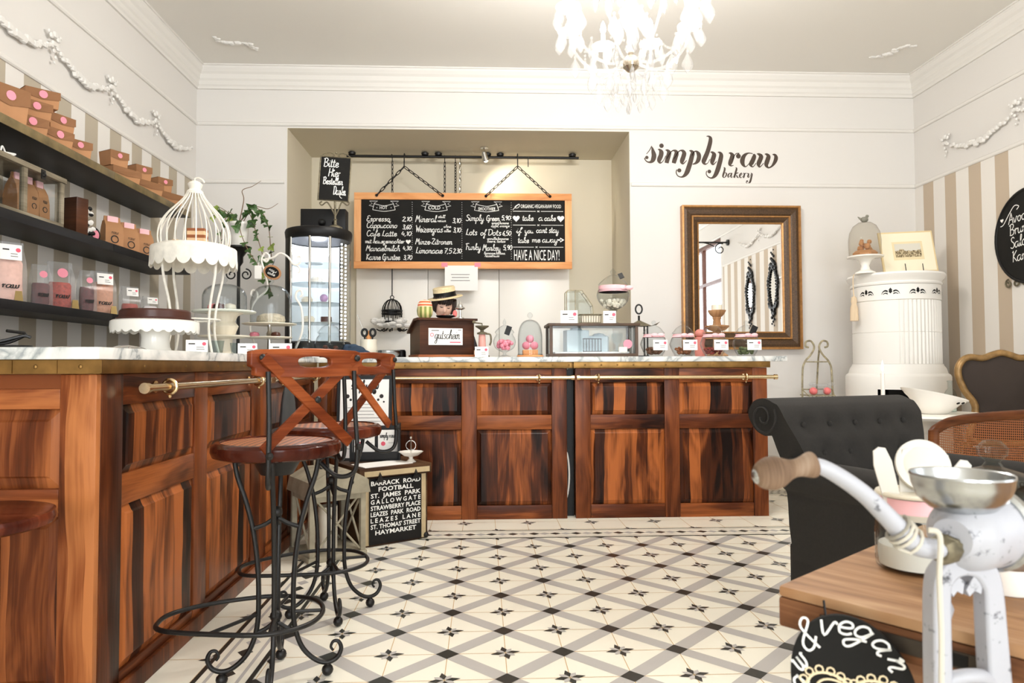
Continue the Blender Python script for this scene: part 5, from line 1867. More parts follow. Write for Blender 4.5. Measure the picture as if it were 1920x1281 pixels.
# ================================================================ back wall: lettering, mirror
lt = thing('wall_lettering', 'dark brown painted shop name lettering on the white wall', 'lettering', at(1330, 300, YB))
S_ = 5.745 / 1300 / 6.857
o0 = at(1190, 240, YB)
o1 = at(1470, 240, YB)
S_ = (o1.x - o0.x) / 1920
LP = plane((o0.x, YB - 0.0012, o0.z), (1, 0, -0.012), (0, 0, 1))
M_LOGO = mat('dark_brown_lettering', lin(66, 52, 42), 0.6)
strokes = [
 's:150,330,8 190,280,10 218,226,12|222,240,14 236,300,44 246,350,56 232,405,50 200,432,26 160,428,14 132,400,12 128,378,12', 'o:155,374,22',
 'i:296,268,8 318,272,26 338,300,52 336,340,54 318,385,54 312,415,44 328,440,18 362,415,8 398,345,8', 'o:342,220,29',
 'm:392,275,8 418,278,28 438,305,50 432,345,52 416,400,52 408,440,46|412,385,8 440,330,8 470,290,12 500,274,14|494,276,14 520,284,34 534,312,50 522,360,52 506,410,52 498,440,46|504,385,8 535,330,8 562,290,12 592,272,14|588,274,14 616,282,34 632,312,50 620,360,52 606,400,52 604,428,40 622,442,16 664,400,8',
 'p:696,275,8 722,280,28 740,305,48 730,350,52 712,420,54 690,490,56 668,550,54 636,594,36 596,614,16 552,600,12 530,560,12 538,520,12|732,335,8 756,292,10 786,282,20 814,312,46 822,352,50 808,400,46 778,434,26 740,448,10', 'o:570,530,26',
 'l:918,88,8 944,86,18 968,108,38 966,160,48 946,240,50 922,310,52 896,370,54 882,412,50 898,442,22 932,430,8 962,380,8',
 'y:968,288,8 994,292,28 1014,318,50 1008,352,52 994,395,52 990,424,40 1006,445,16 1048,405,8|1062,288,8 1088,292,26 1106,320,46 1100,370,52 1082,440,54 1058,520,54 1028,584,44 986,618,20 940,606,12 914,568,10 922,528,10', 'o:954,536,24',
 'r:1204,295,8 1230,298,28 1250,325,50 1242,365,52 1226,410,52 1220,440,40 1238,458,14 1264,450,8|1250,385,8 1272,335,8 1300,300,10 1340,296,12', 'o:1328,332,31',
 'a:1512,296,10 1460,290,14 1416,312,34 1388,352,50 1378,402,54 1394,446,34 1424,464,12 1470,420,8|1524,300,18 1532,330,46 1512,385,52 1490,430,50 1496,456,24 1520,462,10 1556,415,8',
 'w:1566,298,8 1592,302,28 1620,328,50 1610,368,52 1592,410,52 1588,440,40 1606,464,14 1654,415,8|1668,298,8 1694,302,28 1716,328,48 1706,368,52 1690,415,52 1690,446,40 1716,472,18 1758,452,22 1796,400,40 1814,345,46 1800,308,30 1768,300,10',
 'b:1140,478,8 1152,494,20 1146,530,22 1132,575,22 1130,600,16 1146,610,8 1166,590,14 1174,560,16 1156,545,8', 'c:1234,552,6 1208,560,14 1194,585,18 1200,606,8 1228,575,5|1242,548,16 1232,590,18 1240,610,6 1258,590,5',
 'k:1292,478,8 1304,494,20 1292,540,22 1272,610,22|1280,580,5 1304,552,10 1326,546,12|1302,572,8 1312,598,16 1330,608,8', 'e:1348,582,6 1372,566,8 1366,548,10 1346,572,18 1346,598,16 1364,608,6 1384,585,5',
 'r:1388,550,6 1404,556,16 1398,590,18 1392,610,16|1400,580,5 1416,552,8 1430,550,12', 'y:1438,550,6 1458,558,16 1450,592,18 1466,598,6 1490,560,6|1488,546,8 1502,558,16 1494,600,20 1478,656,22 1452,682,12 1428,668,8 1434,648,8', 'o:1440,650,11']
mb = MB()
for s in strokes:
    k, rest = s.split(':')
    for st in rest.split('|'):
        P = [tuple(float(c) for c in q.split(',')) for q in st.split()]
        if k == 'o':
            mb.disc((P[0][0] * S_, -P[0][1] * S_), P[0][2] * S_, LP, 20)
            continue
        C = cr([Vector(q) for q in P], 6)
        mb.ribbon([(q.x * S_, -q.y * S_) for q in C], [max(q.z * 1.1, 5) * S_ for q in C], LP)
mb.build('painted_letters', M_LOGO, lt, world=True, smooth=False)

a_, b_ = at(1277, 386, YB - 0.03), at(1503, 655, YB - 0.03)
mw, mh = b_.x - a_.x, a_.z - b_.z
t = thing('wall_mirror', 'large mirror in a dark and gold picture frame on the white wall', 'mirror', ((a_.x + b_.x) / 2, YB - 0.002, b_.z))
M = WM[t.name] @ plane((0, 0, 0), (1, 0, 0), (0, 0, 1))
M_MF = mat('dark_speckled_gilt', lin(74, 52, 30), 0.45, 0.25, noise=0.55, nscale=120)
M_MG = mat('gold_edge', lin(176, 128, 76), 0.4, 0.5, noise=0.2, nscale=40)


def frame_sweep(mb, w, h, prof):
    """mitred picture frame: prof = (inset from outer edge, height off wall)"""
    n = len(prof)
    vs = []
    for d, z in prof:
        vs += [(-w / 2 + d, d, z), (w / 2 - d, d, z), (w / 2 - d, h - d, z), (-w / 2 + d, h - d, z)]
    fs = [(i * 4 + k, i * 4 + (k + 1) % 4, (i + 1) * 4 + (k + 1) % 4, (i + 1) * 4 + k) for i in range(n - 1) for k in range(4)]
    mb.add(vs, fs)


mb = MB(M)
frame_sweep(mb, mw, mh, [(0, 0), (0, 0.06), (0.014, 0.062), (0.02, 0.05)])
frame_sweep(mb, mw, mh, [(0.082, 0.042), (0.086, 0.052), (0.094, 0.052), (0.098, 0.040)])
frame_sweep(mb, mw, mh, [(0.135, 0.026), (0.138, 0.03), (0.146, 0.026), (0.148, 0.01)])
mb.build('gold_edge', M_MG, t, world=True, smooth=False)
mb = MB(M)
frame_sweep(mb, mw, mh, [(0.02, 0.05), (0.04, 0.054), (0.07, 0.048), (0.082, 0.042)])
frame_sweep(mb, mw, mh, [(0.098, 0.040), (0.115, 0.036), (0.135, 0.026)])
rnd = random.Random(8)
mb.build('dark_moulding', M_MF, t, world=True, smooth=False)
MB(M).box(-mw / 2 + 0.14, mw / 2 - 0.14, 0.14, mh - 0.14, 0.008, 0.012).build('mirror_glass', M_MIRROR, t, world=True, smooth=False)


# ornate oval mirrors on the right wall, seen in the big mirror
def oval_mirror(y, z, label):
    t = thing('oval_mirror', label, 'mirror', (XR - 0.006, y, z), 0, 'oval mirrors on the right wall')
    M = WM[t.name] @ plane((0, 0, 0), (0, -1, 0), (0, 0, 1))
    mb = MB(M)
    N = 40
    for k in range(N):
        a = 2 * math.pi * k / N
        r = 1 + 0.10 * math.sin(7 * a)
        mb.ball((0.135 * r * math.cos(a), 0.30 * r * math.sin(a), 0.018), 0.027, 8, (1, 1.1, .6))
        mb.ball((0.105 * math.cos(a), 0.25 * math.sin(a), 0.02), 0.017, 8, (1, 1, .7))
    for s in (1, -1):
        for k in range(7):
            mb.ball(((k % 3 - 1) * 0.035, s * (0.32 + 0.026 * k), 0.018), 0.03 - 0.003 * k, 8, (1, 1, .6))
    mb.build('carved_frame', M_BLACK, t, world=True)
    MB(M).disc((0, 0), 0.10, None, 32, 0.012, 0.245).build('mirror_glass', M_MIRROR, t, world=True, smooth=False)


def seen_in_mirror(px, py):
    d = ray(px, py)
    p = Vector((0, 0, HC)) + d * ((YB - 0.012) / d.y)
    d.y = -d.y
    q = p + d * ((XR - p.x) / d.x)
    return q


for px, py, lab in ((1409, 553, 'ornate black oval mirror on the right wall, farther from the window'), (1452, 540, 'ornate black oval mirror on the right wall, nearer the shop name wall')):
    q = seen_in_mirror(px, py)
    oval_mirror(q.y, q.z, lab)
q = seen_in_mirror(1366, 455)
t = thing('sign_bracket', 'black wrought iron bracket on the right wall near the window', 'bracket', (XR, q.y, q.z))
mb = MB()
mb.tube([(-0.002, 0, 0), (-0.5, 0, 0)], 0.012, 8)
mb.tube([(-0.002, 0, 0), (-0.03, 0, 0)], 0.045, 12)
mb.tube([Vector((-0.13, 0, -0.1)) + Vector(p) for p in spiral((0, 0, 0), 0.09, 0.02, 1.3, R(60), n=30)], 0.008, 6)
mb.tube([(-0.4, 0, 0), (-0.3, 0, -0.02), (-0.22, 0, -0.06)], 0.008, 6)
mb.build('arm', M_IRON, t)

# oval chalkboard on the right wall
c = atx(1908, 452, XR)
t = thing('oval_chalkboard', 'black oval chalkboard with white handwriting on the striped right wall', 'chalkboard', (XR - 0.006, c.y - 0.13, c.z + 0.02))
M = WM[t.name] @ plane((0, 0, 0), (0, -1, 0), (0, 0, 1))
N = 48
mb = MB(M)
mb.prism([(0.30 * math.cos(2 * math.pi * k / N), 0.315 * math.sin(2 * math.pi * k / N)) for k in range(N)], 0.018)
mb.build('slate', M_SLATE, t, world=True)
mb = MB(M)
mb.tube([(0.30 * math.cos(2 * math.pi * k / N), 0.315 * math.sin(2 * math.pi * k / N), 0.014) for k in range(N)], 0.012, 8, closed=True)
mb.build('rim', M_BLACK, t, world=True)
mb = MB(M)
for x, s in ((-0.20, 1), (-0.13, -1), (-0.05, 1), (0.05, -1)):
    mb.tube(spiral((x, -0.295 - 0.012, 0.012), 0.03, 0.008, 1.2, R(90), Vector((s, 0, 0)), Vector((0, 1, 0)), 20), 0.006, 6)
mb.build('scrollwork', M_RUST, t, world=True)
L = M @ Matrix.Translation((0, 0, 0.0185))
mb = MB()
for i, (s, x, z) in enumerate((('Avocado', -0.175, 0.10), ('Brunch', -0.17, 0.02), ('Salate', -0.165, -0.07), ('Karotte', -0.15, -0.165))):
    scribe(mb, s, L @ Matrix.Translation((x, z, 0)) @ Matrix.Rotation(R(5), 4, 'Z'), 0.075, 0.006)
mb.ribbon(cr([Vector(p + (0,)) for p in ((-.25, .1), (-.22, .11), (-.17, .17), (-.12, .22), (-.08, .21), (-.10, .19))], 5), 0.006, L, 0.0009)
heart(mb, (-0.235, 0.14), 0.03, L)
mb.build('chalk_writing', M_CHALK, t, world=True, smooth=False)

# ================================================================ niche: rod, menu board, chains
YRD = 6.28
a_, b_ = at(650, 293, YRD), at(1085, 296, YRD)
ZR = (a_.z + b_.z) / 2
t = thing('hanging_rod', 'black metal rod fixed under the niche ceiling', 'rod', ((a_.x + b_.x) / 2, YRD, ZR))
MB().tube([(a_.x, YRD, ZR), (b_.x, YRD, ZR)], 0.012, 10).build('bar', M_IRON, t, world=True)
for px in (660, 797, 822, 914, 938, 1073):
    x = at(px, 290, YRD).x
    mb = MB()
    mb.tube([(x, YRD, ZR), (x, YRD, NZ - 0.004)], 0.008, 8)
    mb.lathe([(0, NZ - 0.035), (0.03, NZ - 0.03), (0.035, NZ - 0.012), (0.02, NZ - 0.003), (0, NZ - 0.003)], 14, Matrix.Translation((x, YRD, 0)))
    mb.build('ceiling_mount', M_IRON, t, world=True)


def chain(mb, p0, p1, link=0.05, r=0.0035, w=0.011):
    p0, p1 = Vector(p0), Vector(p1)
    d = p1 - p0
    n = max(1, round(d.length / (link * 0.86)))
    d = d / n
    T = d.normalized()
    s = T.orthogonal().normalized()
    q = T.cross(s)
    for k in range(n):
        c = p0 + d * (k + 0.5)
        e = s if k % 2 else q
        L = d.length * 0.62
        pts = []
        for i in range(12):
            a = 2 * math.pi * i / 12
            pts.append(c + T * math.cos(a) * L + e * math.sin(a) * w * (1.0 if abs(math.sin(a)) > .5 else 1.25))
        mb.tube(pts, r, 5, closed=True)


YBD = 6.26
tl, br_ = at(665, 361, YBD), at(1072, 505, YBD)
tr_ = at(1072, 366, YBD)
bw_, bh = br_.x - tl.x, (tl.z + tr_.z) / 2 - br_.z
t = thing('menu_board', 'wide chalkboard menu in a light wood frame hanging on chains over the counter', 'menu board', ((tl.x + br_.x) / 2, YBD, br_.z))
M = WM[t.name] @ Matrix.Rotation(R(0.0), 4, 'Y') @ plane((0, 0, 0), (1, 0, 0), (0, 0, 1))
fw = 0.062
for nm, bx in (('frame_rail', (-bw_ / 2, bw_ / 2, bh - fw, bh)), ('frame_rail', (-bw_ / 2, bw_ / 2, 0, fw))):
    MB(M).box(bx[0], bx[1], bx[2], bx[3], 0.0, 0.03, 0.003).build(nm, M_BEECH, t, world=True)
for x in (-bw_ / 2, bw_ / 2 - fw):
    MB(M).box(x, x + fw, fw + 0.0005, bh - fw - 0.0005, 0.0, 0.03, 0.003).build('frame_stile', wood('beech_stile', 'Z', 'X', lin(198, 138, 90), lin(230, 170, 118), lin(242, 190, 138), 0.4, 0.45, plankw=0.3) if x < 0 else bpy.data.materials['beech_stile'], t, world=True)
MB(M).box(-bw_ / 2 + fw - 0.002, bw_ / 2 - fw + 0.002, fw - 0.002, bh - fw + 0.002, 0.004, 0.014).build('slate', M_SLATE, t, world=True, smooth=False)
# writing, in crop pixels of the photograph's board mapped onto the slate
x0p, x1p, y0p, y1p = 120, 1792, 452, 962
sx = (bw_ - 2 * fw) / (x1p - x0p)
sy = (bh - 2 * fw) / (y1p - y0p)


def bp(x, y):
    return Vector((-bw_ / 2 + fw + (x - x0p) * sx, bh - fw - (y - y0p) * sy, 0.0145))


mb = MB()


def wr(s, x, y, h, w, st=2.6, **k):
    scribe(mb, s, M @ Matrix.Translation(bp(x, y)), h * sy, st * 2.0 * sx, width=w * sx, **k)


def ln(pts, w=4.0):
    mb.ribbon([bp(p[0], p[1]) for p in pts], w * sx, M, 0.0154)


for s, x, y, h, w in (('Espresso', 162, 630, 46, 190), ('2,10', 452, 628, 40, 78), ('Cappuccino', 162, 684, 46, 250), ('3,60', 455, 694, 40, 72), ('Cafe Latte', 162, 752, 46, 246), ('4,10', 446, 748, 40, 82),
                      ('mit hausgemachter', 152, 810, 34, 320), ('Mandelmilch', 160, 874, 46, 275), ('4,30', 458, 866, 36, 70), ('Kanne Gruntee', 160, 946, 48, 275), ('3,70', 462, 944, 40, 72),
                      ('Mineral', 562, 634, 54, 170), ('still', 745, 600, 24, 58), ('medium', 740, 632, 22, 70), ('3,10', 862, 640, 44, 72), ('Weizengras', 562, 718, 54, 222), ('ohne', 792, 680, 22, 60), ('alles', 795, 716, 24, 56), ('3,10', 868, 718, 44, 66),
                      ('Minze-Zitronen', 562, 818, 48, 300), ('Limonade', 562, 892, 52, 220), ('7,5', 792, 892, 46, 66), ('2,30', 868, 890, 42, 70),
                      ('Simply', 972, 622, 50, 150), ('Green', 1140, 622, 46, 112), ('5,90', 1266, 614, 40, 76), ('spinat,banane', 1184, 648, 20, 142), ('apfel, orange', 1182, 672, 20, 150),
                      ('Lots', 972, 740, 52, 94), ('of', 1092, 742, 48, 46), ('Dots', 1152, 742, 50, 112), ('6,50', 1274, 742, 42, 72), ('vanille,banane', 1148, 778, 20, 176), ('beere, kokos', 1148, 800, 20, 150),
                      ('Funky', 968, 862, 52, 128), ('Monkey', 1112, 868, 52, 146), ('5,90', 1278, 862, 44, 76), ('banane,kakao,', 1122, 898, 20, 176), ('haselnuss', 1128, 920, 20, 120),
                      ('take', 1438, 618, 46, 92), ('a', 1572, 618, 50, 34), ('cake', 1620, 618, 46, 96), ('if', 1388, 722, 46, 44), ('you', 1458, 722, 46, 70), ('cant', 1552, 718, 46, 90), ('stay', 1656, 718, 50, 84),
                      ('take', 1400, 802, 46, 92), ('me', 1516, 798, 46, 70), ('away', 1602, 798, 48, 128)):
    big = h > 30
    wr(s, x, y, h, w, 2.9 if big else 2.1)
mb2 = mb
for s, x, y, h, w in (('HOT', 270, 530, 26, 62), ('COLD', 665, 530, 30, 100), ('SMOOTHIES', 1075, 536, 26, 140), ('ORGANIC-VEGAN-RAW FOOD', 1426, 514, 30, 335), ('HAVE A NICE DAY!', 1370, 946, 86, 375)):
    block(mb, s, M @ Matrix.Translation(bp(x, y)), h * sy, w * sx, bold=0.0004)
for cx in (305, 730, 1145):      # ribbon banners
    hw_ = 92 if cx != 1145 else 100
    ln([(cx - hw_, 535), (cx - hw_ + 14, 478)])
    ln([(cx + hw_ - 18, 478), (cx + hw_, 535)])
    ln(cr([Vector((cx - hw_ + 14, 486, 0)), Vector((cx, 502, 0)), Vector((cx + hw_ - 18, 486, 0))], 6))
    ln(cr([Vector((cx - hw_, 535, 0)), Vector((cx, 548, 0)), Vector((cx + hw_, 535, 0))], 6))
    for s in (-1, 1):
        ln([(cx + s * (hw_ - 16), 480), (cx + s * (hw_ - 40), 464), (cx + s * (hw_ + 26), 464), (cx + s * (hw_ + 4), 484), (cx + s * (hw_ + 30), 500), (cx + s * (hw_ - 4), 508)])
        mb.disc((bp(cx + s * (hw_ - 34), 518).x, bp(0, 518).y), 4 * sx, M, 8, 0.0154)
for x in (535, 942, 1345):
    for k in range(26):
        p = bp(x + (3 if x > 1000 else 0), 472 + k * 18.4)
        mb.disc((p.x, p.y), 2.6 * sx, M, 6, 0.0154)
for y, xm in ((541, 1572), (656, 1572), (838, 1556)):
    ln([(1362, y), (xm - 22, y)])
    ln([(xm + 22, y), (1778, y)])
    ln([(xm - 8, y - 6), (xm + 8, y + 6)])
    ln([(xm - 8, y + 6), (xm + 8, y - 6)])
for x, y, s in ((503, 797, 42), (1389, 600, 58), (1757, 600, 60), (352, 636, 20)):
    p = bp(x, y)
    heart(mb, (p.x, p.y), s * sx, M, 0.0154)
ln([(1724, 778), (1766, 778)], 12)
p = [bp(1752, 758), bp(1786, 778), bp(1752, 798)]
mb.poly([(q.x, q.y, 0.0154) for q in reversed(p)], M)
ln(cr([Vector(q + (0,)) for q in ((1360, 530), (1390, 500), (1416, 482), (1412, 505), (1392, 515), (1378, 505), (1410, 480))], 4))
mb.build('chalk_writing', M_CHALK, t, world=True, smooth=False)
for xa, xm in (((248, 785), 470), ((1140, 1668), 1402)):
    hx = bp(xm, 500)
    hook = M @ Vector((hx.x, 0, 0.03))
    zt = at(px=650 + xm / 4.364, py=270 + 186 / 4.364, Y=YBD - 0.03).z
    hk = Vector((hook.x, YBD - 0.03, zt))
    mb = MB()
    mb.tube(cr([hk, hk + Vector((0, 0.01, 0.12)), Vector((hk.x, YRD - 0.016, ZR - 0.01)), Vector((hk.x, YRD, ZR + 0.017)), Vector((hk.x, YRD + 0.017, ZR))], 5), 0.005, 6)
    mb.build('hook', M_IRON, t, world=True)
    for x in xa:
        e = M @ Vector((bp(x, 0).x, bh - fw * 0.45, 0.04))
        mb = MB()
        chain(mb, hk, e, 0.06, 0.004, 0.011)
        mb.ball(e, 0.014, 8)
        mb.tube([e, M @ Vector((bp(x, 0).x, bh - fw * 0.45, 0.0295))], 0.008, 8)
        mb.build('chain', M_IRON, t, world=True)
for px, y1, lab in ((834, 362, 'black chain hanging behind the middle of the menu board'), (854, 362, 'second dark chain behind the middle of the menu board'), (863, 362, 'silvery chain hanging beside the dark middle chains')):
    x = at(px, 330, YRD + 0.03).x
    mb = MB()
    mb.tube([(x, YRD, ZR + 0.012), (x, YRD + 0.016, ZR), (x, YRD + 0.02, ZR - 0.05)], 0.004, 6)
    zb = {734: 2.0}.get(px, 2.35)
    chain(mb, (x, YRD + 0.02, ZR - 0.045), (x, YRD + 0.02, zb), 0.045 if px != 854 else 0.03, 0.0035, 0.009)
    tag(mb.build('hanging_chain', M_IRON if px != 863 else M_CHROME), lab, 'chain')
x = at(990, 300, YRD).x
tag(MB().tube([(x, YRD - 0.012, ZR + 0.004), (x, YRD - 0.014, ZR - 0.09)], 0.004, 6).build('rod_hook', M_IRON), 'short black hook hanging at the right of the rod', 'hook')

# notice taped to the lower edge of the board
a_, b_ = at(834, 498, YBD - 0.034), at(896, 545, YBD - 0.034)
t = thing('paper_notice', 'white paper notice taped under the menu board with pink tape', 'notice', ((a_.x + b_.x) / 2, YBD - 0.034, b_.z))
w, h = b_.x - a_.x, a_.z - b_.z
L = WM[t.name] @ plane((0, 0, 0), (1, 0, 0), (0, 0, 1))
mb = MB(L)
mb.box(-w / 2, w / 2, 0, h, 0, 0.0012)
mb.M = I4
mb.m = 2
for k, q in enumerate((0.5, 0.46, 0.52)):
    mb.ribbon([(-w * q * .62, h * (.64 - .12 * k)), (w * q * .5, h * (.64 - .12 * k))], 0.006, L, 0.0018)
mb.build('sheet', CARD, t, world=True, smooth=False)
for s in (-1, 1):
    MB(L).box(s * w / 2 - 0.03, s * w / 2 + 0.025, h - 0.012, h + 0.026, 0.0014, 0.0022).build('tape', M_PINK, t, world=True, smooth=False)

# white panel behind the counter
a_, b_ = at(666, 500, 6.40), at(1069, 500, 6.40)
t = thing('counter_back_panel', 'tall white painted panel behind the counter below the menu board', 'panel', (0, 6.42, 0))
w3 = (b_.x - a_.x) / 3
for k in range(3):
    MB().box(a_.x + k * w3 + 0.002, a_.x + (k + 1) * w3 - 0.002, 6.45, 6.476, 0, 1.95, 0.003).build('panel_board', M_WHITE, t, world=True)
# small spotlight under the niche ceiling
p = at(908, 300, 6.12)
t = thing('ceiling_spotlight', 'small chrome spotlight glowing under the niche ceiling', 'spotlight', (p.x, 6.12, NZ))
mb = MB()
mb.tube([(0, 0, 0), (0, 0, -0.07)], 0.012, 8)
mb.lathe([(0, -0.012), (0.035, -0.012), (0.035, -0.001), (0, -0.001)], 16)
mb.build('stem', M_CHROME, t)
SD = Vector((0.25, 0.5, -0.8)).normalized()
mb = MB()
mb.tube([Vector((0, 0, -0.07)) - SD * 0.03, Vector((0, 0, -0.07)) + SD * 0.05], [0.02, 0.032], 14)
mb.build('lamp_head', M_CHROME, t)
MB().ball(Vector((0, 0, -0.07)) + SD * 0.052 + Vector((0, -0.012, 0)), 0.02, 12).build('bulb', mat('warm_bulb', lin(255, 236, 200), 0.5, emit=(1, 0.86, 0.62, 1), estr=40), t)
l = bpy.data.lights.new('niche_spot', 'SPOT')
l.energy = 15
l.color = (1, 0.9, 0.72)
l.spot_size = R(110)
l.spot_blend = 0.6
l.shadow_soft_size = 0.03
lo = bpy.data.objects.new('niche_spot', l)
COL.objects.link(lo)
lo.location = (p.x + 0.02, 6.14, NZ - 0.16)
lo.rotation_euler = Vector((0.55, 0.55, -0.45)).to_track_quat('-Z', 'Y').to_euler()

# hanging wire birdcage with a white feather nest
YC2 = 6.32
c = at(735, 600, YC2)
S6 = YC2 / 1300
t = thing('hanging_birdcage', 'small black wire birdcage on a white feather nest hanging behind the counter', 'birdcage', (c.x, YC2, c.z))
mb = MB()
r = 0.088
zb = at(735, 583, YC2).z - c.z
for k in range(14):
    a = 2 * math.pi * k / 14
    mb.tube([(r * math.cos(a), r * math.sin(a), -0.03), (r * math.cos(a), r * math.sin(a), zb)] + [(r * math.cos(q) * math.cos(a), r * math.cos(q) * math.sin(a), zb + 0.105 * math.sin(q)) for q in (R(20), R(40), R(60), R(80), R(90))], 0.0042, 5)
for z in (zb, zb - 0.028, -0.02):
    mb.tube([(r * math.cos(R(15 * k)), r * math.sin(R(15 * k)), z) for k in range(24)], 0.008, 6, closed=True)
mb.build('cage', M_BLACK, t)
mb = MB()
mb.tube([(0.016 * math.cos(R(20 * k)), 0, zb + 0.122 + 0.016 * math.sin(R(20 * k))) for k in range(18)], 0.004, 6, closed=True)
mb.tube([(0, 0, zb + 0.138), (0, 0, 2.45 - c.z)], 0.005, 6)
chain(mb, (0, 0, 2.44 - c.z), (0, 0, ZR - 0.03 - c.z), 0.045, 0.0035, 0.009)
mb.tube(cr([(0, 0, ZR - 0.035 - c.z), (0, -.02, ZR + 0.012 - c.z), (0, -.045, ZR + 0.018 - c.z), (0, -.058, ZR - c.z)], 4), 0.004, 6)
mb.build('hanger', M_IRON, t)
mb = MB()
rnd = random.Random(2)
for k in range(60):
    a = rnd.random() * 2 * math.pi
    q = 0.06 + 0.09 * rnd.random()
    z = -0.055 + 0.06 * rnd.random()
    mb.ball((q * math.cos(a) * 1.05, q * math.sin(a) * .6, z), 0.034, 7, (1.2, 0.8, 0.6), Matrix.Rotation(rnd.random() * 3, 4, 'Z'))
mb.ball((0, 0, -0.05), 0.11, 12, (1, .7, .3))
mb.build('feather_nest', mat('white_feather', lin(236, 234, 230), 0.9), t)
mb = MB()
for k in range(9):
    a = k * 2.4
    mb.tube(cr([(0.05 * math.cos(a), 0.03 * math.sin(a), -0.06), (0.1 * math.cos(a), 0.06 * math.sin(a), -0.1), (0.14 * math.cos(a), 0.085 * math.sin(a), -0.085)], 4), 0.006, 5)
mb.build('twigs', M_IRON, t)
# ================================================================ things on the worktops
Z0 = CT + 0.0006


def on(px, Y, z=None):
    p = at(px, 660, Y)
    return Vector((p.x, Y, Z0 if z is None else z))


def onx(px, X):
    p = atx(px, 660, X)
    return Vector((X, p.y, Z0))


M_GL_SOFT = glassy('dome_glass', (0.95, 0.96, 0.965), 1.5)


def face_cam(c):
    return math.atan2(c.x, c.y) * -1


# chocolate cake on a scalloped white stand
c = onx(291, -1.42)
k = (c.y * .999 + c.x * .042) / 1300
t = thing('cake_stand', 'white scalloped cake stand carrying a chocolate cake on the side counter', 'cake stand', c)
R1 = 76 * k
zp = at(291, 599, c.y).z - Z0
scal = lambda a, i: 1.0
mb = MB()
mb.lathe([(0, 0), (0.085, 0), (0.083, 0.006), (0.066, 0.014), (0.058, 0.03), (0.055, zp * .45), (0.06, zp * .72), (0.085, zp * .9), (0.0, zp * .93)], 40)
mb.build('pedestal', M_PORC, t)
NS = 120
vs, fs = [], []
prof = [(R1 * .3, zp - .012, 0), (R1 * .93, zp - .006, 0), (R1 * .99, zp - .012, 0), (R1 * 1.0, zp - .03, .5), (R1 * .985, zp - .046, 1), (R1 * .96, zp - .046, 1), (R1 * .955, zp - 0.03, .5), (R1 * .92, zp - .02, 0), (R1 * .3, zp - .022, 0)]
for r, z, q in prof:
    for j in range(NS):
        a = 2 * math.pi * j / NS
        sc_l = abs(math.sin(a * 13)) ** 0.7
        vs.append((r * math.cos(a), r * math.sin(a), z - q * 0.016 * sc_l))
n = len(prof)
fs = [(i * NS + j, i * NS + (j + 1) % NS, ((i + 1) % n) * NS + (j + 1) % NS, ((i + 1) % n) * NS + j) for i in range(n) for j in range(NS)]
mb = MB()
mb.add(vs, fs)
mb.lathe([(0, zp - 0.02), (R1 * .31, zp - 0.0221), (R1 * .31, zp - .0118), (0, zp - .0118)], 40)
mb.build('plate', M_PORC, t)
zc_ = zp + Z0 - 0.004
o = MB(TR(c.x, c.y, zc_)).lathe([(0, 0), (R1 * .86, 0.0), (R1 * .87, 0.006), (R1 * .80, 0.008), (R1 * .79, 0.036), (R1 * .75, 0.043), (0, 0.043)], 56, wob=lambda a, i: 1 + 0.012 * math.sin(9 * a) * (i > 2)).build('chocolate_cake', M_CHOC)
tag(o, 'round dark chocolate cake on the white scalloped cake stand', 'cake')

# tall white birdcage stand
c = onx(362, -1.42)
k = (c.y * .999 + c.x * .042) / 1300
cb = c.copy()
zz = lambda y: at(362, y, cb.y).z - Z0
t = thing('birdcage_stand', 'tall white distressed birdcage cake stand with scalloped tray on the side counter', 'birdcage', c)
M_DIST = mat('distressed_white', lin(236, 231, 220), 0.5, noise=0.1, nscale=30)
Rt = 75 * k
vs, fs = [], []
prof = [(Rt * .2, zz(466), 0), (Rt * .98, zz(466), 0), (Rt, zz(468), 0), (Rt * 1.01, zz(486), .5), (Rt * 1.02, zz(493), 1), (Rt * 1.0, zz(493), 1), (Rt * .99, zz(484), .5), (Rt * .97, zz(470), 0), (Rt * .2, zz(470), 0)]
for r, z, q in prof:
    for j in range(NS * 2):
        a = 2 * math.pi * j / (NS * 2)
        vs.append((r * math.cos(a), r * math.sin(a), z - q * 0.03 * abs(math.sin(a * 10)) ** 0.6))
n = len(prof)
N2 = NS * 2
fs = [(i * N2 + j, i * N2 + (j + 1) % N2, ((i + 1) % n) * N2 + (j + 1) % N2, ((i + 1) % n) * N2 + j) for i in range(n) for j in range(N2)]
mb = MB()
mb.add(vs, fs)
mb.lathe([(0, zz(470)), (Rt * .21, zz(470)), (Rt * .21, zz(466)), (0, zz(466))], 32)
mb.build('tray', M_DIST, t)
mb = MB()
rd = 61 * k
mb.tube([(rd * math.cos(R(7.5 * j)), rd * math.sin(R(7.5 * j)), zz(463)) for j in range(48)], 0.006, 6, closed=True)
cage = [(rd, zz(463)), (rd * 1.03, zz(445)), (rd * .97, zz(425)), (rd * .78, zz(405)), (rd * .53, zz(388)), (rd * .33, zz(374)), (rd * .22, zz(362)), (rd * .2, zz(358))]
for j in range(22):
    a = 2 * math.pi * j / 22
    mb.tube([(p.x * math.cos(a), p.x * math.sin(a), p.y) for p in cr([Vector(q) for q in cage], 4)], 0.0032, 5)
for z, r, w in ((361, .21, .006), (364, .235, .004)):
    mb.tube([(rd * r * math.cos(R(15 * j)), rd * r * math.sin(R(15 * j)), zz(z)) for j in range(24)], w, 6, closed=True)
mb.build('cage_dome', M_DIST, t)
mb = MB()
mb.lathe([(rd * .21, zz(362)), (rd * .2, zz(358)), (rd * .16, zz(355)), (rd * .2, zz(350)), (rd * .22, zz(346)), (rd * .16, zz(342)), (rd * .06, zz(339)), (0, zz(338))], 24)
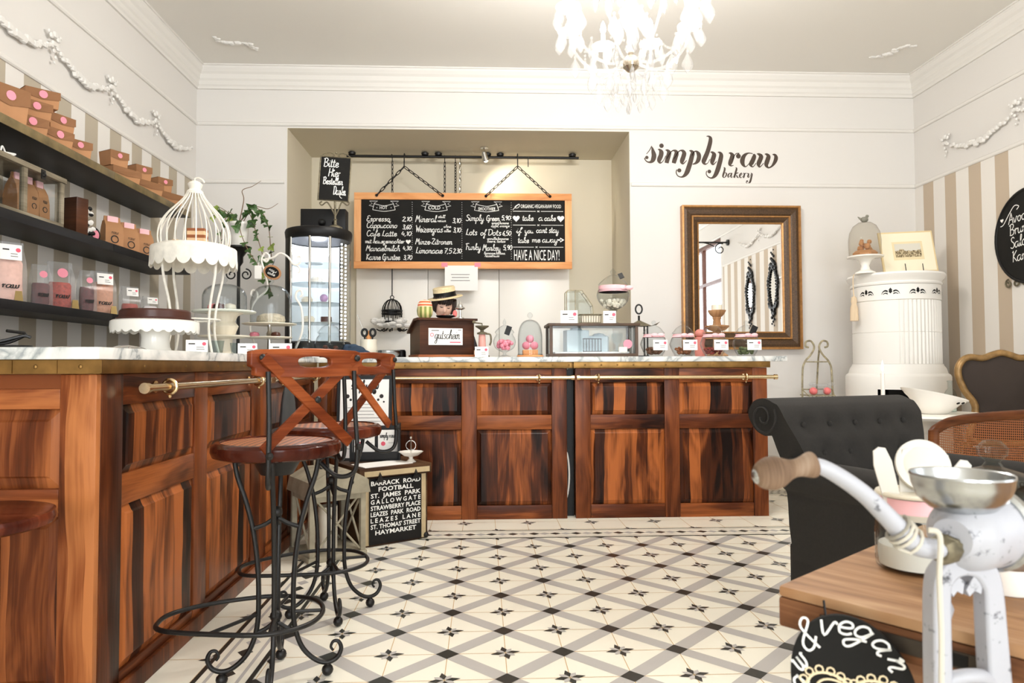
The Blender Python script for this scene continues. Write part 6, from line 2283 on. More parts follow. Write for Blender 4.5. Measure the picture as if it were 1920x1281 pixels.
mb.tube(cr([(0, 0, zz(339)), (0.0, 0, zz(335)), (0.015, 0, zz(333.5)), (0.035, 0, zz(337)), (0.045, 0, zz(343))], 4), 0.004, 6)
mb.build('finial', M_DIST, t)
for j in range(4):
    a = R(45 + 90 * j + 12)
    q = [(.88, zz(472)), (.82, zz(520)), (.66, zz(570)), (.60, zz(620)), (.74, 0.004)]
    mb = MB()
    mb.tube([(p.x * math.cos(a), p.x * math.sin(a), p.y) for p in cr([Vector((r * Rt, z)) for r, z in q], 6)], 0.0065, 8)
    mb.build('leg', M_DIST, t)
MB().tube([(Rt * .62 * math.cos(R(9 * j)), Rt * .62 * math.sin(R(9 * j)), zz(600)) for j in range(40)], 0.0045, 6, closed=True).build('leg_ring', M_DIST, t)
# cake slice in the cage
M_LAYER = stripes('cake_layers', None, 'Z', 0.034, 0.006, 0.45, lin(150, 86, 48), lin(226, 190, 150))
o = MB().prism([(-.04, -.03), (.045, -.025), (.04, .035), (-.03, .03)], 0.088).build('cake_slice', M_LAYER, bevel=0.004)
o.location = (c.x + 0.03, c.y - 0.04, Z0 + zz(466) + 0.0008)
tag(o, 'tall layered slice of brown cake inside the white birdcage stand', 'cake')
o = MB().lathe([(0, 0), (0.022, 0), (0.026, 0.01), (0.02, 0.03), (0, 0.034)], 16).build('small_pastry', mat('biscuit', lin(206, 168, 110), 0.7))
o.location = (c.x - 0.06, c.y - 0.06, Z0 + zz(466) + 0.0008)
tag(o, 'small pale biscuit beside the cake slice in the white birdcage stand', 'pastry')


def card(p, w, h, label, rz=None, lean=-12, seed=1, group='white price cards on the counters'):
    t = thing('price_card', label, 'card', p, face_cam(p) if rz is None else rz, group)
    L = WM[t.name] @ Matrix.Rotation(R(lean), 4, 'X') @ plane((0, 0, 0), (1, 0, 0), (0, 0, 1))
    mb = MB(L)
    mb.box(-w / 2, w / 2, 0, h, -0.0012, 0)
    mb.M = I4
    small_print(mb, L @ Matrix.Translation((0, h / 2, 0)), w, h, seed=seed)
    mb.build('card_front', CARD, t, world=True, smooth=False)
    mb = MB(WM[t.name])
    mb.add([(-w / 2, h * .21, h * .98), (w / 2, h * .21, h * .98), (w / 2, h * .42, 0), (-w / 2, h * .42, 0)], [(0, 1, 2, 3)])
    mb.build('card_back', M_PAPER, t, world=True, smooth=False)
    return t


for px, X, w, lab in ((369, -1.16, .082, 'white price card at the foot of the birdcage stand'), (464, -1.16, .09, 'white price card below the two tier dome stand'), (527, -1.17, .12, 'white price card above the bar stool, left of the small glass dome')):
    c = onx(px, X)
    card(c, w, w * .66, lab, seed=px)


def dome(mb, r, h, knob=0.016, th=0.003):
    prof = [(r, 0.0005), (r, h * .45), (r * .97, h * .62), (r * .85, h * .8), (r * .6, h * .93), (r * .3, h * .985), (knob * .45, h), (knob * .4, h + knob * .6), (knob, h + knob * 1.2), (knob * 1.05, h + knob * 1.8), (knob * .6, h + knob * 2.5), (0, h + knob * 2.7)]
    C = cr([Vector(p) for p in prof[:7]], 3) + [Vector(p) for p in prof[7:]]
    mb.open_lathe([(p.x, p.y) for p in C], 40)
    mb.open_lathe([(p.x - th if p.x > th else 0, p.y - (th if p.y > h * .6 else 0)) for p in C[:17]], 40)
    mb.tube([(r * math.cos(R(9 * j)), r * math.sin(R(9 * j)), 0.0045) for j in range(40)], 0.0038, 6, closed=True)


# two tier stand with a glass dome
c = onx(420, -1.45)
k = (c.y * .999 + c.x * .042) / 1300
zz = lambda y, yy=c.y: at(420, y, yy).z - Z0
t = thing('tiered_stand', 'cream two tier pedestal stand with a glass dome, right of the birdcage stand', 'cake stand', c)
zu = zz(583)
zl = zz(632)
mb = MB()
mb.lathe([(0, 0), (0.06, 0), (0.055, 0.012), (0.04, 0.03), (0.045, zl - .012), (0.1, zl - .006), (0.135, zl), (0.137, zl + .008), (0.05, zl + .006), (0.06, zl + .02), (0.075, zl + .06), (0.055, zl + .085), (0.07, zu - .03), (0.1, zu - .012), (0, zu - .012)], 40, wob=lambda a, i: 1 + (0.03 * math.sin(12 * a) if 8 < i < 13 else 0))
mb.build('pedestal', M_CREAM, t)
MB().lathe([(0, zu - .0118), (0.165, zu - .0118), (0.17, zu - .006), (0.165, zu), (0, zu)], 48).build('upper_plate', mat('celadon_plate', lin(226, 232, 220), 0.2), t)
for j in range(3):
    a = R(200 + 60 * j)
    o = MB().lathe([(0, 0), (0.03, 0), (0.034, 0.012), (0.03, 0.03), (0, 0.04)], 14).build('petit_four', [bpy.data.materials['salmon_pink'], M_CHOC, M_CREAM][j])
    o.location = (c.x + 0.055 * math.cos(a), c.y + 0.055 * math.sin(a), Z0 + zu + .0006)
    tag(o, ['pink petit four under the glass dome of the tier stand', 'chocolate petit four under the glass dome of the tier stand', 'cream petit four under the glass dome of the tier stand'][j], 'pastry')
o = thing('glass_dome', 'ribbed clear glass dome covering the top plate of the tier stand', 'glass dome', (c.x, c.y, Z0 + zu + .0005))
mb = MB()
dome(mb, 0.118, zz(533) - zu, 0.014)
mb.build('bell', M_GLASS, o)
# small glass cups on the counter below
for j, (px, X) in enumerate(((405, -1.3), (445, -1.32))):
    c2 = onx(px, X)
    o = MB(Matrix.Translation(c2)).open_lathe([(0.0, 0.001), (0.026, 0.001), (0.03, 0.01), (0.038, 0.07), (0.035, 0.07), (0.027, 0.012), (0, 0.006)], 24).build('glass_cup', M_GLASS2)
    tag(o, ['small clear glass cup under the tier stand, left one', 'small clear glass cup under the tier stand, right one'][j], 'glass')

# curly white iron etagere with a glass dome
c = Vector((at(505, 660, 4.42).x, 4.42, Z0))
k = (c.y * .999 + c.x * .042) / 1300
zz = lambda y: at(505, y, 4.42).z - Z0
t = thing('scroll_etagere', 'white scrolled iron two plate stand at the corner of the counters', 'cake stand', c)
zu, zl = zz(607), zz(632)
for s in (-1, 1):
    mb = MB()
    P = [(s * .10, .145, 0.005), (s * .165, .145, zz(620)), (s * .16, .145, zz(575)), (s * .125, .145, zz(555)), (s * .13, .145, zz(543)), (s * .155, .145, zz(540)), (s * .165, .145, zz(548)), (s * .15, .145, zz(553))]
    mb.tube(cr(P, 6), 0.007, 8)
    mb.build('scroll_leg', M_WHITE, t)
mb = MB()
P = [(-.125, .145, zz(556)), (-.06, .145, zz(535)), (-.085, .145, zz(500)), (-.10, .145, zz(480)), (-.075, .145, zz(468)), (-.05, .145, zz(474)), (-.065, .145, zz(484)), (-.085, .145, zz(482))]
mb.tube(cr(P, 6), 0.007, 8)
P = [(-.10, .145, zz(481)), (-.03, .145, zz(477)), (.02, .145, zz(468)), (.07, .145, zz(475)), (.11, .145, zz(490)), (.15, .145, zz(486)), (.15, .145, zz(474)), (.13, .145, zz(476))]
mb.tube(cr(P, 6), 0.0065, 8)
P = [(.11, .145, zz(489)), (.14, .145, zz(494)), (.15, .145, zz(503)), (.135, .145, zz(506))]
mb.tube(cr(P, 6), 0.0055, 8)
mb.build('scroll_arch', M_WHITE, t)
for z, r, nm in ((zu, 0.165, 'upper_plate'), (zl, 0.14, 'lower_plate')):
    MB().lathe([(0, z - 0.01), (r * .9, z - 0.01), (r, z - 0.004), (r * .99, z), (0, z - 0.002)], 48, wob=lambda a, i: 1 + 0.012 * math.sin(20 * a)).build(nm, M_CREAM, t)
MB().lathe([(0, 0), (0.05, 0), (0.045, 0.01), (0.015, 0.025), (0.012, zl - .012), (0.02, zl - .01), (0, zl - 0.01)], 20).build('column', M_CHROME, t)
MB().lathe([(0.013, zl - .002), (0.02, zl + .02), (0.012, zl + .04), (0.013, zu - .0102), (0, zu - 0.0102), ], 20).build('column', M_CHROME, t)
o = thing('glass_dome', 'clear glass dome on the white scrolled iron stand', 'glass dome', (c.x + .01, c.y - 0.005, Z0 + zu + .0006))
mb = MB()
dome(mb, 0.125, zz(535) - zu, 0.016)
mb.build('bell', M_GLASS, o)
o = MB().lathe([(0, 0), (0.08, 0), (0.085, 0.02), (0.08, 0.045), (0.05, 0.06), (0, 0.064)], 28, wob=lambda a, i: 1 + .02 * math.sin(8 * a)).build('crumble_cake', mat('crumble', lin(214, 200, 176), 0.8, noise=.25, nscale=60))
o.location = (c.x + .01, c.y - 0.005, Z0 + zu + .0008)
tag(o, 'pale crumble cake under the dome of the scrolled iron stand', 'cake')
for j, (dx, col) in enumerate(((-.07, M_PINK), (0.06, M_CHOC))):
    o = MB().lathe([(0, 0), (0.026, 0), (0.03, 0.01), (0.024, 0.024), (0, 0.03)], 14).build('cupcake', col)
    o.location = (c.x + dx, c.y - 0.07, Z0 + zl + .0004)
    tag(o, ['small pink pastry on the lower plate of the scrolled iron stand', 'small chocolate pastry on the lower plate of the scrolled iron stand'][j], 'pastry')
# oval sign and tag hanging on it
p = at(511, 511, 4.50)
t = thing('oval_sign', 'small oval black sign with a beige rim hanging on the scrolled iron stand', 'sign', p)
L = Matrix.Translation(p) @ Matrix.Rotation(R(24), 4, 'Y') @ plane((0, 0, 0), (1, 0, 0), (0, 0, 1))
N = 36
mb = MB(L)
mb.prism([(.058 * math.cos(2 * math.pi * j / N), .046 * math.sin(2 * math.pi * j / N)) for j in range(N)], 0.006)
mb.build('rim', M_KRAFT, t, world=True)
mb = MB(L)
mb.prism([(.045 * math.cos(2 * math.pi * j / N), .034 * math.sin(2 * math.pi * j / N)) for j in range(N)], 0.003, z0=0.005)
mb.build('face', M_SLATE, t, world=True)
mb = MB()
scribe(mb, 'raw', L @ Matrix.Translation((-.026, 0.004, 0.0081)), 0.02, 0.003, width=.05)
scribe(mb, 'cake', L @ Matrix.Translation((-.026, -0.018, 0.0081)), 0.02, 0.003, width=.05)
mb.build('chalk_writing', M_CHALK, t, world=True, smooth=False)
MB(I4).tube(cr([p + Vector((-.01, .004, .03)), p + Vector((0, .03, .07)), p + Vector((0.0, .055, .095))], 4), 0.0025, 6).build('cord', M_IRON, t, world=True)
p = at(484, 508, 4.50)
mb = MB(Matrix.Translation(p))
mb.box(-.022, .022, -.001, .001, -.05, .035)
mb.tube([(0, 0, .035), (0, .035, .1)], 0.0015, 5)
tag(mb.build('hang_tag', M_PAPER, smooth=False), 'white paper hang tag on the scrolled iron stand', 'tag')

# ivy in a white pot on a black stand
c = Vector((at(446, 660, 4.93).x, 4.93, Z0))
zz = lambda y: at(446, y, 4.93).z - Z0
t = thing('pot_stand', 'slim black iron pot stand behind the tier stand', 'plant stand', c)
mb = MB()
mb.lathe([(0, 0), (0.08, 0), (0.08, 0.006), (0.015, 0.02), (0.011, 0.03), (0.011, zz(500)), (0.03, zz(492)), (0.03, zz(482)), (0.06, zz(470)), (0.085, zz(466)), (0.085, zz(463)), (0, zz(463))], 24)
for s in (-1, 1):
    mb.tube(spiral((s * .05, 0, zz(515)), .04, .012, 1.3, R(90), Vector((-s, 0, 0)), Vector((0, 0, 1)), 20), 0.005, 6)
mb.build('iron_stand', M_IRON, t)
zp = zz(463) + .0006
t = thing('potted_ivy', 'trailing ivy in a white pot on the black iron stand', 'plant', (c.x, c.y, Z0 + zp))
MB().lathe([(0, 0), (0.05, 0), (0.056, 0.01), (0.066, 0.15), (0.07, 0.155), (0.07, 0.17), (0.062, 0.17), (0.058, 0.15), (0, 0.148)], 28).build('pot', M_PORC, t)
M_LEAF = mat('ivy_green', lin(62, 92, 44), 0.45, noise=.35, nscale=14)
M_LEAF2 = mat('ivy_pale', lin(150, 170, 84), 0.45, noise=.25, nscale=14)
rnd = random.Random(11)
fol, stem = MB(), MB()


def leaf(mb, p, d, s, m):
    d = Vector(d).normalized()
    n = Vector((rnd.random() - .5, -1.2, rnd.random() - .2)).normalized()
    q = d.cross(n).normalized()
    n = q.cross(d)
    pts = [(0, 0, 0), (.45, .1, .05), (.5, .35, .02), (.28, .5, .06), (.0, 1.0, -.05), (-.28, .5, .06), (-.5, .35, .02), (-.45, .1, .05)]
    mb.m = m
    b = [p + q * x * s + d * y * s + n * z * s for x, y, z in pts]
    cpt = p + d * .35 * s - n * .06 * s
    mb.add(b + [cpt], [(i, (i + 1) % 8, 8) for i in range(8)])


for path in ([(0, 0, .16), (.06, -.03, .24), (.10, -.05, .20), (.14, -.06, .08), (.19, -.07, -.08), (.22, -.07, -.22), (.25, -.07, -.34)],
             [(0, 0, .16), (-.04, -.05, .23), (-.08, -.06, .17), (-.1, -.07, .05), (-.09, -.07, -.06)],
             [(.02, 0, .16), (.1, -.04, .26), (.17, -.06, .24), (.22, -.06, .14), (.24, -.07, 0), (.25, -.07, -.12)],
             [(0, 0, .16), (.02, -.07, .16), (.05, -.09, .06), (.10, -.09, -.05), (.16, -.1, -.14), (.2, -.1, -.26)],
             [(-.01, 0, .16), (-.07, -.04, .22), (-.12, -.05, .25), (-.16, -.06, .2)]):
    P = cr([Vector(q) for q in path], 5)
    stem.tube(P, 0.003, 5)
    for i, p in enumerate(P):
        if i > 2 and i % 2 == 0 or rnd.random() < .25:
            leaf(fol, p, (rnd.random() - .5, -.3, rnd.random() - .75), .035 + .035 * rnd.random(), 0 if rnd.random() < .78 else 1)
for path in ([(0, 0, .17), (0.03, 0, .33), (.02, 0, .40), (.09, 0, .43), (.15, 0, .47)], [(0, 0, .17), (.1, 0, .28), (.2, 0, .27), (.27, 0, .31)], [(-.01, 0, .17), (-.09, 0, .25), (-.16, 0, .29)]):
    P = cr([Vector(q) for q in path], 6)
    stem.tube(P, [.004, .0015], 5)
fol.build('leaves', [M_LEAF, M_LEAF2], t, smooth=False)
stem.build('stems', mat('twig', lin(120, 96, 72), .7), t)

# round glass display fridge
c = Vector((at(597, 660, 4.86).x, 4.855, Z0))
zz = lambda y: at(597, y, 4.855).z - Z0
t = thing('display_fridge', 'tall round glass cooling cabinet with lit shelves standing on the counter', 'fridge', c)
RF = 0.222
ht = zz(434)
MB().lathe([(0, 0), (RF, 0), (RF, 0.10), (RF - .01, 0.11), (0, 0.11)], 48).build('base', M_BLACK, t)
MB().lathe([(0, ht - .075), (RF - .01, ht - .075), (RF, ht - .065), (RF + .006, ht - .02), (RF, ht - .004), (RF - .01, ht), (0, ht)], 48).build('top_cap', M_BLACK, t)
MB().open_lathe([(RF, .1), (RF, ht - .07)], 24, Matrix.Rotation(R(60), 4, 'Z'), R(166)).build('back_shell', M_BLACK, t)
o = MB().open_lathe([(RF - .004, .105), (RF - .004, ht - .07)], 40, Matrix.Rotation(R(226), 4, 'Z'), R(194)).build('curved_glass', M_GL_SOFT, t)
mb = MB()
for a in (228, 268, 302):
    q = Vector((math.cos(R(a)), math.sin(R(a)), 0)) * (RF - .002)
    mb.tube([(q.x, q.y, .1), (q.x, q.y, ht - .07)], 0.009 if a != 262 else 0.006, 8)
mb.build('upright', M_CHROME, t)
M_LED = mat('white_led', lin(235, 240, 255), .5, emit=(.86, .9, 1, 1), estr=4.5)
MB().open_lathe([(RF - .012, .111), (RF - .012, ht - .08)], 24, Matrix.Rotation(R(60), 4, 'Z'), R(164)).build('white_liner', mat('fridge_liner', lin(236, 238, 242), .35), t)
mb = MB()
for a in (200, 335, 352):
    q = Vector((math.cos(R(a)), math.sin(R(a)), 0)) * (RF - .03)
    for j in range(26):
        z = .13 + (ht - .24) * j / 25
        mb.box(q.x - .005, q.x + .005, q.y - .004, q.y + .004, z, z + .012)
mb.build('led_strip', M_LED, t, smooth=False)
for j, z in enumerate((.11, .235, .37, .505, .64)):
    r = RF - .035
    MB().lathe([(0, z), (r, z), (r, z + .004), (0, z + .004)], 40).build('shelf', M_GLASS2 if j else M_WHITE, t)
l = bpy.data.lights.new('fridge_light', 'POINT')
l.energy = 5.0
l.color = (.85, .9, 1)
l.shadow_soft_size = .05
lo = bpy.data.objects.new('fridge_light', l)
COL.objects.link(lo)
lo.location = (c.x, c.y - .02, Z0 + ht - .12)
for j, (z, dx, dy, kind) in enumerate(((.235, -.05, -.06, 'tart'), (.235, .06, -.03, 'roll'), (.37, -.07, -.04, 'tart'), (.37, .05, -.06, 'cup'), (.505, .0, -.06, 'cream'), (.64, -.02, -.05, 'plate'))):
    z += .0046
    mb = MB(TR(c.x + dx, c.y + dy, Z0 + z))
    mb.m = 0
    mb.lathe([(0, 0), (.055, 0), (.06, .006), (0, .008)], 24)
    mb.m = 1
    if kind in ('tart', 'cream'):
        mb.lathe([(0, .008), (.036, .008), (.04, .03), (.03, .045), (0, .05)], 20)
    elif kind == 'roll':
        mb.box(-.035, .035, -.02, .02, .008, .045, .006)
    elif kind == 'cup':
        mb.ball((0, 0, .035), .028, 14)
    o = mb.build('plated_cake', [M_WHITE, {'tart': M_CREAM, 'roll': M_CHOC, 'cup': mat('lilac', lin(170, 140, 180), .5), 'cream': M_WHITE, 'plate': M_CREAM}[kind]])
    tag(o, ['cream tart on the left of the second fridge shelf', 'chocolate bar cake on the right of the second fridge shelf', 'cream tart on the left of the middle fridge shelf', 'lilac round cake on the right of the middle fridge shelf', 'white cream cake on the fourth fridge shelf', 'bare white plate on the top fridge shelf'][j], 'cake', 'cakes in the round fridge')
ZF = Z0 + ht
t = thing('black_box', 'flat black box standing on top of the round fridge', 'box', (at(607, 400, 4.95).x, 4.95, ZF + .0005))
mb = MB()
mb.box(-.155, .16, -.035, .075, 0, at(607, 392, 4.92).z - ZF, .004)
mb.build('case', M_BLACK, t)
mb = MB()
mb.tube([(.0, -.05, .022), (.0, -.06, .05)], .02, 10)
mb.ball((.0, -.062, .07), .026, 12)
mb.ball((.085, -.04, .07), .018, 12)
mb.build('knob', M_BLACK, t)
# chalk notice on a wrought stand
YS = 4.775
p = at(630, 428, YS)
t = thing('chalk_stand', 'small chalkboard asking guests to order, on an iron foot atop the fridge', 'chalkboard', (p.x - .005, YS, ZF + .0005))
M = WM[t.name]
a_, b_ = at(598, 292, YS), at(657, 380, YS)
w, h = (b_.x - a_.x) * .96, (a_.z - b_.z) * .93
cz = (a_.z + b_.z) / 2 - ZF
cx = (a_.x + b_.x) / 2 - t.location.x
mb = MB()
mb.lathe([(0, 0), (.05, 0), (.048, .012), (.03, .022), (.01, .03), (.009, .06), (.014, .065), (.008, .07)], 20)
mb.tube([(0, 0, .05), (cx * .6, 0, cz - h / 2)], .007, 8)
for s in (-1, 1):
    mb.tube(cr([(0, 0, .09), (s * .02, 0, .13), (s * .05 + cx, 0, cz - h / 2 - .01), (s * .085 + cx, 0, cz - h / 2 - .03), (s * .1 + cx, 0, cz - h / 2 - .015), (s * .085 + cx, 0, cz - h / 2 - .005)], 5), .005, 6)
mb.build('iron_foot', M_RUST, t)
L = M @ Matrix.Translation((cx, 0, cz)) @ Matrix.Rotation(R(3.5), 4, 'Y') @ plane((0, 0, 0), (1, 0, 0), (0, 0, 1))
bd = MB(L).box(-w / 2, w / 2, -h / 2, h / 2, -.008, .004).build('slate', M_SLATE, t, world=True, smooth=False)
mb = MB(L)
frame_pts = [(-w / 2, -h / 2, .002), (w / 2, -h / 2, .002), (w / 2, h / 2, .002), (-w / 2, h / 2, .002)]
mb.tube(frame_pts, .006, 6, closed=True)
for s in (-1, 1):
    mb.tube(cr([Vector((s * w * .5, h / 2, 0)), Vector((s * w * .38, h / 2 + .02, 0)), Vector((s * w * .2, h / 2 + .03, 0)), Vector((s * w * .05, h / 2 + .015, 0)), Vector((s * w * .12, h / 2 + .008, 0))], 5), .0035, 6)
mb.ball((0, h / 2 + .03, 0), .008, 8)
mb.build('iron_frame', M_RUST, t, world=True)
mb = MB()
for s, x, y, q in (('Bitte', -.40, .27, .50), ('Hier', -.22, .05, .40), ('Bestellen', -.38, -.13, .66), ('Danke', -.02, -.36, .40)):
    scribe(mb, s, L @ Matrix.Translation((x * w, y * h, .0045)), .058 if len(s) < 6 else .048, .0055, width=q * w)
mb.tube([L @ Vector((w * .3 + .02 * math.cos(R(20 * j)), -h * .37 + .02 * math.sin(R(20 * j)), .005)) for j in range(14)], .0025, 5)
heart(mb, (-w * .05, h * .19), .018, L, .0054)
mb.build('chalk_writing', M_CHALK, t, world=True, smooth=False)

# small dome and jar before the fridge
c = on(571, 4.50)
t = thing('glass_dome', 'small clear glass cloche on the counter in front of the fridge', 'glass dome', c)
mb = MB()
dome(mb, .062, .12, .011)
mb.build('bell', M_GLASS, t)
MB().lathe([(0, .001), (.05, .001), (.055, .02), (.04, .035), (0, .04)], 20).build('macaroon', M_CREAM, t)


def apothecary(c, label, group, fill=None, ribbon=True, hr=.085, h=.25, tag_side=1, black_tag=False, big_ribbon=False, crd=None):
    """round bellied jar with a pointed lid, pink ribbon at the neck and a card"""
    t = thing('glass_jar', label, 'jar', c, 0, group)
    body = [(0, .002), (hr * .62, .002), (hr * .66, .008), (hr * .8, h * .12), (hr, h * .30), (hr * 1.0, h * .38), (hr * .85, h * .52), (hr * .74, h * .57), (hr * .74, h * .62), (hr * .8, h * .635)]
    C = cr([Vector(p) for p in body], 3)
    mb = MB()
    mb.open_lathe([(p.x, p.y) for p in C], 40)
    mb.open_lathe([(max(0, p.x - .003), p.y + (.004 if p.y < .02 else 0)) for p in C], 40)
    mb.build('jar_body', M_GLASS, t)
    lid = [(hr * .8, h * .638), (hr * .82, h * .65), (hr * .72, h * .69), (hr * .5, h * .79), (hr * .2, h * .86), (hr * .09, h * .89), (hr * .16, h * .93), (hr * .14, h * .97), (0, h)]
    C = cr([Vector(p) for p in lid], 3)
    mb = MB()
    mb.open_lathe([(max(0, p.x), p.y) for p in C], 36)
    mb.build('jar_lid', M_GLASS, t)
    if ribbon:
        mb = MB()
        mb.open_lathe([(hr * .86, h * .535), (hr * .765, h * .57), (hr * .765, h * .615)], 36)
        for s in (-1, 1):
            mb.ball((s * .022 + .01, -hr * .8, h * .58), .02, 10, (1.2, .5, .7))
        mb.build('ribbon', M_PINKRIB, t)
    if fill:
        mb = MB()
        rnd = random.Random(int(c.x * 100))
        m, r, n, top = fill
        for _ in range(n):
            a, q = rnd.random() * 6.28, math.sqrt(rnd.random())
            z = r + .008 + rnd.random() * (h * top - r)
            rr = hr * (.62 + .36 * min(1, z / (h * .3))) - r - .006
            mb.ball((q * rr * math.cos(a), q * rr * math.sin(a), z), r, 7, (1, .9, .8), Matrix.Rotation(a, 4, 'X'))
        o = mb.build('contents', m, t)
        o['kind'] = 'stuff'
    if black_tag:
        mb = MB(Matrix.Translation((hr * .35, -hr * .65, h * .72)) @ Matrix.Rotation(R(25), 4, 'Y'))
        mb.box(-.02, .02, -.002, .002, -.03, .03)
        mb.build('slate_tag', M_BLACK, t, smooth=False)
    if crd:
        w, dx, z = crd
        mb = MB(Matrix.Translation((dx, -hr * 1.06, z)) @ plane((0, 0, 0), (1, 0, 0), (0, .05, 1)))
        mb.box(-w / 2, w / 2, -w * .36, w * .36, 0, .001)
        small_print(mb, Matrix.Identity(4), w, w * .72, z=.0018, seed=int(dx * 1000))
        mb.build('price_tag', CARD, t, smooth=False)
    return t


c = on(618, 4.555)
apothecary(c, 'plain round glass jar with dark biscuits in front of the fridge', None, (M_CHOC, .018, 9, .25), False, .095, .25)
c = on(592, 4.47)
card(c, .045, .05, 'tiny white card standing by the jar before the fridge', seed=4)
c = on(648, 4.49)
card(c, .07, .03, 'low white card lying upright behind the bar stool back', seed=5)
# crumpled blue cloth
c = on(668, 4.62)
mb = MB(Matrix.Translation(c))
mb.ball((0, 0, .04), .05, 14, (1.3, .7, .8))
mb.ball((.05, 0, .025), .03, 12, (1.6, .7, .8))
mb.ball((-.06, .01, .05), .035, 12, (1, .8, 1.2))
mb.ball((-.02, -.01, .075), .022, 10, (1.6, .7, .7))
o = mb.build('blue_cloth', mat('navy_cloth', lin(46, 62, 82), .9, noise=.3, nscale=12))
o.modifiers.new('fuse', 'REMESH').voxel_size = .006
tag(o, 'crumpled navy blue cloth on the counter beside the utensil crock', 'cloth')
# utensil crock
c = on(691, 4.78)
t = thing('utensil_crock', 'cream crock full of utensils beside the dark till box', 'crock', c)
MB().lathe([(0, 0), (.05, 0), (.056, .01), (.06, .07), (.056, .1), (.058, .125), (.05, .125), (.048, .02), (0, .015)], 32).build('crock', M_CREAM, t)
mb = MB()
for x, col in ((-.028, 0), (.028, 0)):
    mb.tube([(x * .5, 0, .02), (x, 0, .15)], .006, 6)
    mb.tube([(x + .018 * math.cos(R(20 * j)), 0, .172 + .024 * math.sin(R(20 * j))) for j in range(18)], .008, 6, closed=True)
mb.build('scissors', M_BLACK, t)
mb = MB()
mb.tube([(0, .01, .02), (0, .01, .12)], .006, 6)
mb.ball((0, .01, .15), .026, 10, (.8, .4, 1.4))
mb.build('wooden_spoon', M_BEECH, t)
MB().tube([(.01, .02, .02), (-.03, .03, .17), (-.085, .04, .30)], .0025, 6).build('whisk_wire', M_CHROME, t)
c = on(728, 4.72)
t = thing('metal_bowl', 'low shiny metal bowl left of the dark till box', 'bowl', c)
MB().lathe([(0, .002), (.06, .0), (.075, .02), (.078, .045), (.082, .048), (.078, .05), (.07, .046), (.066, .02), (0, .01)], 36).build('bowl', M_STEEL, t)
c = on(749, 4.86)
mb = MB(Matrix.Translation(c + Vector((.012, 0, 0))))
mb.lathe([(0, 0), (.03, 0), (.034, .01), (.032, .045), (.026, .055), (0, .056)], 20)
mb.tube(cr([(-.005, -.03, .045), (-.008, -.05, .04), (-.006, -.034, .012)], 4), .005, 6)
tag(mb.build('black_cup', M_BLACK), 'small black cup between the metal bowl and the till box', 'cup')

# dark wooden till box
TY = 4.60
c = Vector((at(787, 660, TY).x, TY, Z0))
trz = R(18)
t = thing('till_box', 'dark brown wooden desk box with a white voucher sign on the counter', 'box', c, trz)
M = WM[t.name]
TW, TD = .375, .30
TH = at(800, 600, TY).z - Z0
MB(M).prism([(0, .0), (TD, .0), (TD, TH - .07), (.10, TH), (0, TH)], TW, plane((0, 0, 0), (0, 1, 0), (0, 0, 1))).build('body', M_WOOD_D, t, world=True, smooth=False)
mb = MB(M)
mb.prism([(-.02, TH), (.105, TH), (TD + .02, TH - .078), (TD + .02, TH - .064), (.108, TH + .015), (-.02, TH + .015)], TW + .04, plane((-.02, 0, 0), (0, 1, 0), (0, 0, 1)))
mb.build('lid', M_WOOD_D, t, world=True, smooth=False)
MB(M).box(-.012, TW + .012, -.014, TD, 0, .018, .003).build('base_moulding', wood('box_base_wood', 'X', 'Z', lin(96, 52, 30), lin(140, 80, 48), lin(170, 104, 66), .3, .35, plankw=.3), t, world=True)
L = M @ plane((TW * .47, -.0005, TH * .56), (1, 0, 0), (0, 0, 1))
mb = MB(L)
w, h = .235, .112
mb.box(-w / 2, w / 2, -h / 2, h / 2, 0, .002)
mb.M = I4
mb.m = 1
scribe(mb, 'gutschein', L @ Matrix.Translation((-w * .33, -h * .14, .0022)), .062, .0022, slant=.2, width=w * .74, calli=1.3)
mb.m = 3
mb.tube([L @ Vector((-w * .40 + .011 * math.cos(R(30 * j)), h * .1 + .011 * math.sin(R(30 * j)), .003)) for j in range(12)], .002, 5, closed=True)
mb.ribbon([(w * .12, -h * .34), (w * .44, -h * .34)], .007, L, .003)
mb.m = 2
mb.ribbon([(-w * .42, h * .36), (-w * .2, h * .36)], .006, L, .003)
mb.ribbon([(w * .36, h * .4), (w * .46, h * .4)], .006, L, .003)
mb.build('voucher_sign', CARD, t, world=True, smooth=False)
ZT = Z0 + TH + .0156
# things on the box lid
p = M @ Vector((.045, .045, 0))
t2 = thing('striped_candle_jar', 'round jar with green and orange wavy stripes on the till box', 'jar', (p.x, p.y, ZT))
MB().lathe([(0, 0), (.035, 0), (.05, .02), (.054, .05), (.05, .075), (0, .075)], 24).build('green_belly', stripes('green_stripes', None, 'X', .03, 0, .5, lin(130, 140, 70), lin(214, 200, 140)), t2)
MB().lathe([(0, .0755), (.05, .0755), (.046, .1), (.03, .118), (0, .125)], 24).build('orange_top', stripes('orange_stripes', None, 'Z', .02, 0, .6, lin(214, 98, 56), lin(244, 220, 190)), t2)
p = M @ Vector((TW - .085, .045, 0))
t2 = thing('bell_stand', 'small silver bell on a stand with a pink disc on the till box', 'bell', (p.x, p.y, ZT))
mb = MB()
mb.lathe([(0, 0), (.03, 0), (.026, .008), (.008, .014), (.007, .06), (.03, .066), (.036, .07), (.034, .074), (.02, .082), (.016, .095), (.006, .105), (.004, .125), (0, .127)], 24)
mb.build('bell', M_CHROME, t2)
MB(Matrix.Translation((-.035, -.012, .034))).ball((0, 0, 0), .017, 12, (.9, .3, 1.5)).build('pink_disc', mat('coral_pink', lin(226, 112, 108), .5), t2)
mb = MB(M @ Matrix.Translation((.185, .035, 0)))
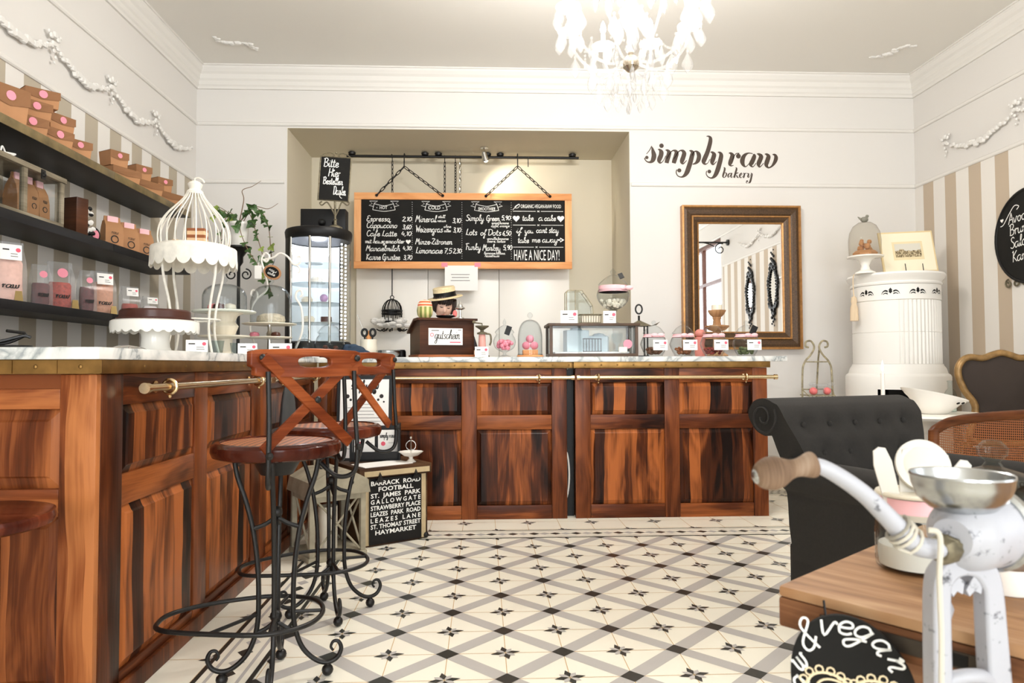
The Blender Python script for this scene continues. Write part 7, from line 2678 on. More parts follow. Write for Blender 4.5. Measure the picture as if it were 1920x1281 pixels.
mb.lathe([(0, TH + .0156), (.03, TH + .0156), (.06, TH + .026), (.066, TH + .034), (.055, TH + .032), (0, TH + .026)], 28)
tag(mb.build('dark_dish', M_BLACK), 'shallow black dish on the till box in front of the person', 'dish')

# little coffee mill with a card
c = on(904, 4.66)
t = thing('coffee_mill', 'small dark iron coffee mill with a pink drum beside the till box', 'coffee mill', c)
zz = lambda y: at(904, y, 4.66).z - Z0
mb = MB()
mb.lathe([(0, 0), (.05, 0), (.05, .01), (.03, .02), (.028, .05), (0, .05)], 20)
mb.lathe([(0, zz(627)), (.034, zz(627)), (.034, zz(624)), (.012, zz(622)), (.012, zz(619)), (.045, zz(613)), (.046, zz(611)), (0, zz(613))], 20)
mb.tube(cr([(.03, 0, zz(626)), (.055, 0, zz(628)), (.06, 0, zz(640)), (.05, 0, zz(648))], 4), .006, 6)
mb.tube([(0, 0, zz(613)), (0, 0, zz(607)), (-.055, 0, zz(605))], .005, 6)
mb.ball((-.055, 0, zz(604)), .012, 8)
mb.build('iron_body', M_RUST, t)
MB().lathe([(0, .0505), (.024, .0505), (.026, .07), (.022, zz(627.5)), (0, zz(627.5))], 20).build('pink_drum', mat('dusty_pink', lin(222, 160, 150), .5), t)
c = on(903, 4.56)
card(c, .088, .07, 'white price card before the little coffee mill', seed=12)

# footed bonbonniere with pink sweets
c = on(946, 4.63)
t = thing('bonbon_jar', 'footed glass jar of pink marshmallows with a black tag on its lid', 'jar', c)
mb = MB()
prof = [(0, .002), (.04, .002), (.042, .006), (.014, .014), (.012, .03), (.03, .04), (.062, .06), (.075, .095), (.07, .125), (.056, .15), (.06, .158)]
C = cr([Vector(p) for p in prof], 3)
mb.open_lathe([(p.x, p.y) for p in C], 36)
mb.build('jar_body', M_GLASS, t)
mb = MB()
C = cr([Vector(p) for p in ((.062, .16), (.064, .168), (.05, .185), (.025, .205), (.008, .215), (.012, .228), (.008, .243), (.001, .258))], 3)
mb.open_lathe([(max(0, p.x), p.y) for p in C], 30)
mb.build('jar_lid', M_GLASS, t)
mb = MB()
rnd = random.Random(6)
for _ in range(46):
    a, q = rnd.random() * 6.28, math.sqrt(rnd.random())
    z = .058 + rnd.random() * .05
    mb.ball((q * .05 * math.cos(a), q * .05 * math.sin(a), z), .014, 7)
mb.build('marshmallows', M_PINK, t)['kind'] = 'stuff'
mb = MB(Matrix.Translation((.022, -.056, .175)) @ Matrix.Rotation(R(20), 4, 'Y'))
mb.box(-.018, .018, -.002, .002, -.03, .03)
mb.build('slate_tag', M_BLACK, t, smooth=False)

# cloche with pink macaroons on a wooden base
c = on(994, 4.63)
t = thing('bell_cloche', 'tall glass cloche over pink sweets on a wooden block', 'cloche', c)
MB().lathe([(0, 0), (.088, 0), (.09, .006), (.086, .012), (0, .012)], 40).build('base', M_BEECH, t)
mb = MB(Matrix.Translation((0, 0, .0122)))
dome(mb, .082, at(994, 603, 4.63).z - Z0, .018)
mb.build('bell', M_GLASS, t)
o = MB(Matrix.Translation(c + Vector((0, 0, .0125)))).box(-.05, .05, -.04, .04, 0, .035, .003).build('wooden_block', M_BEECH)
tag(o, 'small wooden block inside the tall glass cloche', 'block')
for j, (x, y, z) in enumerate(((-.027, -.01, 0), (.027, -.01, 0), (0, .015, .045))):
    mb = MB(Matrix.Translation(c + Vector((x, y, .0485 + z + .028))))
    mb.ball((0, 0, 0), .0275, 14, (1, .9, .98))
    tag(mb.build('pink_sweet', M_PINK), ['left pink sweet on the block in the glass cloche', 'right pink sweet on the block in the glass cloche', 'top pink sweet in the glass cloche'][j], 'sweet', 'pink sweets in the cloche')

# wood framed glass showcase
YG = 4.60
x0, x1 = at(1031, 660, YG).x, at(1197, 660, YG).x
zt = at(1110, 606, YG).z
t = thing('glass_showcase', 'dark wood framed glass showcase on the counter', 'showcase', ((x0 + x1) / 2, YG, Z0))
W, H, D = (x1 - x0) / 2, zt - Z0, .30
M_WCASE = mat('dark_walnut', lin(74, 52, 34), .45, noise=.25, nscale=20)
MB().box(-W, W, 0, D, 0, .022, .003).build('case_base', M_WCASE, t)
MB().box(-W - .012, W + .012, -.012, D + .012, H - .018, H, .004).build('case_top', M_WCASE, t)
for x in (-W, W - .02):
    for y in (0, D - .02):
        MB().box(x, x + .02, y, y + .02, .0222, H - .0182).build('case_post', M_WCASE, t, smooth=False)
MB().box(-W + .02, W - .02, .008, .011, .0222, H - .0182).build('front_glass', M_GLASS, t, smooth=False)
MB().box(-W + .02, W - .02, D - .012, D - .009, .0222, H - .0182).build('back_glass', M_GLASS, t, smooth=False)
for x in (-W + .008, W - .011):
    MB().box(x, x + .003, .02, D - .02, .0222, H - .0182).build('side_glass', M_GLASS, t, smooth=False)
mb = MB()
mb.disc((W - .07, .085), .03, plane((0, .0065, 0), (1, 0, 0), (0, 0, 1)), 20, .001)
mb.build('pink_seal', M_PINK, t, smooth=False)
mb = MB()
mb.box(W - .13, W - .075, .005, .007, .03, .065)
mb.build('cream_label', M_CREAM, t, smooth=False)
tx = (x0 + x1) / 2
zs_ = Z0 + .0226
o = MB(TR(tx, YG, zs_)).box(-W + .04, W - .05, .05, D - .04, 0, .012, .003).build('paper_tray', M_PAPER)
tag(o, 'flat white tray on the bottom of the glass showcase', 'tray')
M_ICE = mat('pale_blue_wrap', lin(206, 222, 228), .3, noise=.12, nscale=30)
zs2 = zs_ + .0126
for j, (x, y, w, h, lab) in enumerate(((-.10, .16, .16, .15, 'pale blue wrapped parcel at the left in the glass showcase'), (.06, .17, .13, .11, 'pale blue wrapped parcel in the middle of the glass showcase'))):
    mb = MB(TR(tx + x, YG + y, zs2, R(10 - 25 * j)))
    mb.box(-w / 2, w / 2, -.05, .05, 0, h, .008)
    mb.ball((0, 0, h), .03, 8, (1.6, .8, .7))
    tag(mb.build('wrapped_parcel', M_ICE, smooth=False), lab, 'parcel')
mb = MB(TR(tx + .0, YG + .085, zs2))
for j in range(7):
    mb.tube([(-.06 + .02 * j, 0, .0), (-.06 + .02 * j, 0, .09)], .0025, 5)
mb.tube([(-.065, 0, .088), (.065, 0, .088)], .003, 5)
mb.tube([(-.065, 0, .002), (.065, 0, .002)], .003, 5)
tag(mb.build('wire_rack', M_IRON), 'small black wire rack inside the glass showcase', 'rack')
o = MB(TR(tx + .19, YG + .19, zs2)).open_lathe([(0, .001), (.03, .001), (.01, .012), (.008, .05), (.03, .07), (.04, .11), (.035, .13)], 24).build('goblet', M_GLASS2)
tag(o, 'small glass goblet at the right inside the showcase', 'glass')
# on the showcase
zc_ = zt + .0008
c = Vector((at(1067, 600, YG + .03).x, YG + .03, zc_))
card(c, .115, .09, 'white card on the left end of the glass showcase', seed=21)
c = Vector((at(1143, 600, YG + .02).x, YG + .02, zc_))
card(c, .085, .085, 'white card on the showcase below the ribboned footed jar', seed=22)
c = Vector((at(1085, 600, YG + .19).x, YG + .19, zc_))
t = thing('wire_terrarium', 'old wire framed glass case with a curved top on the showcase', 'case', c)
hz = at(1085, 546, YG + .19).z - zc_
mb = MB()
outl = [(-.09, 0), (-.09, hz * .96), (-.08, hz), (.02, hz), (.03, hz * .92), (.06, hz * .75), (.09, hz * .55), (.095, hz * .3), (.095, 0)]
for y in (-.05, .05):
    mb.tube([(x, y, z) for x, z in outl], .0035, 6)
for x, z in outl[::2]:
    mb.tube([(x, -.05, z), (x, .05, z)], .003, 6)
mb.tube([(-.03, -.05, hz), (-.03, -.05, 0)], .003, 6)
mb.build('wire_frame', M_WIRE, t)
MB(plane((0, -.05, 0), (1, 0, 0), (0, 0, 1))).poly([(x, z, 0) for x, z in outl]).build('front_pane', M_GLASS2, t, smooth=False)
MB(plane((0, .05, 0), (1, 0, 0), (0, 0, 1))).poly([(x, z, 0) for x, z in outl]).build('rear_pane', M_GLASS2, t, smooth=False)
c = Vector((at(1107, 600, YG + .06).x, YG + .075, zc_))
t = thing('wire_basket', 'low dark wire basket on the showcase between the two cards', 'basket', c)
mb = MB()
for z, q in ((.0035, .9), (.06, 1.0)):
    mb.tube([(-.075 * q, -.045 * q, z), (.075 * q, -.045 * q, z), (.075 * q, .045 * q, z), (-.075 * q, .045 * q, z)], .0035, 6, closed=True)
for j in range(9):
    x = -.07 + .0175 * j
    mb.tube([(x, -.045, .06), (x * .95, -.041, .0035), (x * .95, .041, .0035), (x, .045, .06)], .002, 5)
mb.build('wire_body', M_RUST, t)
mb = MB(Matrix.Translation(c + Vector((0, 0, .0065))))
mb.box(-.06, .06, -.03, .03, 0, .045, .004)
tag(mb.build('biscuit_pack', M_CREAM), 'cream coloured pack lying in the low wire basket', 'pack')
c = Vector((at(1151, 600, YG + .13).x, YG + .15, zc_))
t = thing('footed_jar', 'big glass jar with pink ribbon on a glass foot, topping the showcase', 'jar', c)
zz = lambda y: at(1151, y, YG + .15).z - zc_
MB().lathe([(0, 0), (.045, 0), (.048, .006), (.018, .02), (.016, zz(588)), (.03, zz(582)), (0, zz(582))], 28).build('glass_foot', M_GLASS2, t)
C = cr([Vector(p) for p in ((0, zz(581.5)), (.04, zz(580)), (.09, zz(570)), (.113, zz(556)), (.105, zz(545)), (.092, zz(540)), (.098, zz(537)))], 4)
mb = MB()
mb.open_lathe([(p.x, p.y) for p in C], 40)
mb.open_lathe([(max(0, p.x - .003), p.y + .002) for p in C], 40)
mb.build('jar_body', M_GLASS, t)
C = cr([Vector(p) for p in ((.098, zz(535)), (.1, zz(533)), (.07, zz(525)), (.035, zz(518)), (.012, zz(515)), (.02, zz(511)), (.012, zz(507)), (.001, zz(503)))], 4)
mb = MB()
mb.open_lathe([(max(0, p.x), p.y) for p in C], 36)
mb.build('jar_lid', M_GLASS, t)
mb = MB()
mb.lathe([(.101, zz(548)), (.094, zz(541)), (.094, zz(538)), (.1, zz(536.5)), (.1, zz(548))], 40)
for s in (-1, 1):
    mb.ball((.07 + s * .025, -.085, zz(542)), .024, 10, (1.2, .5, .7))
mb.build('ribbon', M_PINKRIB, t)
mb = MB()
rnd = random.Random(16)
for _ in range(60):
    a, q = rnd.random() * 6.28, math.sqrt(rnd.random())
    z = zz(576) + rnd.random() * (zz(562) - zz(576))
    rr = .06 + .03 * (z - zz(576)) / (zz(562) - zz(576))
    mb.ball((q * rr * math.cos(a), q * rr * math.sin(a), z), .016, 7)
mb.build('white_sweets', M_CREAM, t)['kind'] = 'stuff'
mb = MB(Matrix.Translation((.045, -.06, zz(520))) @ Matrix.Rotation(R(-20), 4, 'Y') @ Matrix.Rotation(R(-30), 4, 'X'))
mb.box(-.016, .016, -.002, .002, -.02, .025)
mb.build('slate_tag', M_BLACK, t, smooth=False)
# dark folded metal dish with ring handle, right end of the showcase
c = Vector((at(1198, 600, YG + .39).x, YG + .39, Z0))
t = thing('lantern_stand', 'dark iron candle lantern with a ring handle beside the showcase', 'lantern', c)
zz = lambda y: at(1196, y, c.y).z - Z0
mb = MB()
for x in (-.05, .05):
    for y in (-.05, .05):
        mb.tube([(x, y, 0), (x, y, zz(612))], .006, 6)
mb.box(-.06, .06, -.06, .06, 0, .012)
mb.tube([(0, 0, zz(602)), (0, 0, zz(592))], .008, 8)
mb.tube([(.024 * math.cos(R(15 * j)), 0, zz(580) + .033 * math.sin(R(15 * j))) for j in range(24)], .006, 6, closed=True)
mb.build('iron_frame', M_IRON, t)
mb = MB()
q0 = .075
z_a, z_b = zz(612), zz(600)
mb.add([(-q0, -q0, z_a), (q0, -q0, z_a), (q0, q0, z_a), (-q0, q0, z_a), (0, 0, z_b)], [(0, 1, 4), (1, 2, 4), (2, 3, 4), (3, 0, 4), (3, 2, 1, 0)])
mb.add([(q0, -q0, z_a), (.14, -q0 * .8, z_a + .03), (.14, q0 * .5, z_a + .012), (q0, q0, z_a)], [(0, 1, 2, 3)])
mb.add([(-q0, -q0, z_a), (-.12, -q0 * .6, z_a + .02), (-.12, q0 * .5, z_a + .008), (-q0, q0, z_a)], [(0, 1, 2, 3)])
mb.build('folded_roof', M_RUST, t, smooth=False)

# four ribboned candy jars
M_NUT = mat('almonds', lin(112, 70, 42), .6, noise=.3, nscale=60)
M_NUT2 = mat('hazelnuts', lin(142, 84, 44), .6, noise=.3, nscale=60)
M_BERRY = mat('dried_berries', lin(132, 44, 32), .5, noise=.35, nscale=60)
M_GREEN = mat('pumpkin_seeds', lin(96, 104, 62), .6, noise=.3, nscale=60)
for px, m, lab, bt in ((1226, M_NUT, 'ribboned candy jar with a few almonds, first after the showcase', False), (1281, M_NUT2, 'ribboned candy jar with hazelnuts, second after the showcase', False), (1338, M_BERRY, 'ribboned candy jar with dark red berries, in front of the wooden candlestick', False), (1399, M_GREEN, 'ribboned candy jar with green seeds and a slate tag, nearest the marble end', True)):
    c = on(px, 4.60)
    apothecary(c, lab, 'ribboned candy jars on the counter', (m, .0125, 46, .2), True, .088, at(px, 601, 4.6).z - Z0, black_tag=bt, crd=(.095, .02, .075))

# wooden candlestick with a lit candle
c = on(1345, 4.90)
zz = lambda y: at(1345, y, 4.9).z - Z0
t = thing('wooden_candlestick', 'turned wooden candlestick with a burning candle behind the jars', 'candlestick', c)
MB().lathe([(0, 0), (.075, 0), (.075, .012), (.05, .03), (.03, .06), (.028, zz(622)), (.06, zz(619)), (.085, zz(613)), (.085, zz(611)), (.03, zz(609)), (.026, zz(600)), (.032, zz(597)), (.03, zz(595)), (.05, zz(590)), (.062, zz(584)), (.063, zz(582)), (0, zz(583))], 32).build('turned_stand', wood('pale_turned_wood', 'Z', 'X', lin(120, 84, 56), lin(166, 124, 86), lin(196, 156, 116), .3, .5, plankw=.3), t)
MB().lathe([(0, zz(583)), (.038, zz(583)), (.038, zz(572)), (0, zz(571))], 24).build('wax', M_CREAM, t)
MB().lathe([(0, zz(570)), (.009, zz(567)), (.011, zz(562)), (.005, zz(553)), (0, zz(547))], 12).build('flame', M_FLAME, t)
c = on(1313, 4.93)
mb = MB(Matrix.Translation(c))
mb.lathe([(0, 0), (.035, 0), (.04, .03), (.03, .09), (.04, .14), (0, .15)], 20)
mb.ball((0, 0, .17), .04, 12, (1, 1, .8))
tag(mb.build('pink_figure', mat('faded_coral', lin(206, 128, 116), .6)), 'faded coral ornament behind the berry jar', 'ornament')

# bits at the near end of the side counter
c = onx(22, -1.5)
t = thing('iron_tongs', 'black iron serving tongs on a dish at the near end of the counter', 'tongs', c, R(20))
mb = MB()
mb.lathe([(0, 0), (.04, 0), (.055, .01), (.056, .014), (0, .006)], 24)
mb.build('dish', M_IRON, t)
mb = MB()
mb.tube(cr([(-.08, 0, .016), (-.02, .0, .03), (.03, 0, .045), (.05, 0, .04)], 4), .005, 6)
mb.tube(cr([(-.07, .02, .016), (-.01, .01, .024), (.04, 0, .05)], 4), .005, 6)
mb.tube([(-.01, -.02, .06), (.03, .02, .055)], .005, 6)
mb.build('tong_arms', M_IRON, t)
for px, X, lab in ((118, -1.45, 'silver cake tongs lying between the dish and the chocolate cake'), (240, -1.2, 'silver pastry tongs lying in front of the chocolate cake stand')):
    c = onx(px, X)
    mb = MB(TR(c.x, c.y, c.z, R(75)))
    for s in (-1, 1):
        mb.tube(cr([(-.07, 0, .006), (-.02, s * .012, .014), (.03, s * .02, .01), (.07, s * .008, .005)], 5), .005, 6, flat=.6)
    tag(mb.build('cake_tongs', M_CHROME), lab, 'tongs')

# ================================================================ person behind the till box
PX_, PY_ = at(833, 575, 5.50).x, 5.50
hz = at(833, 573, 5.44).z
t = thing('person', 'person in a straw boater looking down behind the dark till box', 'person', (PX_, PY_, 0))
M_SKIN = mat('skin', lin(232, 190, 168), .5)
M_HAIR = mat('dark_hair', lin(44, 30, 24), .5, noise=.3, nscale=60)
HM = Matrix.Translation((0, -.07, hz)) @ Matrix.Rotation(R(8), 4, 'Y') @ Matrix.Rotation(R(12), 4, 'Z') @ Matrix.Rotation(R(20), 4, 'X')


def head_pt(lon, lat):
    """lon 0 = face front (-y); returns point on a modelled head, 0.23 m tall"""
    x, y, z = math.sin(lon) * math.cos(lat), -math.cos(lon) * math.cos(lat), math.sin(lat)
    rx, ry, rz = .074, .094, .112
    if z < 0:
        rx *= 1 - .28 * z * z
    p = Vector((x * rx, y * ry, z * rz))
    if y < 0:
        g = lambda cx, cz, s: math.exp(-((p.x - cx) ** 2 + (p.z - cz) ** 2) / (2 * s * s))
        d = .0
        d += .024 * math.exp(-((p.x) ** 2) / (2 * .0085 ** 2)) * math.exp(-((p.z + .018) ** 2) / (2 * .013 ** 2))
        d += .010 * math.exp(-((p.x) ** 2) / (2 * .007 ** 2)) * math.exp(-((p.z - .006) ** 2) / (2 * .02 ** 2))
        d -= .009 * (g(.03, .012, .012) + g(-.03, .012, .012))
        d += .004 * (g(.03, .010, .007) + g(-.03, .010, .007))
        d += .005 * (g(.028, .032, .014) + g(-.028, .032, .014))
        d += .006 * g(0, -.052, .012) + .008 * g(0, -.092, .018)
        d += .004 * (g(.04, -.022, .016) + g(-.04, -.022, .016))
        p.y -= d * min(1, -y * 2)
    return p


mb = MB(HM)
NL, NA = 64, 40
vs = [head_pt(2 * math.pi * i / NL, -math.pi / 2 + math.pi * j / NA) for j in range(NA + 1) for i in range(NL)]
mb.add(vs, [(j * NL + i, j * NL + (i + 1) % NL, (j + 1) * NL + (i + 1) % NL, (j + 1) * NL + i) for j in range(NA) for i in range(NL)])
for s in (-1, 1):
    mb.ball((s * .076, .008, -.004), .03, 12, (.28, .6, 1))
mb.M = I4
nk = Vector((0, .0, hz - .15))
mb.tube([HM @ Vector((0, .03, -.05)), nk + Vector((0, .01, .03)), nk + Vector((0, .03, -.03))], [.05, .05, .062], 16)
# trunk: oval sections
secs = [(.10, .86, .165, .11), (.10, .98, .145, .10), (.09, 1.10, .15, .105), (.06, hz - .30, .165, .105), (.04, hz - .21, .15, .085), (.03, hz - .165, .075, .06)]
mb.tube([(0, y, z) for y, z, a, b in secs], [a for y, z, a, b in secs], 24, flat=1.0)
ARMS = []
for s in (-1, 1):
    sh = Vector((s * .165, .05, hz - .215))
    el = Vector((s * .235, .0, hz - .40))
    wr_ = Vector((s * .13, -.30, 1.085))
    hd = Vector((s * .115, -.37, 1.075))
    mb.tube(cr([sh + Vector((-s * .04, 0, 0)), sh, (sh + el) / 2, el, (el + wr_) / 2, wr_], 5), [.05, .052, .046, .04, .036, .028, .026], 14)
    mb.ball(hd, .04, 12, (.95, 1.15, .4))
    d = (hd - wr_).normalized()
    for f in range(4):
        b = hd + Vector((s * (f - 1.5) * .019 * -1, -.03, 0))
        L_ = (.06, .072, .068, .052)[f]
        mb.tube([b, b + Vector((0, -L_ * .5, .006)), b + Vector((0, -L_ * .85, -.006)), b + Vector((0, -L_, -.016))], [.0095, .009, .0085, .007], 8)
    b = hd + Vector((-s * .03, .0, 0))
    mb.tube([b, b + Vector((-s * .025, -.02, .0)), b + Vector((-s * .035, -.045, -.006))], [.012, .0105, .008], 8)
    lg = [(s * .085, .10, .88), (s * .095, .09, .5), (s * .095, .11, .09)]
    mb.tube(lg, [.095, .062, .042], 16)
    mb.ball((s * .1, .05, .045), .05, 12, (.8, 2.0, .88))
    ARMS.append((sh, el, wr_, lg))
body = mb.build('body', M_SKIN, t)
rm = body.modifiers.new('skin', 'REMESH')
rm.mode = 'VOXEL'
rm.voxel_size = .0055
rm.use_smooth_shade = True
sm = body.modifiers.new('smooth', 'SMOOTH')
sm.iterations = 3
sm.factor = .4
# clothing
M_SHIRT = mat('dark_shirt', lin(46, 42, 44), .9)
mb = MB()
mb.tube([(0, y, z) for y, z, a, b in secs[:-1]] + [(0, .03, hz - .18)], [a + .012 for y, z, a, b in secs[:-1]] + [.1], 24)
for sh, el, wr_, lg in ARMS:
    mb.tube([sh, (sh + el) / 2, el * .8 + sh * .2], [.062, .058, .054], 14)
o = mb.build('shirt', M_SHIRT, t)
o.modifiers.new('fuse', 'REMESH').voxel_size = .01
mb = MB()
for sh, el, wr_, lg in ARMS:
    mb.tube(lg, [.107, .074, .056], 16)
mb.tube([(0, .1, .80), (0, .1, .93)], [.17, .172], 20)
o = mb.build('trousers', M_BLACK, t)
o.modifiers.new('fuse', 'REMESH').voxel_size = .012
mb = MB()
for s in (-1, 1):
    mb.ball((s * .1, .03, .048), .056, 12, (.85, 2.1, .84))
mb.build('shoe', M_BLACK, t)
# hair: short dark bob with a fringe swept to one side
mb = MB(HM)
vs = []
keep = []
for j in range(NA + 1):
    for i in range(NL):
        lo_, la = 2 * math.pi * i / NL, -math.pi / 2 + math.pi * j / NA
        p = head_pt(lo_, la)
        q = p * 1.10 + Vector((0, .006, .004))
        vs.append(q)
for j in range(NA):
    for i in range(NL):
        lo_, la = 2 * math.pi * (i + .5) / NL, -math.pi / 2 + math.pi * (j + .5) / NA
        lo_ = (lo_ + math.pi) % (2 * math.pi) - math.pi
        front = abs(lo_) < 1.05
        lim = (.30 + .22 * lo_) if front else -.55
        if la > lim:
            keep.append((j * NL + i, j * NL + (i + 1) % NL, (j + 1) * NL + (i + 1) % NL, (j + 1) * NL + i))
mb.add(vs, keep)
for j in range(9):
    u = -0.9 + j * .2
    mb.tube(cr([head_pt(u, .75) * 1.11, head_pt(u - .12, .45) * 1.13, head_pt(u - .28, .22 + .03 * (j % 3)) * 1.1], 4), [.014, .011, .003], 6)
for s in (-1, 1):
    for j in range(3):
        mb.tube(cr([head_pt(s * (1.0 + .25 * j), .5) * 1.12, head_pt(s * (1.05 + .25 * j), .0) * 1.15, head_pt(s * (1.0 + .25 * j), -.42) * 1.12], 4), [.018, .016, .004], 6)
hair = mb.build('hair', M_HAIR, t)
# lowered lids, brows, lips
mb = MB(HM)
for s in (-1, 1):
    P = [head_pt(s * a, b) + Vector((0, -.002, 0)) for a, b in ((.22, .085), (.34, .055), (.46, .055), (.56, .085))]
    mb.tube(cr(P, 4), [.0012, .003, .0032, .0015], 6)
mb.build('eyelashes', M_HAIR, t)
mb = MB(HM)
for s in (-1, 1):
    P = [head_pt(s * a, b) + Vector((0, -.0015, 0)) for a, b in ((.2, .29), (.38, .34), (.58, .27))]
    mb.tube(cr(P, 4), [.0028, .0034, .0012], 6)
mb.build('eyebrows', M_HAIR, t)
mb = MB(HM)
P = [head_pt(a, b) + Vector((0, -.0015, 0)) for a, b in ((-.3, -.5), (-.1, -.465), (0, -.475), (.1, -.465), (.3, -.5))]
mb.tube(cr(P, 4), [.001, .0036, .004, .0036, .001], 6)
P = [head_pt(a, b) + Vector((0, -.001, 0)) for a, b in ((-.26, -.515), (-.1, -.545), (.1, -.545), (.26, -.515))]
mb.tube(cr(P, 4), [.001, .004, .004, .001], 6)
mb.build('lips', mat('lip', lin(196, 116, 106), .45), t)
# straw boater
HT = HM @ Matrix.Translation((0, .012, .062)) @ Matrix.Rotation(R(-12), 4, 'X') @ Matrix.Rotation(R(-18), 4, 'Y')
M_STRAW = mat('straw', lin(226, 206, 164), .8, noise=.12, nscale=90)
mb = MB(HT)
oval = lambda a, i: 1.0
mb.lathe([(.086, .0), (.135, -.006), (.14, -.003), (.135, .002), (.092, .006), (.088, .012), (.086, .075), (.08, .082), (0, .084)], 48, Matrix.Diagonal((1, 1.12, 1, 1)))
hat = mb.build('straw_hat', M_STRAW, t)
mb = MB(HT)
mb.open_lathe([(.0935, .007), (.0885, .012), (.088, .044)], 48, Matrix.Diagonal((1, 1.12, 1, 1)))
mb.build('hat_band', M_BLACK, hat)
# ================================================================ crystal chandelier
YCH = 3.3
c0 = at(1183, 125, YCH)
k = (YCH * .999 + c0.x * .042) / 1300
t = thing('chandelier', 'sparkling crystal chandelier with lit candle bulbs hanging from the ceiling', 'chandelier', (c0.x, YCH, ZC - 0.001))
zz = lambda y: at(1183, y, YCH).z - ZC
M_CRY = glassy('crystal', (.97, .97, .97), 1.6, .02, milk=.09, milkcol=(.97, .96, .95, 1), edge_tint=.3, edge_pow=2.2)
M_SILV = mat('silvered_metal', lin(196, 184, 164), .2, 1.0)
M_BULB = mat('candle_bulb', lin(255, 244, 226), .4, emit=(1, .93, .82, 1), estr=7)
mb = MB()
mb.lathe([(0, zz(134)), (.02, zz(133)), (.038, zz(126)), (.04, zz(116)), (.028, zz(108)), (.012, zz(104)), (.012, zz(98))], 24)
mb.build('hub', M_SILV, t)
mb = MB()
mb.lathe([(.012, zz(100)), (.03, zz(92)), (.018, zz(80)), (.022, zz(60)), (.05, zz(35)), (.055, zz(20)), (.02, zz(0)), (.018, zz(-20)), (.06, zz(-60)), (.02, zz(-100)), (.03, -.30), (.015, -.26)], 20)
mb.tube([(0, 0, -.27), (0, 0, -.03)], .006, 8)
mb.lathe([(0, -.06), (.05, -.05), (.065, -.01), (.065, 0), (0, 0)], 20)
mb.build('stem', M_CRY, t)
mb = MB()
mb.ball((0, 0, zz(163)), .026, 16)
mb.tube([(0, 0, zz(134)), (0, 0, zz(155))], .004, 6)
mb.build('crystal_ball', M_CRY, t)

drop_me = None


def drop(p, s, parent, rz=0.0):
    """faceted pear shaped pendant with its bead"""
    global drop_me
    if drop_me is None:
        mb = MB()
        mb.lathe([(0, -1.0), (.16, -.82), (.27, -.62), (.25, -.45), (.12, -.2), (.05, -.05), (.0, 0)], 6, Matrix.Diagonal((1, .5, 1, 1)))
        mb.ball((0, 0, .06), .07, 6)
        o = mb.build('crystal_drop', M_CRY, parent, smooth=False)
        drop_me = o.data
        bpy.data.objects.remove(o)
    o = bpy.data.objects.new('crystal_drop', drop_me)
    COL.objects.link(o)
    o.parent = parent
    o.location = p
    o.rotation_euler = (0, 0, rz)
    o.scale = (s, s, s)
    return o


rnd = random.Random(21)
NA_ = 8
beads = MB()
for j in range(NA_):
    a = 2 * math.pi * j / NA_ + R(14)
    ca, sa = math.cos(a), math.sin(a)
    rad = lambda r, z: Vector((r * ca, r * sa, z))
    mb = MB()
    mb.tube(cr([rad(.03, zz(116)), rad(.12, zz(124)), rad(.22, zz(108)), rad(.30, zz(70)), rad(.325, zz(35))], 6), .0075, 8)
    arm = mb.build('arm', M_CRY, t)
    mb = MB(Matrix.Translation((.325 * ca, .325 * sa, zz(35))))
    mb.lathe([(.008, -.01), (.05, .0), (.062, .012), (.06, .014), (.014, .006), (.014, .012)], 18)
    mb.build('drip_pan', M_CRY, arm)
    mb = MB(Matrix.Translation((.325 * ca, .325 * sa, zz(35))))
    mb.lathe([(0, .01), (.011, .01), (.011, .075), (0, .075)], 14)
    mb.build('candle_sleeve', M_WHITE, arm)
    mb = MB(Matrix.Translation((.325 * ca, .325 * sa, zz(35))))
    mb.lathe([(0, .076), (.012, .085), (.0165, .1), (.01, .13), (0, .148)], 14)
    mb.build('bulb', M_BULB, arm)
    l = bpy.data.lights.new('chandelier_bulb', 'POINT')
    l.energy = 17.5
    l.color = (1, .965, .925)
    l.shadow_soft_size = .02
    lo = bpy.data.objects.new('chandelier_bulb', l)
    COL.objects.link(lo)
    lo.location = Vector(t.location) + Vector((.325 * ca, .325 * sa, zz(35) + .19))
    for q in range(5):
        b = a + (q - 2) * .16
        drop((.325 * ca + .058 * math.cos(q * 1.26), .325 * sa + .058 * math.sin(q * 1.26), zz(35) + .0), .095 + .02 * rnd.random(), t, b)
    drop((.20 * ca, .20 * sa, zz(116)), .11, t, a)
    drop((.27 * math.cos(a + .39), .27 * math.sin(a + .39), zz(104)), .105, t, a + .39)
    drop((.10 * math.cos(a + .39), .10 * math.sin(a + .39), zz(136)), .09, t, a)
    drop((.155 * math.cos(a + .39), .155 * math.sin(a + .39), zz(156)), .10, t, a + .4)
    # bead strings: arm to arm and down to the bottom ring
    P0 = rad(.24, zz(100))
    P1 = Vector((.24 * math.cos(a + 2 * math.pi / NA_), .24 * math.sin(a + 2 * math.pi / NA_), zz(100)))
    for i in range(13):
        u = i / 12
        p = P0.lerp(P1, u) + Vector((0, 0, -.05 * (1 - (2 * u - 1) ** 2)))
        beads.ball(p, .0062, 6)
    P1 = Vector((.07 * ca, .07 * sa, zz(188)))
    for i in range(18):
        u = i / 17
        p = P0.lerp(P1, u) + Vector((0, 0, -.03 * (1 - (2 * u - 1) ** 2)))
        beads.ball(p, .006, 6)
for j in range(8):
    a = 2 * math.pi * j / 8
    drop((.075 * math.cos(a), .075 * math.sin(a), zz(180)), .065, t, a)
for j in range(6):
    a = 2 * math.pi * j / 6
    drop((.08 * math.cos(a), .08 * math.sin(a), zz(28)), .12, t, a)
beads.build('bead_strings', M_CRY, t)

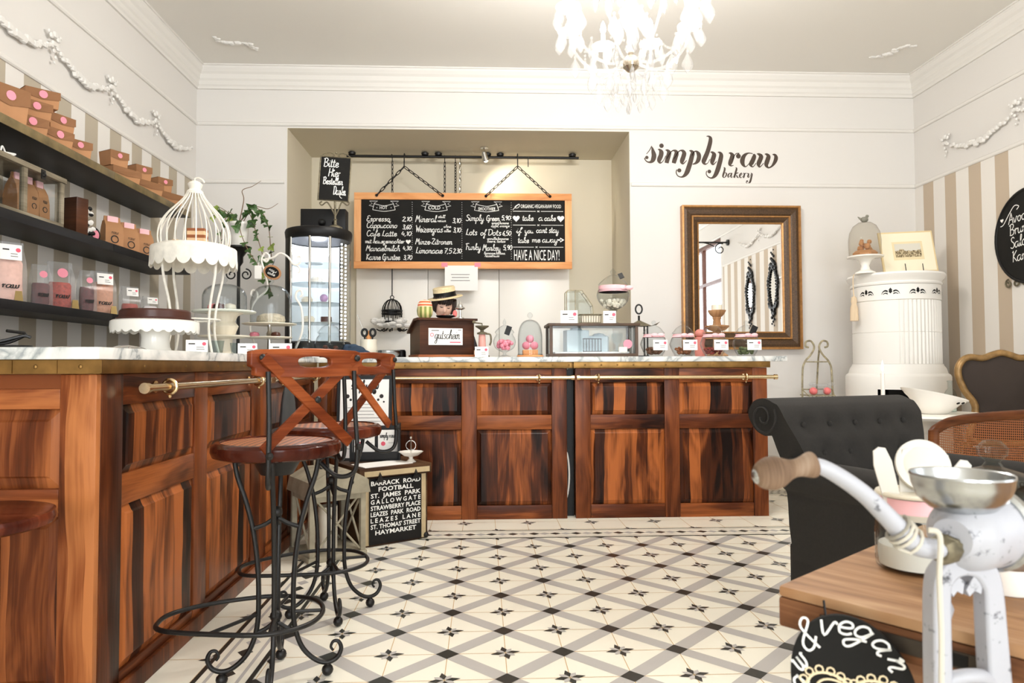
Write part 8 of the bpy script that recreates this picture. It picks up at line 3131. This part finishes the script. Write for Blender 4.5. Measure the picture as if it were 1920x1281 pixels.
# ================================================================ rustic table in the foreground
TZ2 = 0.75
A = atz(1459, 1097, TZ2)
B_ = atz(1740, 1167, TZ2)
d = Vector((B_.x - A.x, B_.y - A.y, 0)).normalized()
rz = math.atan2(d.y, d.x)
t = thing('rustic_table', 'worn pale wooden table with an iron fitting on its edge in the foreground', 'table', (A.x, A.y, 0), rz)
M = WM[t.name]
M_TAB = wood('worn_table_wood', 'X', 'Y', lin(104, 72, 48), lin(164, 122, 86), lin(200, 164, 126), .16, .5, scale=2.0, plankw=.35)
M_TABE = wood('worn_table_edge', 'X', 'Z', lin(78, 48, 30), lin(126, 84, 56), lin(166, 122, 88), .3, .55, scale=2.0, plankw=.3)
TL_, TWD = .85, .62
MB(M).box(0, TL_, 0.0, TWD, TZ2 - .012, TZ2, .004).build('tabletop', M_TAB, t, world=True)
mb = MB(M)
mb.box(0.0, TL_, .0, TWD, TZ2 - .043, TZ2 - .0121, .003)
mb.build('table_edge', M_TABE, t, world=True)
mb = MB(M)
mb.box(.045, .19, -.0015, .004, TZ2 - .034, TZ2 - .019)
mb.build('iron_fitting', mat('dark_iron_strap', lin(70, 62, 54), .5, .6, noise=.3, nscale=30), t, world=True)
mb = MB(M)
mb.box(.16, .176, -.002, -.0012, TZ2 - .032, TZ2 - .021)
mb.build('fitting_slot', M_BLACK, t, world=True, smooth=False)
MB(M).box(.06, TL_ - .06, .05, .075, TZ2 - .13, TZ2 - .0435).build('apron', M_TABE, t, world=True)
for x in (.06, TL_ - .06):
    for y in (.07, TWD - .07):
        MB(M).box(x - .028, x + .028, y - .028, y + .028, 0, TZ2 - .0435, .004).build('leg', M_TABE, t, world=True)

# cast grinder clamped to the table edge
YG2 = .572
O = at(1805, 1000, YG2)
kk = (YG2 * .999 + O.x * .042) / 1300
t = thing('hand_grinder', 'white chipped cast iron hand grinder with tin hopper clamped to the table edge', 'grinder', (O.x, YG2, O.z))
M_CAST = NT('chipped_white_cast')
_tc = M_CAST.n('ShaderNodeTexCoord')
_nz = M_CAST.n('ShaderNodeTexNoise', i_Scale=60.0, i_Detail=8.0, i_Roughness=.7)
M_CAST.l(_tc.outputs['Object'], _nz.inputs['Vector'])
M_CAST.l(M_CAST.ramp(_nz.outputs[0], [(0.29, lin(44, 44, 48)), (0.365, lin(120, 121, 128)), (0.41, lin(176, 177, 184))]), M_CAST.b.inputs['Base Color'])
M_CAST.set(Roughness=.38)
M_CAST = M_CAST.m
g = lambda x, y, dep=0.0: Vector(((x - 1805) * kk, dep, (1000 - y) * kk))
# body: drum with axis leaning to the right rear
ax = Vector((.86, .5, .02)).normalized()
MD = ax.to_track_quat('Z', 'Y').to_matrix().to_4x4()
bc = g(1818, 1000)
mb = MB(Matrix.Translation(bc) @ MD)
mb.lathe([(0, -.030), (.016, -.030), (.018, -.026), (.021, -.022), (.024, -.020), (.029, -.012), (.031, 0), (.0315, .018), (.0325, .02), (.0325, .026), (0, .026)], 40)
mb.M = Matrix.Translation(g(1805, 945))
mb.lathe([(.026, -.024), (.021, -.012), (.018, -.002), (.0185, .006), (.012, .008), (0, .008)], 32)
mb.build('drum', M_CAST, t)
mb = MB(Matrix.Translation(bc) @ MD)
mb.lathe([(0, .0262), (.034, .0262), (.037, .029), (.037, .036), (.030, .040), (0, .042)], 40)
mb.build('front_plate', M_STEEL, t)
# hopper bowl
mb = MB(Matrix.Translation(g(1805, 893)))
rb = 86 * kk
zb = (893 - 962) * kk
mb.open_lathe([(0, zb), (rb * .42, zb), (rb * .62, zb * .88), (rb * .86, zb * .6), (rb * .96, zb * .25), (rb * .985, -.001), (rb * 1.0, .0), (rb * .99, .0018), (rb * .965, .001), (rb * .93, zb * .25), (rb * .83, zb * .56), (rb * .6, zb * .8), (rb * .3, zb * .9), (0, zb * .9)], 56)
mb.build('hopper', M_STEEL, t)
# arch legs
mb = MB()
outer = [(1733, 1300), (1734, 1180), (1738, 1090), (1752, 1058), (1775, 1038), (1806, 1030), (1836, 1040), (1858, 1062), (1868, 1100), (1874, 1180), (1882, 1300)]
inner = [(1768, 1300), (1768, 1180), (1769, 1110), (1772, 1092), (1785, 1078), (1804, 1074), (1820, 1080), (1830, 1096), (1833, 1112), (1834, 1180), (1838, 1300)]
co, ci = cr([Vector((x, y)) for x, y in outer], 4), cr([Vector((x, y)) for x, y in inner], 4)
n = len(co)
vs = []
for dep in (-.009, .009):
    vs += [g(p.x, p.y, dep) for p in co] + [g(p.x, p.y, dep) for p in ci]
fs = []
for i in range(n - 1):
    fs += [(i, n + i, n + i + 1, i + 1), (2 * n + i, 2 * n + i + 1, 3 * n + i + 1, 3 * n + i), (i, i + 1, 2 * n + i + 1, 2 * n + i), (n + i, 3 * n + i, 3 * n + i + 1, n + i + 1)]
fs += [(0, 2 * n, 3 * n, n), (n - 1, 2 * n - 1, 4 * n - 1, 3 * n - 1)]
mb.add(vs, fs)
mb.build('arch_leg', M_CAST, t, bevel=.0025)
mb = MB()
for sx0, sx1 in ((1769, 1797), (1800, 1832)):
    mb.prism([(g(sx0, 1100).x, g(0, 1100).z), (g(sx0 + 6, 1112).x, g(0, 1112).z), (g((sx0 + sx1) / 2, 1102).x, g(0, 1102).z), (g(sx1 - 4, 1108).x, g(0, 1108).z), (g(sx1, 1092).x, g(0, 1085).z), (g((sx0 + sx1) / 2, 1074).x, g(0, 1074).z)], .012, plane((0, .006, 0), (1, 0, 0), (0, 0, 1)))
mb.build('web', M_CAST, t, smooth=False)
for x, y in ((1790, 1150), (1884, 1172)):
    mb = MB()
    mb.tube([g(x - 22, y + 10, .004), g(x, y, .016), g(x + 8, y - 5, .022)], [.006, .0075, .006], 12)
    mb.build('clamp_nub', M_CAST, t)
mb = MB()
mb.tube(cr([g(1742, 1285), g(1775, 1262, -.004), g(1806, 1255, -.006), g(1838, 1262, -.004), g(1872, 1285)], 5), .006, 10)
mb.build('cross_brace', M_CAST, t)
# clamp screw running up under the table top
mb = MB()
mb.tube([g(1806, 1330, .01), g(1806, 1265, .01)], .006, 12)
mb.tube([g(1780, 1335, .01), g(1832, 1335, .01)], .004, 8)
mb.build('clamp_screw', M_RUST, t)
# crank
mb = MB()
hb = g(1760, 1020, -.012)
mb.tube([bc - ax * .029, hb - ax * .004], [.009, .012], 14)
mb.M = Matrix.Translation(hb) @ MD
mb.lathe([(0, -.016), (.008, -.016), (.0115, -.012), (.0125, -.002), (.010, .006), (0, .006)], 8, wob=lambda a, i: 1 + .06 * math.sin(3 * a))
mb.M = I4
mb.build('crank_hub', M_RUST, t)
mb = MB()
P = cr([g(1750, 1018, -.014), g(1712, 1016, -.018), g(1680, 1004, -.02), (g(1640, 962, -.02)), g(1600, 922, -.02), g(1560, 892, -.02), g(1522, 870, -.02), g(1498, 864, -.02)], 6)
mb.tube(P, [.009, .011, .011, .010, .0092, .009, .0085, .0078], 16, flat=.75)
mb.build('crank_arm', M_CAST, t)
a_, b_ = g(1506, 863, -.02), g(1399, 884, -.02)
ax2 = (b_ - a_)
LH = ax2.length
MH = Matrix.Translation(a_) @ ax2.to_track_quat('Z', 'Y').to_matrix().to_4x4()
mb = MB(MH)
C = cr([Vector(p) for p in ((0, -.001), (.009, 0), (.0105, .004), (.0085, .010), (.0072, .016), (.0085, .022), (.0125, .030), (.0135, .037), (.0115, .044), (.007, LH), (0, LH + .0005))], 3)
mb.lathe([(max(0, p.x), p.y) for p in C], 24)
mb.build('handle_grip', wood('weathered_grip', 'Z', 'X', lin(62, 44, 32), lin(128, 104, 84), lin(172, 154, 136), .2, .7, scale=3, plankw=.2), t)
mb = MB(MH)
mb.ball((0, 0, LH), .0062, 12, (1, 1, .5))
mb.build('grip_rivet', M_STEEL, t)
# string wound on the crank, its end hanging down
mb = MB()
for j in range(5):
    u = .30 + j * .02
    p = P[int(u * (len(P) - 1))]
    q = P[int(u * (len(P) - 1)) + 1]
    T = (q - p).normalized()
    e1 = T.orthogonal().normalized()
    e2 = T.cross(e1)
    mb.tube([p + (e1 * math.cos(R(30 * s)) + e2 * math.sin(R(30 * s))) * .0112 + T * .0006 * s for s in range(12)], .0014, 6, closed=True)
mb.tube(cr([g(1690, 975, -.034), g(1708, 985, -.036), g(1708, 1060, -.034), g(1712, 1160, -.032), g(1710, 1240, -.032), g(1712, 1330, -.03)], 6), .0022, 8)
mb.build('string', mat('cream_string', lin(200, 194, 180), .9), t)

# clip top jar with pink ribbon
c = atz(1738, 1078, TZ2)
c = Vector((c.x, c.y + .02, TZ2 + .0006))
kj = (c.y * .999 + c.x * .042) / 1300
t = thing('ribbon_jar', 'ribbed glass jar with a pink ribbon and open lid on the foreground table', 'jar', c, R(-10))
zz = lambda y: at(1738, y, c.y).z - c.z
RJ = 66 * kj
hj = zz(922)
rib = lambda a, i: 1 + (.012 * math.sin(28 * a) if 2 < i < 9 else 0)
prof = [(0, .002), (RJ * .92, .001), (RJ, .004), (RJ, hj * .12), (RJ, hj * .3), (RJ, hj * .5), (RJ * .98, hj * .66), (RJ * .88, hj * .74), (RJ * .84, hj * .78), (RJ * .84, hj * .95), (RJ * .92, hj * .97), (RJ * .92, hj)]
mb = MB()
mb.open_lathe(prof, 84, wob=rib)
mb.open_lathe([(max(0, r - .002), z + .002) for r, z in prof[:-1]], 48)
mb.build('jar_body', M_GLASS, t)
mb = MB()
mb.lathe([(RJ * .86, hj * .955), (RJ * .98, hj * .96), (RJ * 1.0, hj * .985), (RJ * .97, hj * 1.01), (RJ * .86, hj * 1.012), (RJ * .84, hj * .985)], 48)
mb.build('rim', M_CREAM, t)
mb = MB()
mb.open_lathe([(RJ * .9, hj * .755), (RJ * .875, hj * .78), (RJ * .875, hj * .94)], 48)
mb.build('ribbon', M_PINKRIB, t)
mb = MB()
for j in range(3):
    mb.tube([(RJ * .93 * math.cos(R(10 * s)), RJ * .93 * math.sin(R(10 * s)), hj * (.70 + .022 * j)) for s in range(36)], .0016, 6, closed=True)
mb.build('twine', bpy.data.materials['cream_string'], t)
lidM = Matrix.Translation((.012, .005, hj + .0295)) @ Matrix.Rotation(R(72), 4, 'X') @ Matrix.Rotation(R(10), 4, 'Z')
mb = MB(lidM)
mb.lathe([(0, -.004), (.026, -.004), (.030, -.001), (.030, .003), (.026, .004), (.022, .0035), (.018, .006), (0, .008)], 40)
mb.build('open_lid', mat('lid_white', lin(216, 212, 202), .3), t)
for j, (x, y, ang, h_) in enumerate(((-.026, .0, 14, .055), (-.005, .012, -2, .05), (.02, .012, -16, .048), (.03, .005, -28, .045))):
    M2 = Matrix.Translation((c.x + x * .8, c.y + y - .004, c.z + hj * .55)) @ Matrix.Rotation(R(-ang), 4, 'Y') @ plane((0, 0, 0), (1, 0, 0), (0, 0, 1))
    mb = MB(M2)
    w_ = .009
    hh = h_ + hj * .45
    mb.prism([(-w_, 0), (w_, 0), (w_ * 1.2, hh * .8), (w_ * .8, hh * .97), (0, hh), (-w_ * .8, hh * .97), (-w_ * 1.2, hh * .8)], .0016)
    tag(mb.build('wooden_stick', mat('white_stick', lin(216, 212, 204), .7) if j == 0 else bpy.data.materials['white_stick'], smooth=False), ['flat white stick at the left in the ribboned foreground jar', 'flat white stick behind the open lid of the ribboned jar', 'flat white stick right of the open lid in the ribboned jar', 'flat white stick leaning far right in the ribboned jar'][j], 'stick', 'flat white sticks in the ribboned jar')
mb = MB(Matrix.Translation(c))
mb.lathe([(0, .0052), (RJ * .91, .0052), (RJ * .94, hj * .22), (RJ * .92, hj * .32), (0, hj * .34)], 36)
o = mb.build('sugar', mat('white_sugar', lin(244, 238, 226), .9))
tag(o, 'white sugar filling the ribboned foreground jar', 'sugar')
o['kind'] = 'stuff'
# second jar with glass knob lid, cut by the right edge
c = atz(1897, 1095, TZ2)
c = Vector((c.x + .02, c.y + .05, TZ2 + .0006))
t = thing('knob_jar', 'glass jar with a glass knob lid at the right edge of the foreground table', 'jar', c)
zz = lambda y: at(1900, y, c.y).z - c.z
hj = zz(905)
RJ = .044
mb = MB()
prof = [(0, .002), (RJ * .95, .001), (RJ, .005), (RJ, hj * .75), (RJ * .9, hj * .9), (RJ * .82, hj * .93), (RJ * .82, hj)]
mb.open_lathe(prof, 60, wob=lambda a, i: 1 + .01 * math.sin(20 * a))
mb.open_lathe([(max(0, r - .002), z + .002) for r, z in prof[:-1]], 48)
mb.build('jar_body', M_GLASS, t)
mb = MB()
mb.lathe([(0, hj + .0005), (RJ * .95, hj + .0005), (RJ * 1.0, hj + .004), (RJ * .7, hj + .012), (RJ * .25, hj + .018), (RJ * .16, hj + .024), (RJ * .34, hj + .032), (RJ * .36, hj + .04), (RJ * .2, hj + .048), (0, hj + .05)], 32)
mb.build('knob_lid', M_GLASS2, t)
mb = MB()
mb.lathe([(0, .004), (RJ * .92, .004), (RJ * .93, hj * .4), (RJ * .9, hj * .55), (0, hj * .6)], 36, wob=lambda a, i: 1 + .02 * math.sin(9 * a + i))
mb.build('contents', mat('pale_honey_sweets', lin(232, 206, 150), .5, noise=.2, nscale=60), t)
# little white enamel tin in front of it
c = atz(1893, 1112, TZ2)
c = Vector((c.x + .002, c.y + .004, TZ2 + .0006))
t = thing('white_tin', 'small white tin behind the grinder at the right edge of the table', 'tin', c)
MB().lathe([(0, 0), (.021, 0), (.022, .002), (.022, .026), (0, .026)], 32).build('tin_body', M_WHITE, t)
MB().lathe([(0, .0262), (.023, .0262), (.0235, .028), (.0235, .034), (.021, .036), (0, .036)], 32).build('tin_lid', M_STEEL, t)

# oval chalk sign hanging from the table edge
sc0 = at(1600, 1292, .655)
ks = (.655 + sc0.x * .042) / 1300
t = thing('hanging_oval_sign', 'black oval chalk sign with a cream lace heart hanging below the table edge', 'sign', sc0, R(-28))
M = WM[t.name] @ plane((0, 0, 0), (1, 0, 0), (0, 0, 1))
N = 56


def egg(a, s=1.0):
    x, y = 98 * ks * s * math.cos(a) * 1.06, 136 * ks * s * math.sin(a)
    return rot2(x, y, R(16))


mb = MB(M)
mb.prism([egg(2 * math.pi * j / N) for j in range(N)], .005)
mb.build('slate', M_SLATE, t, world=True)
mb = MB()
for s, ang, hgt in (('r', 188, .024), ('a', 170, .024), ('w', 151, .024), ('&', 126, .034), ('v', 100, .028), ('e', 80, .026), ('g', 61, .028), ('a', 41, .026), ('n', 22, .026)):
    p = egg(R(ang), .85)
    scribe(mb, s, M @ Matrix.Translation((p[0], p[1], .0052)) @ Matrix.Rotation(R(ang - 105), 4, 'Z') @ Matrix.Translation((-hgt * .2, -hgt * .2, 0)), hgt, .0022, width=hgt * .52)
mb.build('chalk_writing', M_CHALK, t, world=True, smooth=False)
mb = MB()
hp = []
for j in range(60):
    a = 2 * math.pi * j / 60
    hp.append(Vector((.038 * math.sin(a) ** 3, .032 * math.cos(a) - .012 * math.cos(2 * a) - .005 * math.cos(3 * a), 0)))
M_LACE = mat('cream_lace', lin(232, 214, 178), .9)
off = Matrix.Translation((-.002, -.014, .0062))
mb.tube([M @ off @ p for p in hp], .0013, 6, closed=True)
mb.tube([M @ off @ (p * .8) for p in hp], .0011, 6, closed=True)
for j in range(0, 60, 2):
    q = M @ off @ (hp[j] * 1.1)
    mb.tube([q + (M.to_3x3() @ Vector((.0035 * math.cos(R(45 * s)), .0035 * math.sin(R(45 * s)), 0))) for s in range(8)], .0009, 5, closed=True)
mb.poly([M @ off @ (p * .45) for p in reversed(hp)])
mb.build('lace_heart', M_LACE, t, world=True)
mb = MB()
e0 = M @ Vector((egg(R(95), .95)[0], egg(R(95), .95)[1], .003))
mb.tube([e0, e0 + Vector((.004, .012, .014))], .0012, 5)
mb.build('cord', M_IRON, t, world=True)
